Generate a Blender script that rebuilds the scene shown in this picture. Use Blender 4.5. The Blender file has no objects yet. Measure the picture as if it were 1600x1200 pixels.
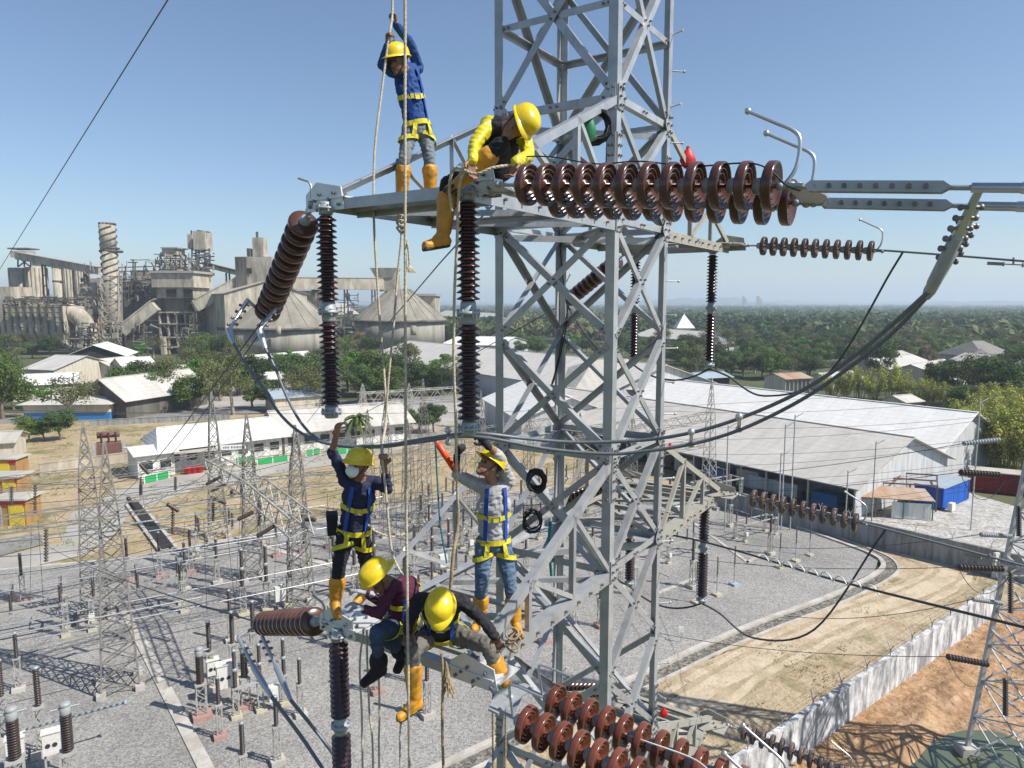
import bpy, math, random
import numpy as np
from mathutils import Vector, Matrix, noise
from mathutils.bvhtree import BVHTree
R_ = math.radians
SC = bpy.context.scene
COL = SC.collection
rnd = random.Random(7)

# ------------------------------------------------------------------ camera, sky, sun
CAMZ = 25.0
PITCH = R_(6.5)
FPX = 1100.0
cam_d = bpy.data.cameras.new('camera'); cam = bpy.data.objects.new('camera', cam_d); COL.objects.link(cam)
cam_d.sensor_width = 36.0; cam_d.lens = 36.0 * FPX / 1600.0
cam_d.clip_start = 0.1; cam_d.clip_end = 20000
cam.location = (0, 0, CAMZ); cam.rotation_euler = (math.pi/2 - PITCH, 0, 0)
SC.camera = cam
SUN_EL = R_(48); SUN_DIR = Vector((0.93*math.cos(SUN_EL), -0.37*math.cos(SUN_EL), math.sin(SUN_EL))).normalized()
world = bpy.data.worlds.new('World'); SC.world = world; world.use_nodes = True
wt = world.node_tree; wt.nodes.clear()
wo = wt.nodes.new('ShaderNodeOutputWorld'); wb = wt.nodes.new('ShaderNodeBackground'); ws = wt.nodes.new('ShaderNodeTexSky')
ws.sky_type = 'NISHITA'; ws.sun_disc = False; ws.sun_elevation = SUN_EL
ws.sun_rotation = math.atan2(SUN_DIR.x, SUN_DIR.y); ws.air_density = 1.0; ws.dust_density = .45; ws.ozone_density = 3.6; ws.altitude = 50
wb.inputs['Strength'].default_value = 0.10
wt.links.new(ws.outputs[0], wb.inputs[0]); wt.links.new(wb.outputs[0], wo.inputs[0])
sun_d = bpy.data.lights.new('sun', 'SUN'); sun_d.energy = 5.0; sun_d.angle = R_(0.55); sun_d.color = (1.0, 0.955, 0.88)
sun = bpy.data.objects.new('sun', sun_d); COL.objects.link(sun)
sun.rotation_euler = SUN_DIR.to_track_quat('Z', 'Y').to_euler()
sun.location = (60, -30, 120)
SC.view_settings.view_transform = 'Standard'; SC.view_settings.look = 'None'
SC.view_settings.exposure = 0.42; SC.view_settings.gamma = 1.0
SC.cycles.max_bounces = 6; SC.cycles.diffuse_bounces = 3; SC.cycles.volume_bounces = 1
SC.cycles.transparent_max_bounces = 12

# ------------------------------------------------------------------ pixel <-> world helpers (photo pixels, 1600x1200)
def ray(px, py):
    x = (px-800)/FPX; y = (py-600)/FPX
    return Vector((x, math.cos(PITCH) - y*math.sin(PITCH), -math.sin(PITCH) - y*math.cos(PITCH)))
def P(px, py, Y):
    d = ray(px, py); return Vector((0, 0, CAMZ)) + d*(Y/d.y)
def G(px, py, z=0.0):
    d = ray(px, py); return Vector((0, 0, CAMZ)) + d*((z-CAMZ)/d.z)
def PZ(px, z, Y):
    # point at depth Y, height z whose picture column is px
    zr = z-CAMZ; dep = Y*math.cos(PITCH) - zr*math.sin(PITCH)
    return Vector(((px-800)/FPX*dep, Y, z))
V = Vector

# ------------------------------------------------------------------ tagging
def tag(o, label=None, cat=None, group=None, kind=None):
    if label: o['label'] = label
    if cat: o['category'] = cat
    if group: o['group'] = group
    if kind: o['kind'] = kind
    return o
def empty(name, loc, label=None, cat=None, group=None):
    o = bpy.data.objects.new(name, None); COL.objects.link(o); o.location = loc; o.empty_display_size = 0.3
    o.rotation_mode = 'XYZ'
    return tag(o, label, cat, group)
KIDS = {}
def link_child(o, parent):
    o.parent = parent; KIDS.setdefault(parent.name, []).append(o)
def dup(o, loc=None, rz=None, label=None, group=None, parent=None, scale=None):
    c = o.copy(); COL.objects.link(c)
    if parent is not None: link_child(c, parent)
    if loc is not None: c.location = loc
    if rz is not None: c.rotation_euler = (0, 0, rz)
    if scale is not None: c.scale = scale if hasattr(scale, '__len__') else (scale,)*3
    if label: c['label'] = label
    if group: c['group'] = group
    for ch in list(KIDS.get(o.name, [])): dup(ch, parent=c)
    return c

# ------------------------------------------------------------------ mesh builder
class MB:
    def __init__(s): s.v = []; s.f = []; s.m = []; s.sm = []
    def add(s, vs, fs, mi=0, smooth=False):
        b = len(s.v); s.v.extend(tuple(v) for v in vs)
        for f in fs: s.f.append(tuple(b+i for i in f)); s.m.append(mi); s.sm.append(smooth)
        return s
    def box(s, c, size, rot=None, mi=0):
        x, y, z = size[0]/2, size[1]/2, size[2]/2; c = V(c)
        vs = [V((sx*x, sy*y, sz*z)) for sx in (-1, 1) for sy in (-1, 1) for sz in (-1, 1)]
        if rot is not None:
            if not isinstance(rot, Matrix): rot = Matrix.Rotation(rot, 3, 'Z')
            vs = [rot @ v for v in vs]
        return s.add([v+c for v in vs], [(0,1,3,2),(4,6,7,5),(0,4,5,1),(2,3,7,6),(0,2,6,4),(1,5,7,3)], mi)
    def beam(s, a, b, w, h, up=(0, 0, 1), mi=0):
        a = V(a); b = V(b); d = (b-a); 
        if d.length < 1e-6: return s
        d.normalize(); up = V(up)
        if abs(d.dot(up)) > .98: up = V((1, 0, 0))
        r = d.cross(up).normalized(); u = r.cross(d)
        vs = [p + r*sx*w/2 + u*sz*h/2 for p in (a, b) for sx, sz in ((-1,-1),(1,-1),(1,1),(-1,1))]
        return s.add(vs, [(0,1,2,3),(7,6,5,4),(0,4,5,1),(1,5,6,2),(2,6,7,3),(3,7,4,0)], mi)
    def prof(s, a, b, pts, u, v, mi=0, smooth=False, caps=True):
        # extrude the closed 2D profile pts (in axes u, v) from a to b
        a = V(a); b = V(b); n = len(pts)
        vs = [p + u*x + v*y for p in (a, b) for x, y in pts]
        fs = [(i, (i+1) % n, n+(i+1) % n, n+i) for i in range(n)]
        s.add(vs, fs, mi, smooth)
        if caps:
            s.add(vs[:n], [tuple(range(n))[::-1]], mi); s.add(vs[n:], [tuple(range(n))], mi)
        return s
    def angle(s, a, b, w, t, u, v, mi=0):
        # L section; heel along a-b, flanges towards u and v
        a = V(a); b = V(b); d = (b-a).normalized(); u = V(u); v = V(v)
        u = (u - d*u.dot(d)).normalized(); v = (v - d*v.dot(d)); v = (v - u*v.dot(u)).normalized()
        return s.prof(a, b, [(0,0),(w,0),(w,t),(t,t),(t,w),(0,w)], u, v, mi)
    def tube(s, pts, r, n=8, mi=0, cap=True, smooth=True, closed=False):
        pts = [V(p) for p in pts]; m = len(pts)
        rs = r if hasattr(r, '__len__') else [r]*m
        prev = None; rings = []
        for i, p in enumerate(pts):
            if closed: d = pts[(i+1) % m] - pts[i-1]
            else: d = pts[min(i+1, m-1)] - pts[max(i-1, 0)]
            if d.length < 1e-9: d = V((0, 0, 1))
            d.normalize()
            if prev is None:
                up = V((0, 0, 1)) if abs(d.z) < .9 else V((1, 0, 0)); u = d.cross(up).normalized()
            else: u = (prev - d*prev.dot(d)).normalized()
            prev = u; w = d.cross(u)
            rings.append([p + (u*math.cos(2*math.pi*k/n) + w*math.sin(2*math.pi*k/n))*rs[i] for k in range(n)])
        vs = [q for rg in rings for q in rg]
        fs = [(i*n+k, i*n+(k+1) % n, (i+1)*n+(k+1) % n, (i+1)*n+k) for i in range(m-1) for k in range(n)]
        if closed: fs += [((m-1)*n+k, (m-1)*n+(k+1) % n, (k+1) % n, k) for k in range(n)]
        s.add(vs, fs, mi, smooth)
        if cap and not closed:
            s.add(rings[0], [tuple(range(n))[::-1]], mi); s.add(rings[-1], [tuple(range(n))], mi)
        return s
    def lathe(s, a, axis, prof, n=16, mi=0, smooth=True, mis=None):
        a = V(a); d = V(axis).normalized(); up = V((0, 0, 1)) if abs(d.z) < .9 else V((1, 0, 0))
        u = d.cross(up).normalized(); w = d.cross(u); b = len(s.v)
        for (t, r) in prof:
            for k in range(n):
                c = 2*math.pi*k/n; s.v.append(tuple(a + d*t + (u*math.cos(c) + w*math.sin(c))*r))
        for i in range(len(prof)-1):
            for k in range(n):
                s.f.append((b+i*n+k, b+(i+1)*n+k, b+(i+1)*n+(k+1) % n, b+i*n+(k+1) % n))
                s.m.append(mis[i] if mis else mi); s.sm.append(smooth)
        for i, rev in ((0, False), (len(prof)-1, True)):
            if prof[i][1] > 1e-4:
                f = [b+i*n+k for k in range(n)]
                s.f.append(tuple(f[::-1] if rev else f)); s.m.append(mis[0] if mis else mi); s.sm.append(False)
        return s
    def poly(s, pts, thick, nrm, mi=0):
        n = len(pts); nv = V(nrm)*thick/2
        vs = [V(p)-nv for p in pts] + [V(p)+nv for p in pts]
        fs = [tuple(range(n))[::-1], tuple(range(n, 2*n))] + [(i, (i+1) % n, n+(i+1) % n, n+i) for i in range(n)]
        return s.add(vs, fs, mi)
    def ball(s, c, r, n=8, mi=0, sc=(1, 1, 1)):
        c = V(c); vs = []; fs = []; m = n//2+1
        for i in range(m+1):
            th = math.pi*i/m
            for k in range(n):
                ph = 2*math.pi*k/n
                vs.append(c + V((math.sin(th)*math.cos(ph)*sc[0], math.sin(th)*math.sin(ph)*sc[1], math.cos(th)*sc[2]))*r)
        for i in range(m):
            for k in range(n): fs.append((i*n+k, (i+1)*n+k, (i+1)*n+(k+1) % n, i*n+(k+1) % n))
        return s.add(vs, fs, mi, True)
    def build(s, name, mats, parent=None, loc=None, origin=None, sharp=35):
        if not isinstance(mats, (list, tuple)): mats = [mats]
        arr = np.array(s.v, dtype=float) if s.v else np.zeros((1, 3))
        if parent is not None:
            org = V(parent.matrix_basis.translation) if parent.parent is None else V((0, 0, 0))
            if parent.parent is not None:
                q = parent
                org = V((0, 0, 0))
                while q is not None: org += V(q.location); q = q.parent
        elif origin is not None: org = V(origin)
        else: org = V(((arr[:, 0].min()+arr[:, 0].max())/2, (arr[:, 1].min()+arr[:, 1].max())/2, arr[:, 2].min()))
        arr = arr - np.array(org)
        me = bpy.data.meshes.new(name); me.from_pydata(arr.tolist(), [], s.f)
        for m in mats: me.materials.append(m)
        me.polygons.foreach_set('material_index', s.m); me.polygons.foreach_set('use_smooth', s.sm)
        me.update()
        o = bpy.data.objects.new(name, me); COL.objects.link(o)
        if parent is not None: link_child(o, parent)
        else: o.location = org if loc is None else loc
        return o

# ------------------------------------------------------------------ materials
MATS = {}
def mat(name, col, rough=.6, metal=0.0, var=.12, scale=6.0, bump=0.0, bscale=30.0, spec=.5, col2=None, coat=0, stretch=None, detail=5, streak=None, obj=False, rnd_=0.0):
    m = bpy.data.materials.new(name); m.use_nodes = True; nt = m.node_tree; n = nt.nodes; L = nt.links
    b = n['Principled BSDF']; b.inputs['Roughness'].default_value = rough; b.inputs['Metallic'].default_value = metal
    b.inputs['Specular IOR Level'].default_value = spec
    if coat: b.inputs['Coat Weight'].default_value = coat; b.inputs['Coat Roughness'].default_value = .15
    tc = n.new('ShaderNodeTexCoord') if obj else n.new('ShaderNodeNewGeometry')
    src = tc.outputs['Object'] if obj else tc.outputs['Position']
    if stretch:
        mp = n.new('ShaderNodeMapping'); mp.inputs['Scale'].default_value = stretch; L.new(src, mp.inputs[0]); src = mp.outputs[0]
    nz = n.new('ShaderNodeTexNoise'); nz.inputs['Scale'].default_value = scale; nz.inputs['Detail'].default_value = detail
    nz.inputs['Roughness'].default_value = .6
    L.new(src, nz.inputs['Vector'])
    rp = n.new('ShaderNodeValToRGB'); rp.color_ramp.elements[0].position = .3; rp.color_ramp.elements[1].position = .7
    c = tuple(col)+(1,) ; c2 = tuple(col2)+(1,) if col2 else tuple(min(1, x*(1+var)) for x in col)+(1,)
    c1 = c if col2 else tuple(x*(1-var) for x in col)+(1,)
    rp.color_ramp.elements[0].color = c1; rp.color_ramp.elements[1].color = c2
    L.new(nz.outputs['Fac'], rp.inputs[0]); out = rp.outputs[0]
    if rnd_:
        oi = n.new('ShaderNodeObjectInfo'); hs = n.new('ShaderNodeHueSaturation')
        mr = n.new('ShaderNodeMapRange'); mr.inputs['To Min'].default_value = 1-rnd_; mr.inputs['To Max'].default_value = 1+rnd_
        L.new(oi.outputs['Random'], mr.inputs[0]); L.new(mr.outputs[0], hs.inputs['Value']); L.new(out, hs.inputs['Color']); out = hs.outputs[0]
    L.new(out, b.inputs['Base Color'])
    if bump:
        n2 = n.new('ShaderNodeTexNoise'); n2.inputs['Scale'].default_value = bscale; n2.inputs['Detail'].default_value = 4
        L.new(src, n2.inputs['Vector']); bp = n.new('ShaderNodeBump'); bp.inputs['Strength'].default_value = bump
        bp.inputs['Distance'].default_value = .3/bscale
        L.new(n2.outputs['Fac'], bp.inputs['Height']); L.new(bp.outputs[0], b.inputs['Normal'])
    MATS[name] = m; return m
M = MATS
mat('galvanised', (.32, .335, .35), rough=.30, metal=.30, col2=(.46, .465, .47), scale=5, bump=.15, bscale=60, detail=9, rnd_=.14)
def weather(name, col, thr=.60, sc=3.0, amt=.7):
    m = MATS[name]; nt = m.node_tree; n = nt.nodes; L = nt.links; b = n['Principled BSDF']; src = b.inputs['Base Color'].links[0].from_socket
    g = n.new('ShaderNodeNewGeometry'); z = n.new('ShaderNodeTexNoise'); z.inputs['Scale'].default_value = sc; z.inputs['Detail'].default_value = 10; z.inputs['Roughness'].default_value = .72
    mp = n.new('ShaderNodeMapping'); mp.inputs['Scale'].default_value = (1, 1, .35); L.new(g.outputs['Position'], mp.inputs[0]); L.new(mp.outputs[0], z.inputs['Vector'])
    r = n.new('ShaderNodeValToRGB'); r.color_ramp.elements[0].position = thr; r.color_ramp.elements[1].position = thr+.14; r.color_ramp.elements[1].color = (amt, amt, amt, 1); L.new(z.outputs['Fac'], r.inputs[0])
    x = n.new('ShaderNodeMix'); x.data_type = 'RGBA'; x.inputs[7].default_value = tuple(col)+(1,); L.new(r.outputs[0], x.inputs[0]); L.new(src, x.inputs[6]); L.new(x.outputs[2], b.inputs['Base Color'])
weather('galvanised', (.17, .145, .12), .575, 4.5, .6)
mat('galvanised_dull', (.40, .41, .41), rough=.55, metal=.2, var=.15, scale=3)
mat('galvanised_tan', (.34, .32, .275), rough=.6, metal=.1, var=.12, scale=6)
mat('lattice', (.20, .185, .165), rough=.65, metal=.1, var=.25, scale=1.2)
mat('lattice_light', (.36, .35, .32), rough=.6, metal=.1, var=.2, scale=1.2)
mat('bolt', (.20, .19, .18), rough=.5, metal=.5, var=.3)
mat('porcelain', (.070, .027, .020), rough=.24, col2=(.105, .048, .034), scale=9, spec=.5, coat=.12, obj=True, detail=8, rnd_=.2)
mat('porcelain_brown', (.12, .065, .045), rough=.35, var=.2, scale=5)
mat('porcelain_weathered', (.085, .05, .04), rough=.4, col2=(.16, .12, .10), scale=8, obj=True, rnd_=.3)
mat('porcelain_dark', (.036, .014, .015), rough=.2, var=.25, scale=14, coat=.2, obj=True)
mat('porcelain_red', (.125, .034, .020), rough=.22, col2=(.18, .06, .036), scale=9, coat=.15, obj=True, detail=8, rnd_=.2)
mat('porcelain_far', (.05, .035, .03), rough=.35, var=.2)
mat('cap_metal', (.33, .36, .38), rough=.5, metal=.3, var=.15, scale=30)
mat('wire', (.055, .06, .068), rough=.55, metal=.2, var=.1)
mat('cable', (.15, .17, .19), rough=.5, metal=.35, var=.15, scale=40)
mat('alu_sleeve', (.36,.39,.42), rough=.5, metal=.4, var=.1, scale=30)

mat('alu_tube', (.55, .57, .58), rough=.33, metal=.75, var=.06)
mat('black_rubber', (.012, .012, .013), rough=.6, var=.3)
mat('teal_strap', (.0, .18, .19), rough=.7, var=.2)
mat('green_plastic', (.01, .17, .055), rough=.5, var=.15)
mat('red_plastic', (.5, .012, .012), rough=.5, var=.15)
mat('orange_plastic', (.65, .07, .015), rough=.4, var=.1)
weather('porcelain', (.20, .15, .12), .60, 7, .45); weather('porcelain_red', (.24, .16, .12), .60, 7, .45); weather('galvanised_tan', (.16, .10, .06), .58, 5, .7)
YN = 7.6
N = V((0.1436*YN, YN)); 
L = V((-0.0262*YN, 1.1114*YN)); R = V((0.255*YN, 1.1698*YN)); B = L + R - N
AX = V(((N-L).y, -(N-L).x)).normalized()      # across the line, towards the camera side
LD = (N-L).normalized()                        # along the line, to the right
if AX.y > 0: AX = -AX
ARM = 2.58
T1 = L + AX*ARM; T2 = N + AX*ARM; T3 = R - AX*ARM; T4 = B - AX*ARM
ZA = [CAMZ-6.9, CAMZ-3.0, CAMZ+0.9]            # crossarm levels
# ================================================================== the dead-end lattice tower
def v3(p2, z): return V((p2.x, p2.y, z))
TX, TY = (N+B)/2 if False else ((N+B)/2).xy
TW = empty('transmission_tower', (TX, TY, 0), 'galvanised lattice transmission tower filling the middle of the view with seven workers on its arms', 'pylon')
CEN = V((TX, TY))
def legpt(p2, z):
    # constant section above 16.8 m, flared below
    k = 1.0 if z >= 16.8 else 1.0 + (16.8-z)/16.8*2.2
    q = CEN + (p2-CEN)*k
    return V((q.x, q.y, z))
corners = [N, R, B, L]
G1 = M['galvanised']
for i, c in enumerate(corners):
    a = (corners[(i+1) % 4]-c).normalized(); b = (corners[(i-1) % 4]-c).normalized()
    a = v3(a, 0); b = v3(b, 0)
    m = MB()
    m.angle(legpt(c, 0), legpt(c, 16.8), .18, .016, a, b)
    m.angle(legpt(c, 16.8), legpt(c, 34.5), .108, .012, a, b)
    for z0 in (CAMZ-1.9, CAMZ+1.5, CAMZ-5.3, CAMZ+6):      # splice plates with bolts
        cc = v3(c, z0)
        for dr, nn in ((a, -b), (b, -a)):
            p = cc + dr*.054 + nn*.006
            m.box(p + nn*.001, (.090, .012, .58) , Matrix((dr, nn, V((0, 0, 1)))).transposed())
            for kz in range(6):
                for kk in (.032, .078):
                    q = cc + dr*kk + V((0, 0, -.26+kz*.104))
                    m.tube([q, q+nn*.034], .013, 6, mi=1)
    m.build('leg', [G1, M['bolt']], TW)

def face_n(c0, c1):
    mid = (c0+c1)/2; n = (mid-CEN).normalized(); return v3(n, 0)
def brace(a, b, n, out, w=.1, name='diagonal_brace', mb=None, flip=False, bolts=True):
    d = (b-a).normalized(); u = d.cross(n).normalized()
    if flip: u = -u
    off = n*(.008 if out else -.020)
    m = mb or MB()
    m.angle(a+off-u*w/2, b+off-u*w/2, w, .009, u, (n if out and False else -n))
    if bolts:
        Ln = (b-a).length
        ks = [.06, .12, Ln/2-.04, Ln/2+.04, Ln-.12, Ln-.06] if Ln < 3 else [.06, .12, Ln-.12, Ln-.06]
        for k in ks:
            q = a + d*k + off
            m.tube([q, q+n*.026], .013, 6, mi=1)
    if mb is None: return m.build(name, [G1, M['bolt']], TW)

nodes = [CAMZ+z for z in (-8.2, -6.9, -5.6, -4.3, -3.0, -1.7, -.4, .9, 2.15, 4.05, 5.95, 7.85)]
low = MB()
for i in range(4):
    c0, c1 = corners[i], corners[(i+1) % 4]; n = face_n(c0, c1)
    for j in range(len(nodes)-1):
        z0, z1 = nodes[j]+.05, nodes[j+1]-.05
        w = .076 if z0 < CAMZ+2 else .082
        ins = (c1-c0).normalized()*.06
        A, Bq = c0+ins, c1-ins
        brace(v3(A, z0), v3(Bq, z1), n, True, w)
        brace(v3(Bq, z0), v3(A, z1), n, False, w, flip=True)
        if z1-z0 > 1.7: brace(v3(A, (z0+z1)/2), v3(Bq, (z0+z1)/2), n, False, .075, 'horizontal_brace')
    for z in (-8.2, -6.9, -5.6, -3.0, -1.7, .9, 2.15, 7.85):
        ins = (c1-c0).normalized()*.06
        brace(v3(c0+ins, CAMZ+z), v3(c1-ins, CAMZ+z), n, False, .078, 'horizontal_brace', flip=True, bolts=True)
    zz = [.3, 4.5, 8.3, 11.6, 14.4, 16.8]
    for z0, z1 in zip(zz[:-1], zz[1:]):
        a0, a1, b0, b1 = legpt(c0, z0), legpt(c0, z1), legpt(c1, z0), legpt(c1, z1)
        brace(a0, b1, n, True, .11, mb=low, bolts=False); brace(b0, a1, n, False, .11, mb=low, bolts=False)
        brace(a1, b1, n, False, .1, mb=low, bolts=False)
o = low.build('lower_bracing', [G1, M['bolt']], TW); o['kind'] = 'stuff'
for z in (-6.9, -3.0, .9, 2.15):                            # plan bracing inside the shaft
    for p, q in ((N, B), (L, R)):
        d = (q-p).normalized()
        a = v3(p+d*.1, CAMZ+z-.06-(.03 if p is L else 0)); b = v3(q-d*.1, CAMZ+z-.06-(.03 if p is L else 0))
        MB().angle(a, b, .075, .007, V((0, 0, -1)), d.orthogonal() if False else V((-d.y, d.x, 0))).build('plan_brace', [G1], TW)
# gusset plates on the near leg and the two side legs
for c in (N, L, R):
    for z in (CAMZ-5.6, CAMZ-3.0, CAMZ-1.7, CAMZ+.9, CAMZ+2.15):
        for other in corners:
            if (other-c).length > 1.7 or other is c: continue
            n = face_n(c, other); d = v3((other-c).normalized(), 0)
            p = v3(c, z) + n*.012
            m = MB()
            pts = [p + d*.01+V((0, 0, -.13)), p+d*.10+V((0, 0, -.13)), p+d*.19+V((0, 0, -.03)), p+d*.19+V((0, 0, .03)), p+d*.10+V((0, 0, .13)), p+d*.01+V((0, 0, .13))]
            m.poly(pts, .008, n)
            for a_, b_ in ((.04, -.09), (.04, 0), (.04, .09), (.10, -.08), (.10, .08), (.15, 0)):
                q = p + d*a_+V((0, 0, b_)); m.tube([q, q+n*.03], .014, 6, mi=1)
            m.build('gusset_plate', [G1, M['bolt']], TW)
# step bolts on the right leg
for k in range(34):
    z = 17.3+k*.42
    d = V((.93, .2, 0)) if k % 2 else V((.5, -.8, 0))
    m = MB(); p = v3(R, z)
    m.tube([p, p+d*.16], .009, 6); m.tube([p+d*.155, p+d*.175], .018, 6)
    m.build('step_bolt', [G1], TW)

# ------------------------------------------------------------------ crossarms
def crossarm(roots, tips, z, tan):
    # roots/tips: [left, right] plan points
    gm = M['galvanised_tan'] if tan else G1
    r0, r1, t0, t1 = [v3(q, z) for q in (roots[0], roots[1], tips[0], tips[1])]
    up = V((0, 0, 1.25)); ax = (t0-r0).normalized(); ld = v3(LD, 0)
    m = MB()
    m.angle(r0, t0, .10, .011, ld, V((0, 0, -1))); m.angle(r1, t1, .125, .011, -ld, V((0, 0, -1)))       # bottom chords
    m.angle(r0+up, t0+V((0, 0, .06)), .07, .009, ld, V((0, 0, -1))); m.angle(r1+up, t1+V((0, 0, .06)), .08, .009, -ld, V((0, 0, -1)))
    m.angle(t0-ld*.12, t1+ld*.12, .088, .011, -ax, V((0, 0, -1)))                                         # tip beam
    m.angle(t0-ld*.1-ax*.30, t1+ld*.1-ax*.30, .07, .01, ax, V((0, 0, -1)))
    for r, t in ((r1, t1), (r0, t0)):
        for k in range(9):
            q = r.lerp(t, .08+k*.105); s_ = ld if r is r1 else -ld
            m.tube([q+V((0, 0, -.06)), q+V((0, 0, -.06))+s_*.03], .014, 6, mi=1)
    arm = m.build('crossarm', [gm, M['bolt']], TW)
    def web(a, b, w=.065, s=1):
        w *= .8
        d = (b-a).normalized(); u = d.cross(ld).normalized()
        MB().angle(a, b, w, .007, u, ld*s).build('web_brace', [gm], arm)
    fr = (.33, .66)
    for (r, t, s) in ((r0, t0, 1), (r1, t1, -1)):
        bot = [r.lerp(t, f) for f in (0,)+fr]; top = [(r+up).lerp(t+V((0, 0, .06)), f) for f in (0,)+fr]
        web(bot[1], top[1], .07, s); web(bot[2], top[2], .06, s)
        web(bot[0], top[1], .065, s); web(bot[1], top[2], .06, s)
    lv = [0, .45, .86]
    for i in range(2):
        a = r0.lerp(t0, lv[i]); b = r1.lerp(t1, lv[i+1]); c = r1.lerp(t1, lv[i]); d = r0.lerp(t0, lv[i+1])
        dz = V((0, 0, -.02))
        for (p, q, e) in ((a, b, 0), (c, d, 1)):
            dd = (q-p).normalized(); MB().angle(p+dz*(1+e), q+dz*(1+e), .055, .007, dd.cross(V((0, 0, 1))), V((0, 0, -1))).build('plan_brace', [gm], arm)
        MB().angle(d+V((0, 0, -.06)), b+V((0, 0, -.06)), .06, .008, ax, V((0, 0, -1))).build('cross_beam', [gm], arm)
    for t, s in ((t0, -1), (t1, 1)):                     # tip plates
        m = MB()
        p = t + V((0, 0, .012))
        m.poly([p+ld*s*.22+ax*.03, p+ld*s*.24-ax*.10, p-ax*.42-ld*s*.02, p-ld*s*.22-ax*.36, p-ld*s*.24+ax*.02], .014, V((0, 0, 1)))
        m.poly([p+ld*s*.27+V((0, 0, -.028)), p-ld*s*.25+V((0, 0, -.028)), p-ld*s*.25-ax*.3+V((0, 0, -.028)), p+ld*s*.27-ax*.3+V((0, 0, -.028))], .01, V((0, 0, 1)))
        q = t + ld*s*.02 + ax*.004
        m.poly([q-ld*.24+V((0, 0, -.09)), q+ld*.24+V((0, 0, -.09)), q+ld*.2+V((0, 0, .10)), q-ld*.1+V((0, 0, .16)), q-ld*.24+V((0, 0, .06))], .012, ax)
        for k in range(7):
            w = p + ld*(-.18+k*.06) - ax*(.05+.09*(k % 3)); m.tube([w, w+V((0, 0, .035))], .015, 6, mi=1)
            w = q + ld*(-.18+k*.06) + V((0, 0, -.05+.05*(k % 3))); m.tube([w, w+ax*.03], .014, 6, mi=1)
        m.build('tip_plate', [gm if tan else M['alu_plate'], M['bolt']], arm)
    # bent hook rod on the left tip
    h = t0 - ld*.2 + V((0, 0, .02))
    MB().tube([h, h+V((0, 0, .12)), h+V((0, 0, .16))-ld*.03, h+V((0, 0, .20))-ld*.16], .012, 8).build('hook_rod', [gm], arm)
mat('alu_plate', (.66, .67, .67), rough=.45, metal=.3, var=.08, scale=8, bump=.1)
for z in ZA:
    crossarm([L, N], [T1, T2], z, False)
    crossarm([B, R], [T4, T3], z, True)
# one strut that climbs from the platform between the front arms (left of the white shirted worker)
a = P(640, 925, 7.3); b = P(785, 690, 7.9)

# ------------------------------------------------------------------ insulators
def disc_mesh(mb, a, d, sc=1.0, capm=0, porm=1, n=24, cap=True, por=True):
    capP = [(0, .001), (0, .030), (.008, .042), (.03, .047), (.055, .052), (.062, .058)]
    porP = [(.056, .055), (.060, .085), (.066, .112), (.072, .128), (.080, .1375), (.090, .1395), (.120, .1395), (.128, .136), (.128, .127), (.098, .118), (.096, .108), (.118, .103), (.118, .096), (.092, .089), (.090, .080), (.112, .075), (.111, .068), (.088, .060), (.086, .040), (.105, .036), (.105, .014), (.148, .013)]
    if cap: mb.lathe(a, d, [(s*sc, r*sc) for s, r in capP], n, capm)
    if por: mb.lathe(a, d, [(s*sc, r*sc) for s, r in porP], n, porm)
PITCHD = .146
def disc_string(a, d, n, label, group, por='porcelain', sc=1.0, name='insulator_string'):
    a = V(a); d = V(d).normalized()
    t = empty(name, a, label, 'insulator', group)
    q = d.to_track_quat('Z', 'Y').to_euler()
    t.rotation_euler = q
    key = (por, sc)
    for k in range(n):
        if key not in DISC:
            m = MB(); disc_mesh(m, (0, 0, 0), (0, 0, 1), sc, 0, 0, cap=False); pd = m.build('porcelain_disc', [M[por]], origin=(0, 0, 0))
            m = MB(); disc_mesh(m, (0, 0, 0), (0, 0, 1), sc, 0, 0, por=False); cp = m.build('metal_cap', [M['cap_metal']], origin=(0, 0, 0))
            DISC[key] = (pd.data, cp.data); bpy.data.objects.remove(pd); bpy.data.objects.remove(cp)
        pd = bpy.data.objects.new('porcelain_disc', DISC[key][0]); COL.objects.link(pd); pd.location = (0, 0, k*PITCHD*sc); link_child(pd, t)
        cp = bpy.data.objects.new('metal_cap', DISC[key][1]); COL.objects.link(cp); link_child(cp, pd)
    return t
DISC = {}
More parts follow.
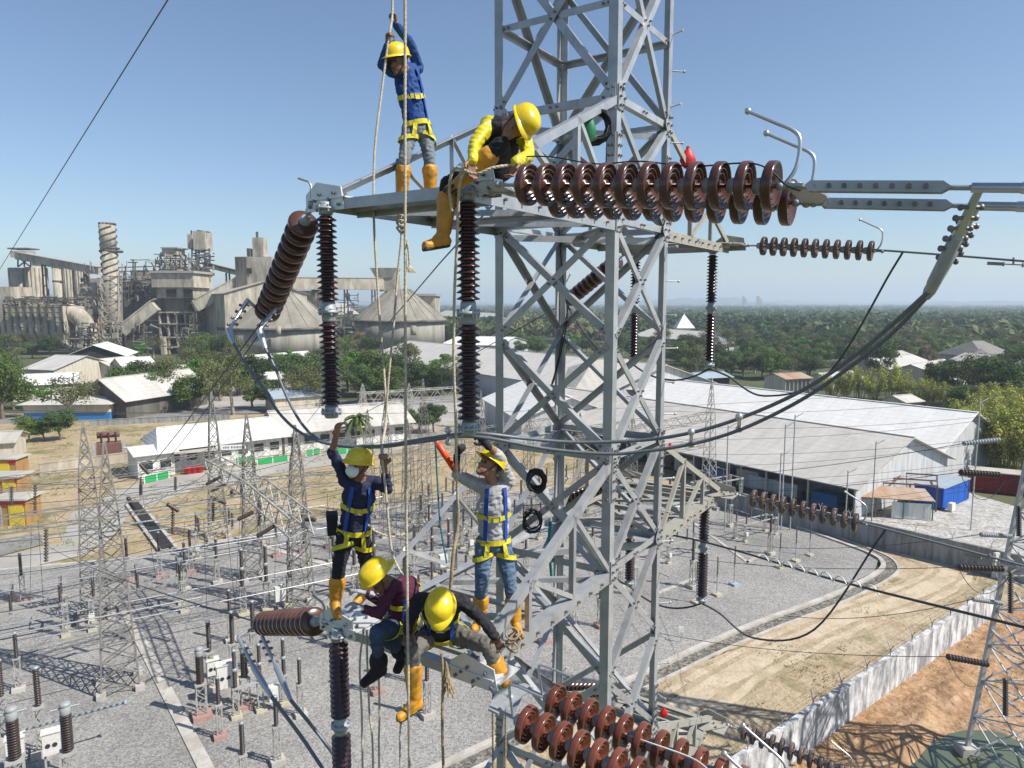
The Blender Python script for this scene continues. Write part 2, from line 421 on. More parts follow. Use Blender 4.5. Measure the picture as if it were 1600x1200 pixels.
def longrod(top, bot, label, group, por='porcelain_dark', r=.092, pitch=.048, fit=M['cap_metal'], name='post_insulator', two=True):
    top = V(top); bot = V(bot); d = (bot-top); Ln = d.length; d.normalize()
    t = empty(name, top, label, 'insulator', group); t.rotation_euler = d.to_track_quat('Z', 'Y').to_euler()
    z = V((0, 0, 1))
    def unit(s0, s1):
        m = MB(); n = max(3, int((s1-s0-.10)/pitch)); p = (s1-s0-.10)/n; pr = [(s0+.05, r*.58)]
        for k in range(n):
            b = s0+.05+k*p; pr += [(b+p*.20, r*.60), (b+p*.60, r*.98), (b+p*.74, r), (b+p*.80, r*.93), (b+p*.86, r*.62)]
        pr.append((s1-.05, r*.48)); m.lathe((0, 0, 0), z, pr, 20, 0)
        o_ = m.build('porcelain_body', [M[por]], origin=(0, 0, 0)); link_child(o_, t)
        o_.location = (0, 0, 0)
    def flange(s0, s1):
        m = MB(); m.lathe((0, 0, s0), z, [(0, r*.62), (.02, r*.66), ((s1-s0)*.42, r*.7), ((s1-s0)*.43, r*1.0), ((s1-s0)*.57, r*1.0), ((s1-s0)*.58, r*.7), (s1-s0-.02, r*.66), (s1-s0, r*.62)], 18, 0)
        for k in range(6):
            c = k*math.pi/3; q = V((math.cos(c)*r*.86, math.sin(c)*r*.86, s0+(s1-s0)*.5))
            m.tube([q-z*.03, q+z*.03], .011, 6, 0)
        o_ = m.build('flange', [fit], origin=(0, 0, 0)); link_child(o_, t); o_.location = (0, 0, 0)
    flange(0, .11)
    if two:
        unit(.07, Ln/2-.04); flange(Ln/2-.09, Ln/2+.09); unit(Ln/2+.04, Ln-.07)
    else: unit(.07, Ln-.07)
    flange(Ln-.11, Ln)
    return t
UP = V((0, 0, 1)); ld3 = v3(LD, 0); ax3 = v3(AX, 0)
def lab(*a): return ' '.join(a)
def clevis(mb, a, b, r=.018):
    a = V(a); b = V(b); mb.tube([a, b], r, 8); mb.ball(a, r*1.9, 8); mb.ball(b, r*1.9, 8)
def tension_set(tip, zoff, dirv, n, double, where, por, group, far=False, gap=.43, lead=.42, extend=28.0, vdrop=0, sc=1.0, horn=True):
    '''string(s) of discs from an arm tip, yoke plates, links and the conductor(s); returns the clamp points'''
    tip = V(tip); d = V(dirv).normalized()
    side = d.cross(UP).normalized()
    if side.dot(ax3) < 0: side = -side                 # towards the camera side of the arm
    L_ = n*PITCHD*sc
    if double and not far: side = (side + UP*.09).normalized()
    pts = []
    hw = empty('yoke_assembly', tip, 'yoke hardware of the '+where, 'hardware')
    m = MB(); clevis(m, tip, tip+d*(lead*.45)); m.build('shackle', [M['cap_metal']], hw)
    mid = tip + d*(lead*.5)
    if double:
        for (c, nm) in ((mid, 0), (tip+d*(lead+L_+.08), 1)):
            c2 = c - side*0
            m = MB()
            pp = [c-side*(gap/2+.05)-d*.04, c+side*(gap/2+.05)-d*.04, c+side*(gap/2+.05)+d*.05, c+side*.05+d*.13, c-side*.05+d*.13, c-side*(gap/2+.05)+d*.05]
            if nm == 0: pp = [c + (p-c) - 2*d*((p-c).dot(d)) for p in pp]
            m.poly(pp, .016, d.cross(side).normalized())
            m.build('yoke_plate', [M['cap_metal'], M['bolt']], hw)
    side = (side - UP*(.0 if far else .0)).normalized()
    for i, o_ in enumerate((-gap/2, gap/2) if double else (0,)):
        s0 = tip + d*lead + side*o_
        m = MB(); clevis(m, s0-d*(lead*.5-.03), s0+d*.01, .014); m.build('ball_link', [M['cap_metal']], hw)
        e = s0 + d*L_; m = MB(); clevis(m, e, e+d*.10, .014); m.build('ball_link', [M['cap_metal']], hw)
        txt = where if not double else where + (', tower side' if o_ < 0 else ', open side')
        disc_string(s0, d, n, 'disc string, '+txt, group, por, sc)
        if horn:
            hp = e + d*.02; uu = side.cross(d); uu = uu if uu.z > 0 else -uu
            m = MB(); pts_ = [hp, hp+d*.05+uu*.10, hp+d*.05+uu*.24, hp+d*.01+uu*.30, hp-d*.10+uu*.35, hp-d*.26+uu*.42]
            m.tube(smooth_path(pts_, 4), .011, 8); m.ball(pts_[-1], .02, 8)
            m.build('arcing_horn', [M['alu_tube']], hw)
            if not far and 'lower' in where:
                hp = s0 - d*.02; m = MB(); pts_ = [hp, hp-d*.06+uu*.18, hp-d*.04+uu*.24, hp+d*.22+uu*.25]
                m.tube(smooth_path(pts_, 4), .010, 8); m.build('arcing_horn', [M['alu_tube']], hw)
    return tip + d*(lead+L_+.1), d, side
def smooth_path(pts, k=6):
    pts = [V(p) for p in pts]
    ext = [pts[0]*2-pts[1]] + pts + [pts[-1]*2-pts[-2]]; out = []
    for i in range(1, len(ext)-2):
        p0, p1, p2, p3 = ext[i-1:i+3]
        for j in range(k):
            t = j/k; out.append(.5*((2*p1)+(p2-p0)*t+(2*p0-5*p1+4*p2-p3)*t*t+(3*p1-p0-3*p2+p3)*t**3))
    out.append(pts[-1]); return out
def wire(pts, r, m, label, cat='wire', group=None, name='cable', n=6, smooth=True, k=8):
    mb = MB(); mb.tube(smooth_path(pts, k) if smooth else pts, r, n)
    o = mb.build(name, [M[m]], origin=pts[0]); return tag(o, label, cat, group)
def sag(a, b, s, n=16):
    a = V(a); b = V(b); return [a.lerp(b, i/n) - UP*(4*s*(i/n)*(1-i/n)) for i in range(n+1)]
LEV = ['bottom', 'middle', 'top']
# --- front circuit, strings running off to the right (double), with link bars and tubes
for li, z in enumerate(ZA):
    if li == 0: continue
    tip = v3(T2, z-.075) + ld3*.22
    d = (ld3*1.0 - UP*.095).normalized()
    e, d, side = tension_set(tip, 0, d, 12, True, '%s pair leaving right from the front arm' % ('upper' if li == 2 else 'lower'), 'porcelain' if li == 2 else 'porcelain_red', 'disc strings on the front arms', lead=.34)
    for i, o_ in enumerate((-.215, .215)):
        w = 'near' if o_ > 0 else 'far'; lv = 'upper' if li == 2 else 'lower'
        s0 = e + side*o_ + d*.06
        hw = empty('link_bar', s0, 'perforated steel link bar on the %s side past the %s right string pair' % (w, lv), 'hardware')
        m = MB(); nn = side
        m.box((0, 0, 0), (.01, .01, .01)) if False else None
        uu = side.cross(d).normalized()
        for sgn in (-.022, .022):
            c = s0 + nn*sgn
            m.poly([c-uu*.028, c+d*.62-uu*.028, c+d*.66, c+d*.62+uu*.028, c+uu*.028, c-d*.03], .009, nn)
        for k in range(7):
            q = s0 + d*(.1+.075*k); m.tube([q-nn*.04, q+nn*.04], .013, 8, mi=1)
        m.build('slotted_bar', [M['galvanised_dull'], M['bolt']], hw)
        m = MB(); clevis(m, s0-d*.10, s0+d*.03, .016); m.build('shackle', [M['cap_metal']], hw)
        t0_ = s0+d*.66
        m = MB(); m.tube([t0_-d*.02, t0_+d*.08], .014, 8); m.build('eye_bolt', [M['cap_metal']], hw)
        m = MB(); m.lathe(t0_+d*.08, d, [(0, .02), (.0, .024), (.20, .024), (.201, .028), (1.6, .028), (1.9, .018)], 14)
        tag(m.build('conductor_clamp', [M['alu_tube']], origin=t0_), 'smooth aluminium dead end tube on the %s side of the %s right conductor pair' % (w, lv), 'clamp')
        wire([t0_+d*1.9, t0_+d*12-UP*.2, t0_+d*30+UP*2], .016, 'cable', 'twisted conductor on the %s side leaving the %s arm past the right edge' % (w, lv))
# --- jumper of the upper arm
def sub(p, q): return V(p)-V(q)
# jumper terminals come off the two tubes at px 1530, dip under both hanging insulators and rise to the left string
jr = [[(1530, 300, 3.62), (1500, 378, 3.75), (1452, 455, 4.0), (1400, 502, 4.2), (1330, 560, 4.5), (1250, 612, 4.8), (1160, 652, 5.1), (1080, 676, 5.3), (1000, 688, 5.5), (900, 691, 5.6), (820, 685, 5.58), (740, 677, 5.5), (660, 686, 5.75), (600, 696, 5.95), (535, 697, 6.15), (480, 682, 6.4), (440, 650, 6.65), (410, 605, 6.9), (385, 570, 7.05), (366, 538, 7.15)],
      [(1524, 330, 3.98), (1492, 398, 4.05), (1446, 466, 4.2), (1395, 520, 4.4), (1330, 572, 4.65), (1250, 626, 4.95), (1160, 670, 5.25), (1080, 694, 5.45), (1000, 706, 5.6), (950, 709, 5.68), (860, 702, 5.72), (740, 682, 5.7), (660, 690, 5.95), (600, 698, 6.15), (545, 698, 6.35), (500, 688, 6.6), (470, 660, 6.85), (446, 615, 7.0), (430, 575, 7.15), (415, 545, 7.2)]]
for i, pl in enumerate(jr):
    pts = [P(*q) for q in pl]
    nm = 'near' if i == 0 else 'far'
    wire(pts[2:], .0145, 'cable', 'grey stranded jumper cable on the %s side looping under the upper front arm' % nm, n=8)
    t = empty('jumper_terminal', pts[0], 'grey bolted jumper terminal on the %s side hanging from the right tubes' % nm, 'clamp')
    m = MB(); dd = (pts[2]-pts[0]).normalized(); m.tube([pts[0]+UP*.01, pts[0].lerp(pts[2], .42)], [.020, .026], 10); m.build('palm', [M['alu_tube']], t)
    m = MB(); a_ = pts[0].lerp(pts[2], .40); b_ = pts[2]
    m.lathe(a_, (b_-a_), [(0, .02), (.02, .034), ((b_-a_).length*.85, .034), ((b_-a_).length, .022)], 12); m.build('sleeve', [M['alu_sleeve'] if 'alu_sleeve' in M else M['cable']], t)
    m = MB(); s_ = dd.cross(V((0, 1, 0))).normalized()
    for k in range(5):
        q = pts[0].lerp(pts[2], .14+.10*k); m.tube([q-s_*.055, q+s_*.055], .011, 6); m.ball(q-s_*.055, .018, 6); m.ball(q+s_*.05, .018, 6)
    m.build('bolt_row', [M['bolt']], t)
for k, (px, py, Y) in enumerate([(1155, 660, 5.15), (1080, 684, 5.35), (700, 681, 5.7)]):
    m = MB(); a_ = P(px, py-9, Y-.1); b_ = P(px, py+10, Y+.15); m.tube([a_, b_], .014, 8); m.ball(a_, .03, 8); m.ball(b_, .03, 8)
    tag(m.build('cable_spacer', [M['alu_tube']]), 'small aluminium spacer clamp, %s on the upper jumper cables' % ['rightmost', 'middle', 'leftmost'][k], 'clamp')
# --- hanging insulators of the front arms
for li, z in enumerate(ZA):
    if li == 0: continue
    lv = ['', 'lower', 'upper'][li]
    a = v3(T1, z-.02) + ax3*.02; longrod(a, a-UP*1.9, 'dark ribbed insulator hanging from the outer tip of the %s left arm' % lv, 'hanging insulators of the front arms')
    if li == 2:
        a = v3(T2, z-.02) + ax3*.02; longrod(a, a-UP*1.9, 'dark ribbed insulator hanging below the seated worker in the yellow jacket', 'hanging insulators of the front arms', por='porcelain_dark')
# --- strings of the front arms that run back to the substation
e_up, d_up = None, None
def to_yard(tip, endp, lv, n=12, dbl=False, grp='disc strings on the front arms', por='porcelain_red', horn=False):
    d = (V(endp)-V(tip)).normalized()
    return tension_set(tip, 0, d, n, dbl, '%s' % lv, por, grp, far=True, gap=.16 if dbl else 0, lead=.2, horn=horn)
tipU = v3(T1, ZA[2]-.02) - ld3*.2
eU = P(428, 462, 7.55)
e1, d1, s1 = to_yard(tipU, eU, 'dark upper one running down left to the yard', por='porcelain')  # darker disc colour carries the shade of this string's underside
tipL = v3(T1, ZA[1]-.0) - ld3*.2
eL = P(412, 974, 7.85)
e2, d2, s2 = to_yard(tipL, eL, 'red brown lower one running left to the yard', por='porcelain')
# jumper terminals at the far end of the left strings
for i, (a, b, c) in enumerate([((386, 470, 7.6), (358, 516, 7.3), (366, 538, 7.15)), ((434, 478, 7.55), (405, 516, 7.3), (415, 545, 7.2)),
                               ((372, 996, 7.6), (396, 1042, 7.3), (425, 1090, 6.9)), ((410, 996, 7.6), (432, 1042, 7.3), (455, 1095, 6.9))]):
    t = empty('jumper_terminal', P(*a), 'bright bolted jumper terminal, %s of the pair at the end of the %s left string' % (('left', 'right')[i % 2], ('upper', 'lower')[i//2]), 'clamp')
    a, b, c = P(*a), P(*b), P(*c)
    m = MB(); m.tube([a, b], [.022, .020], 10); m.build('palm', [M['alu_tube']], t)
    m = MB(); m.tube([b, b.lerp(c, .5), c], [.034, .034, .022], 10); m.build('sleeve', [M['alu_tube']], t)
    m = MB(); s_ = V((1, 0, 0))
    for k in range(4):
        q = a.lerp(b, .15+.22*k); m.tube([q-s_*.045, q+s_*.045], .011, 6); m.ball(q-s_*.045, .018, 6); m.ball(q+s_*.045, .018, 6)
    m.build('bolt_row', [M['bolt']], t)
for i, pl in enumerate([[(425, 1090, 6.9), (470, 1150, 6.7), (530, 1235, 6.5), (620, 1330, 6.3)], [(455, 1095, 6.9), (500, 1150, 6.7), (560, 1230, 6.5), (640, 1320, 6.3)]]):
    wire([P(*q) for q in pl], .019, 'cable', 'jumper cable falling from the lower left string, %s of two' % ('left', 'right')[i], n=8)
m = MB(); m.tube([e1, P(386, 468, 7.6)], .02, 8); m.tube([e1, P(434, 477, 7.55)], .02, 8); tag(m.build('yoke_bar', [M['alu_tube']]), 'short yoke bar joining the end of the upper left string', 'hardware')
m = MB(); m.tube([e2, P(372, 995, 7.6)], .02, 8); m.tube([e2, P(410, 995, 7.6)], .02, 8); tag(m.build('yoke_bar', [M['alu_tube']]), 'short yoke bar joining the end of the lower left string', 'hardware')

# --- back circuit: hanging insulators, single strings right and left, conductors
for li, z in enumerate(ZA):
    lv = LEV[li]
    for (T, px_) in ((T3, 'right'), (T4, 'middle')):
        a = v3(T, z-.02) + (ld3*-.25 if T is T3 else V((0, 0, 0)))
        longrod(a, a-UP*1.9, 'thin dark ribbed insulator hanging from the %s far arm, %s tip' % (lv, 'outer' if T is T3 else 'inner'), 'hanging insulators of the far arms', r=.085)
    tip = v3(T3, z) + ld3*.12; d = (ld3 - UP*.09).normalized()
    e, d, s = tension_set(tip, 0, d, 11, False, 'single run going right from the %s far arm' % lv, 'porcelain_weathered', 'single disc strings on the far arms', far=True, lead=.3, sc=1.0)
    wire([e, e+d*.5, e+d*8-UP*.25, e+d*18-UP*.3, e+d*30+UP*.3], .016, 'cable', 'single conductor leaving the %s far arm to the right edge' % lv)
    q = e+d*1.5
    m = MB(); m.lathe(q-d*.28-UP*.09, d, [(0, .01), (0, .022), (.17, .022), (.17, .03), (.19, .03), (.19, .008), (.37, .008), (.37, .03), (.39, .03), (.39, .022), (.56, .022), (.56, .01)], 10); m.tube([q-UP*.09, q], .012, 6)
    tag(m.build('vibration_damper', [M['galvanised_tan']]), 'two weight vibration damper clamped to the %s far conductor' % lv, 'damper')
    j = e+d*.25; b0 = v3(T3, z-1.93)-ld3*.25; c0 = v3(T4, z-1.93)
    wire([j, j-UP*.25-d*.12, (j*2+b0)/3-UP*1.15, (j+b0*2)/3-UP*.75-UP*.2, b0+ld3*.3-UP*.1, b0], .016, 'wire', 'thin dark jumper wire hanging in a loop right of the %s far arm' % lv)
    wire(sag(b0, c0, .22), .016, 'wire', 'thin dark jumper wire between the hanging insulators of the %s far arm' % lv, smooth=False)
    tip = v3(T4, z) - ld3*.1; d = (-ld3*.75 - ax3*.35 - UP*.40).normalized()
    e, d, s = tension_set(tip, 0, d, 11, False, 'single run going back left from the %s far arm' % lv, 'porcelain', 'single disc strings on the far arms', far=True, lead=.3)
    wire(sag(c0, e, .3), .016, 'wire', 'thin dark jumper wire rising behind the shaft at the %s far arm' % lv, smooth=False)
    BACKEND = globals().setdefault('BACKEND', []); BACKEND.append((e, d))
# ================================================================== ground, roads, water, hills
def gmat(name, cols, scales, rough=.95, bump=.4, bscale=25, pos=(.38, .62), fine=None):
    '''ground: layered noise over world position. cols: list of colours mixed one over the other'''
    m = bpy.data.materials.new(name); m.use_nodes = True; nt = m.node_tree; n = nt.nodes; L = nt.links
    b = n['Principled BSDF']; b.inputs['Roughness'].default_value = rough; b.inputs['Specular IOR Level'].default_value = .2
    g = n.new('ShaderNodeNewGeometry'); cur = None
    for i, c in enumerate(cols):
        rgb = n.new('ShaderNodeRGB'); rgb.outputs[0].default_value = tuple(c)+(1,)
        if cur is None: cur = rgb.outputs[0]; continue
        nz = n.new('ShaderNodeTexNoise'); nz.inputs['Scale'].default_value = scales[i-1]; nz.inputs['Detail'].default_value = 8; nz.inputs['Roughness'].default_value = .65
        mp = n.new('ShaderNodeMapping'); mp.inputs['Location'].default_value = (i*13.7, i*5.1, 0); L.new(g.outputs['Position'], mp.inputs[0]); L.new(mp.outputs[0], nz.inputs['Vector'])
        rp = n.new('ShaderNodeValToRGB'); rp.color_ramp.elements[0].position = pos[0]; rp.color_ramp.elements[1].position = pos[1]
        L.new(nz.outputs['Fac'], rp.inputs[0]); mx = n.new('ShaderNodeMix'); mx.data_type = 'RGBA'
        L.new(rp.outputs[0], mx.inputs[0]); L.new(cur, mx.inputs[6]); L.new(rgb.outputs[0], mx.inputs[7]); cur = mx.outputs[2]
    if fine:
        vo = n.new('ShaderNodeTexVoronoi'); vo.inputs['Scale'].default_value = fine[0]; L.new(g.outputs['Position'], vo.inputs['Vector'])
        sp = n.new('ShaderNodeSeparateColor'); L.new(vo.outputs['Color'], sp.inputs[0])
        mr = n.new('ShaderNodeMapRange'); mr.inputs['To Min'].default_value = 1-fine[1]; mr.inputs['To Max'].default_value = 1+fine[1]; L.new(sp.outputs[0], mr.inputs[0])
        hs = n.new('ShaderNodeHueSaturation'); L.new(mr.outputs[0], hs.inputs['Value']); L.new(cur, hs.inputs['Color']); cur = hs.outputs[0]
    L.new(cur, b.inputs['Base Color'])
    if bump:
        nz = n.new('ShaderNodeTexNoise'); nz.inputs['Scale'].default_value = bscale; nz.inputs['Detail'].default_value = 3; L.new(g.outputs['Position'], nz.inputs['Vector'])
        bp = n.new('ShaderNodeBump'); bp.inputs['Strength'].default_value = bump; bp.inputs['Distance'].default_value = .6/bscale
        L.new(nz.outputs['Fac'], bp.inputs['Height']); L.new(bp.outputs[0], b.inputs['Normal'])
    MATS[name] = m; return m
gmat('land', [(.085, .095, .045), (.20, .165, .10), (.045, .075, .03)], [.006, .012], bump=0)
gmat('gravel', [(.255, .245, .23), (.21, .20, .188), (.31, .295, .272)], [.25, .08], fine=(10, .33), bump=.8, bscale=9)
gmat('concrete_road', [(.40, .375, .34), (.31, .29, .26)], [.15], bump=.1, fine=(2.5, .05))
gmat('concrete', [(.50, .47, .42), (.36, .33, .29)], [.8], bump=.2)
gmat('dry_grass', [(.37, .285, .175), (.17, .155, .065), (.41, .33, .22)], [.10, .3], pos=(.46, .66), fine=(3, .12), bump=.6, bscale=4)
gmat('dirt', [(.40, .315, .21), (.29, .21, .13), (.46, .38, .27), (.19, .17, .08)], [.22, .09, .33], pos=(.50, .66), fine=(4, .08), bump=.6, bscale=3)
gmat('wheel_dirt', [(.55, .445, .31), (.45, .345, .22)], [.5], fine=(4, .06), bump=.3, bscale=3)
gmat('red_soil', [(.38, .235, .125), (.46, .325, .20), (.27, .155, .085)], [.35, 1.1], fine=(5, .1), bump=.9, bscale=2.2)
gmat('grass', [(.09, .15, .03), (.16, .18, .05)], [1.2], fine=(6, .2), bump=.6, bscale=6)
gmat('rubble', [(.40, .38, .35), (.30, .25, .19), (.46, .45, .43)], [.4, .9], fine=(3, .2), bump=.8, bscale=3)
gmat('asphalt', [(.25, .24, .225), (.18, .175, .165)], [.3], bump=.2)
gmat('stone_dark', [(.13, .12, .105), (.22, .20, .17)], [3], fine=(5, .5), bump=1, bscale=5)
mat('pond_water', (.105, .125, .075), rough=.12, var=.08, scale=.3, bump=.03, bscale=5)
mat('hill_far', (.07, .085, .06), rough=1, var=.3, scale=.004)
gz = [0.0]
def sheet(name, px, m, z, world=None, kind='structure'):
    pts = [G(*p) for p in px] if world is None else [V((p[0], p[1], 0)) for p in world]
    mb = MB(); mb.add([V((p.x, p.y, z)) for p in pts], [tuple(range(len(pts)))])
    o = mb.build(name, [M[m]], origin=(0, 0, 0)); o['kind'] = kind
    me = o.data
    if me.polygons[0].normal.z < 0: me.flip_normals()
    return o
GR = -0.15
m = MB(); m.add([(-9000, -400, GR), (9000, -400, GR), (9000, 14000, GR), (-9000, 14000, GR)], [(0, 1, 2, 3)])
tag(m.build('ground', [M['land']]), kind='structure')
yard = [(-900, 1000), (0, 890), (200, 872), (380, 838), (560, 800), (760, 772), (1000, 748), (1125, 776), (1250, 826), (1345, 861), (1372, 876), (1366, 893), (1290, 930), (1180, 970), (1085, 1010), (1010, 1045), (720, 1175), (400, 1330), (-600, 2000)]
sheet('grass_verge', [(-500, 850), (-300, 640), (300, 650), (700, 636), (900, 690), (1120, 755), (1000, 800), (500, 830), (0, 920), (-900, 1050)], 'dry_grass', GR+.03)
0 and sheet('lawn_patch', [(115, 722), (150, 702), (215, 706), (222, 735), (160, 748), (96, 742)], 'grass', GR+.06)
sheet('gravel_yard', yard, 'gravel', 0)
sheet('dirt_ground', [(1040, 740), (1130, 765), (1310, 808), (1600, 900), (1700, 930), (1560, 945), (1240, 1195), (1000, 1450), (300, 1900), (500, 1250), (1000, 1040), (1390, 890), (1340, 850), (1100, 768)], 'dirt', -.06)
0 and sheet('wheel_track', [(1130, 772), (1330, 826), (1480, 880), (1500, 905), (1400, 960), (1250, 1040), (1080, 1120), (900, 1240), (820, 1240), (1000, 1110), (1180, 1025), (1350, 950), (1420, 905), (1390, 868), (1300, 838), (1120, 790)], 'wheel_dirt', -.04)
sheet('red_soil_bank', [(1560, 945), (1240, 1195), (1000, 1450), (600, 2000), (2400, 2000), (2400, 900), (1700, 930)], 'red_soil', -.02)
sheet('grass_strip', [(1110, 758), (1310, 808), (1600, 897), (1600, 905), (1300, 822), (1110, 772)], 'grass', -.03)
sheet('rubble_yard', [(1310, 800), (1440, 795), (1500, 765), (1620, 800), (2000, 860), (2000, 1000), (1600, 897)], 'rubble', -.07)
# pond with an uneven shore
pp = [(1400, 1215), (1425, 1190), (1452, 1165), (1480, 1148), (1520, 1140), (1560, 1143), (1600, 1160), (1700, 1180), (1900, 1260), (1900, 1500), (1300, 1500), (1360, 1260)]
pw = smooth_path([G(*p) for p in pp], 5)
pw = [(p.x+noise.noise(p*.7)*.5, p.y+noise.noise(p*.7+V((9, 9, 9)))*.5) for p in pw]
sheet('pond', None, 'pond_water', .015, world=pw)
# paved surfaces left
sheet('concrete_road', [(150, 790), (182, 764), (224, 752), (329, 735), (455, 717), (640, 676), (800, 655), (800, 672), (650, 697), (518, 726), (420, 741), (315, 761), (200, 800), (192, 818), (170, 846), (122, 868), (0, 895), (-300, 960), (-300, 915), (0, 870), (95, 848), (112, 800)], 'concrete_road', GR+.09)
sheet('asphalt_road', [(-500, 690), (0, 662), (140, 657), (300, 651), (640, 632), (900, 618), (900, 608), (640, 620), (300, 637), (140, 644), (0, 650), (-500, 672)], 'asphalt', GR+.05)
sheet('asphalt_apron', [(-200, 850), (0, 842), (62, 832), (68, 850), (0, 868), (-200, 890)], 'asphalt', GR+.11)
sheet('shed_forecourt', [(140, 650), (300, 640), (420, 630), (400, 600), (250, 605), (150, 625)], 'concrete_road', GR+.04)
sheet('pale_yard', [(640, 632), (760, 625), (800, 650), (640, 672)], 'concrete_road', GR+.04)
# cable trenches with slabs in the gravel
def strip(name, p, q, w, m, z, label=None, h=.08):
    a, b = G(*p), G(*q); a.z = b.z = z; mb = MB(); n = max(1, int((b-a).length/1.1)); d = (b-a)/n
    for i in range(n): mb.beam(a+d*i+d.normalized()*.02, a+d*(i+1)-d.normalized()*.02, w, h)
    o = mb.build(name, [M[m]]); o['kind'] = 'structure'; return o
strip('cable_trench', (196, 955), (352, 1260), .75, 'concrete', .03)
strip('cable_trench', (520, 885), (400, 850), .7, 'concrete', .03)
strip('cable_trench', (1060, 800), (1170, 880), .35, 'concrete', .02)
strip('cable_trench', (1165, 880), (1200, 862), .35, 'concrete', .02)
strip('cable_trench', (1020, 930), (1100, 898), .35, 'concrete', .02)
strip('cable_trench', (720, 1000), (860, 905), .4, 'concrete', .02)
# stone drain round the yard
edge = smooth_path([G(*p) for p in [(1060, 757), (1125, 776), (1250, 826), (1345, 861), (1374, 877), (1366, 895), (1290, 932), (1180, 972), (1085, 1012), (1010, 1047), (720, 1178), (400, 1335), (-100, 1600)]], 5)
def offset(path, d):
    out = []
    for i, p in enumerate(path):
        t = (path[min(i+1, len(path)-1)]-path[max(i-1, 0)]).normalized(); out.append(p + V((t.y, -t.x, 0))*-d)
    return out
def ribbon(mb, path, w0, w1, z0, z1, mi=0):
    a = offset(path, w0); b = offset(path, w1)
    vs = [p+UP*z0 for p in a]+[p+UP*z0 for p in b]+[p+UP*z1 for p in a]+[p+UP*z1 for p in b]; n = len(path)
    for i in range(n-1):
        mb.add([vs[i], vs[i+1], vs[n+i+1], vs[n+i], vs[2*n+i], vs[2*n+i+1], vs[3*n+i+1], vs[3*n+i]], [(4,5,6,7),(0,1,5,4),(3,7,6,2)], mi)
sgn = 1
mb = MB(); ribbon(mb, edge, 0, .42*sgn, -.1, .16); o = mb.build('yard_kerb', [M['concrete']]); o['kind'] = 'structure'
mb = MB(); ribbon(mb, edge, .44*sgn, 1.35*sgn, -.2, -.03); o = mb.build('stone_drain', [M['stone_dark']]); o['kind'] = 'structure'
mb = MB(); ribbon(mb, edge, 1.37*sgn, 1.6*sgn, -.1, .05); o = mb.build('drain_kerb', [M['concrete']]); o['kind'] = 'structure'
ek = [G(*p) for p in [(-900, 1000), (0, 890), (200, 872), (380, 838), (560, 800), (760, 772), (1000, 748)]]
mb = MB(); ribbon(mb, ek, 0, -.3, -.1, .1); o = mb.build('yard_kerb', [M['concrete']]); o['kind'] = 'structure'
# red soil bumps above the pond
mb = MB(); nx, ny = 60, 40; a0, a1, b0 = G(1560, 958), G(1235, 1215), G(1540, 1130)
vs = []
for j in range(ny):
    for i in range(nx):
        u = i/(nx-1); v = j/(ny-1); p = a0.lerp(a1, u)+ (V((.62, -.78, 0)))*(.4+v*4.1)
        h = max(0, math.sin(min(1, v*1.25)*math.pi))*(.32+.35*noise.noise(p*.25)+.25*noise.noise(p*.9))*min(1, u*6, (1-u)*6)-.05+.10*noise.noise(p*2.1)*math.sin(v*math.pi)
        vs.append(p+UP*h)
mb.add(vs, [(j*nx+i, j*nx+i+1, (j+1)*nx+i+1, (j+1)*nx+i) for j in range(ny-1) for i in range(nx-1)], 0, True)
o = mb.build('soil_bank', [M['red_soil']]); o['kind'] = 'structure'
if o.data.polygons[0].normal.z < 0: o.data.flip_normals()
# far ridges
def ridge(Y, x0, x1, h, seed, m='hill_far', dep=900):
    mb = MB(); n = 160; vs = []
    for j, (dy, f) in enumerate(((-dep, 0), (-dep*.45, .55), (0, 1), (dep*.6, 0))):
        for i in range(n+1):
            x = x0+(x1-x0)*i/n; q = V((x*.0007+seed, j*.3, seed))
            hh = h*(.55+.45*noise.noise(q)+.18*noise.noise(q*5)+.10*noise.noise(q*19))*f*min(1, (i+1)/14, (n+1-i)/14)
            vs.append((x, Y+dy, hh+GR-.5))
    for j in range(3): 
        for i in range(n): mb.f.append((j*(n+1)+i, j*(n+1)+i+1, (j+1)*(n+1)+i+1, (j+1)*(n+1)+i)); mb.m.append(0); mb.sm.append(True)
    mb.v = vs; o = mb.build('hills', [M[m]]); o['kind'] = 'structure'
ridge(9500, -7500, 8500, 95, 3.1)
ridge(6500, 900, 6500, 72, 8.7)
ridge(7600, 1300, 2500, 120, 5.2, dep=600)

gmat('rut_soil', [(.33, .255, .17), (.41, .325, .22)], [.9], pos=(.4, .6), fine=(4, .08), bump=.5, bscale=4); gmat('crown_soil', [(.50, .415, .30), (.40, .315, .21)], [.5], pos=(.45, .62), fine=(4, .06), bump=.4, bscale=4)
rp_ = smooth_path([G(*p) for p in [(1135, 776), (1330, 832), (1440, 868), (1484, 893), (1432, 926), (1330, 962), (1200, 1022), (1050, 1112), (880, 1240)]], 8)
def rag(path, o0, o1, z, seed, m):
    a = offset(path, o0); b = offset(path, o1); vs = []; n = len(path)
    for i in range(n): w = .28*noise.noise(V((i*.35, seed, 0)))+.16*noise.noise(V((i*1.4, seed, 3))); t = (b[i]-a[i]).normalized(); vs += [a[i]-t*w+UP*z, b[i]+t*w*1.3+UP*z]
    mb = MB(); mb.add(vs, [(2*i, 2*i+1, 2*i+3, 2*i+2) for i in range(n-1)]); o = mb.build('wheel_rut', [M[m]]); o['kind'] = 'structure'
    if o.data.polygons[0].normal.z < 0: o.data.flip_normals()
rag(rp_, -1.8, 1.8, -.045, 1, 'crown_soil')
for k, (a_, b_) in enumerate(((-1.25, -.8), (.75, 1.2), (-2.3, -2.0), (2.1, 2.35))): rag(rp_, a_, b_, -.038+.004*(k % 2), k+3, 'rut_soil')
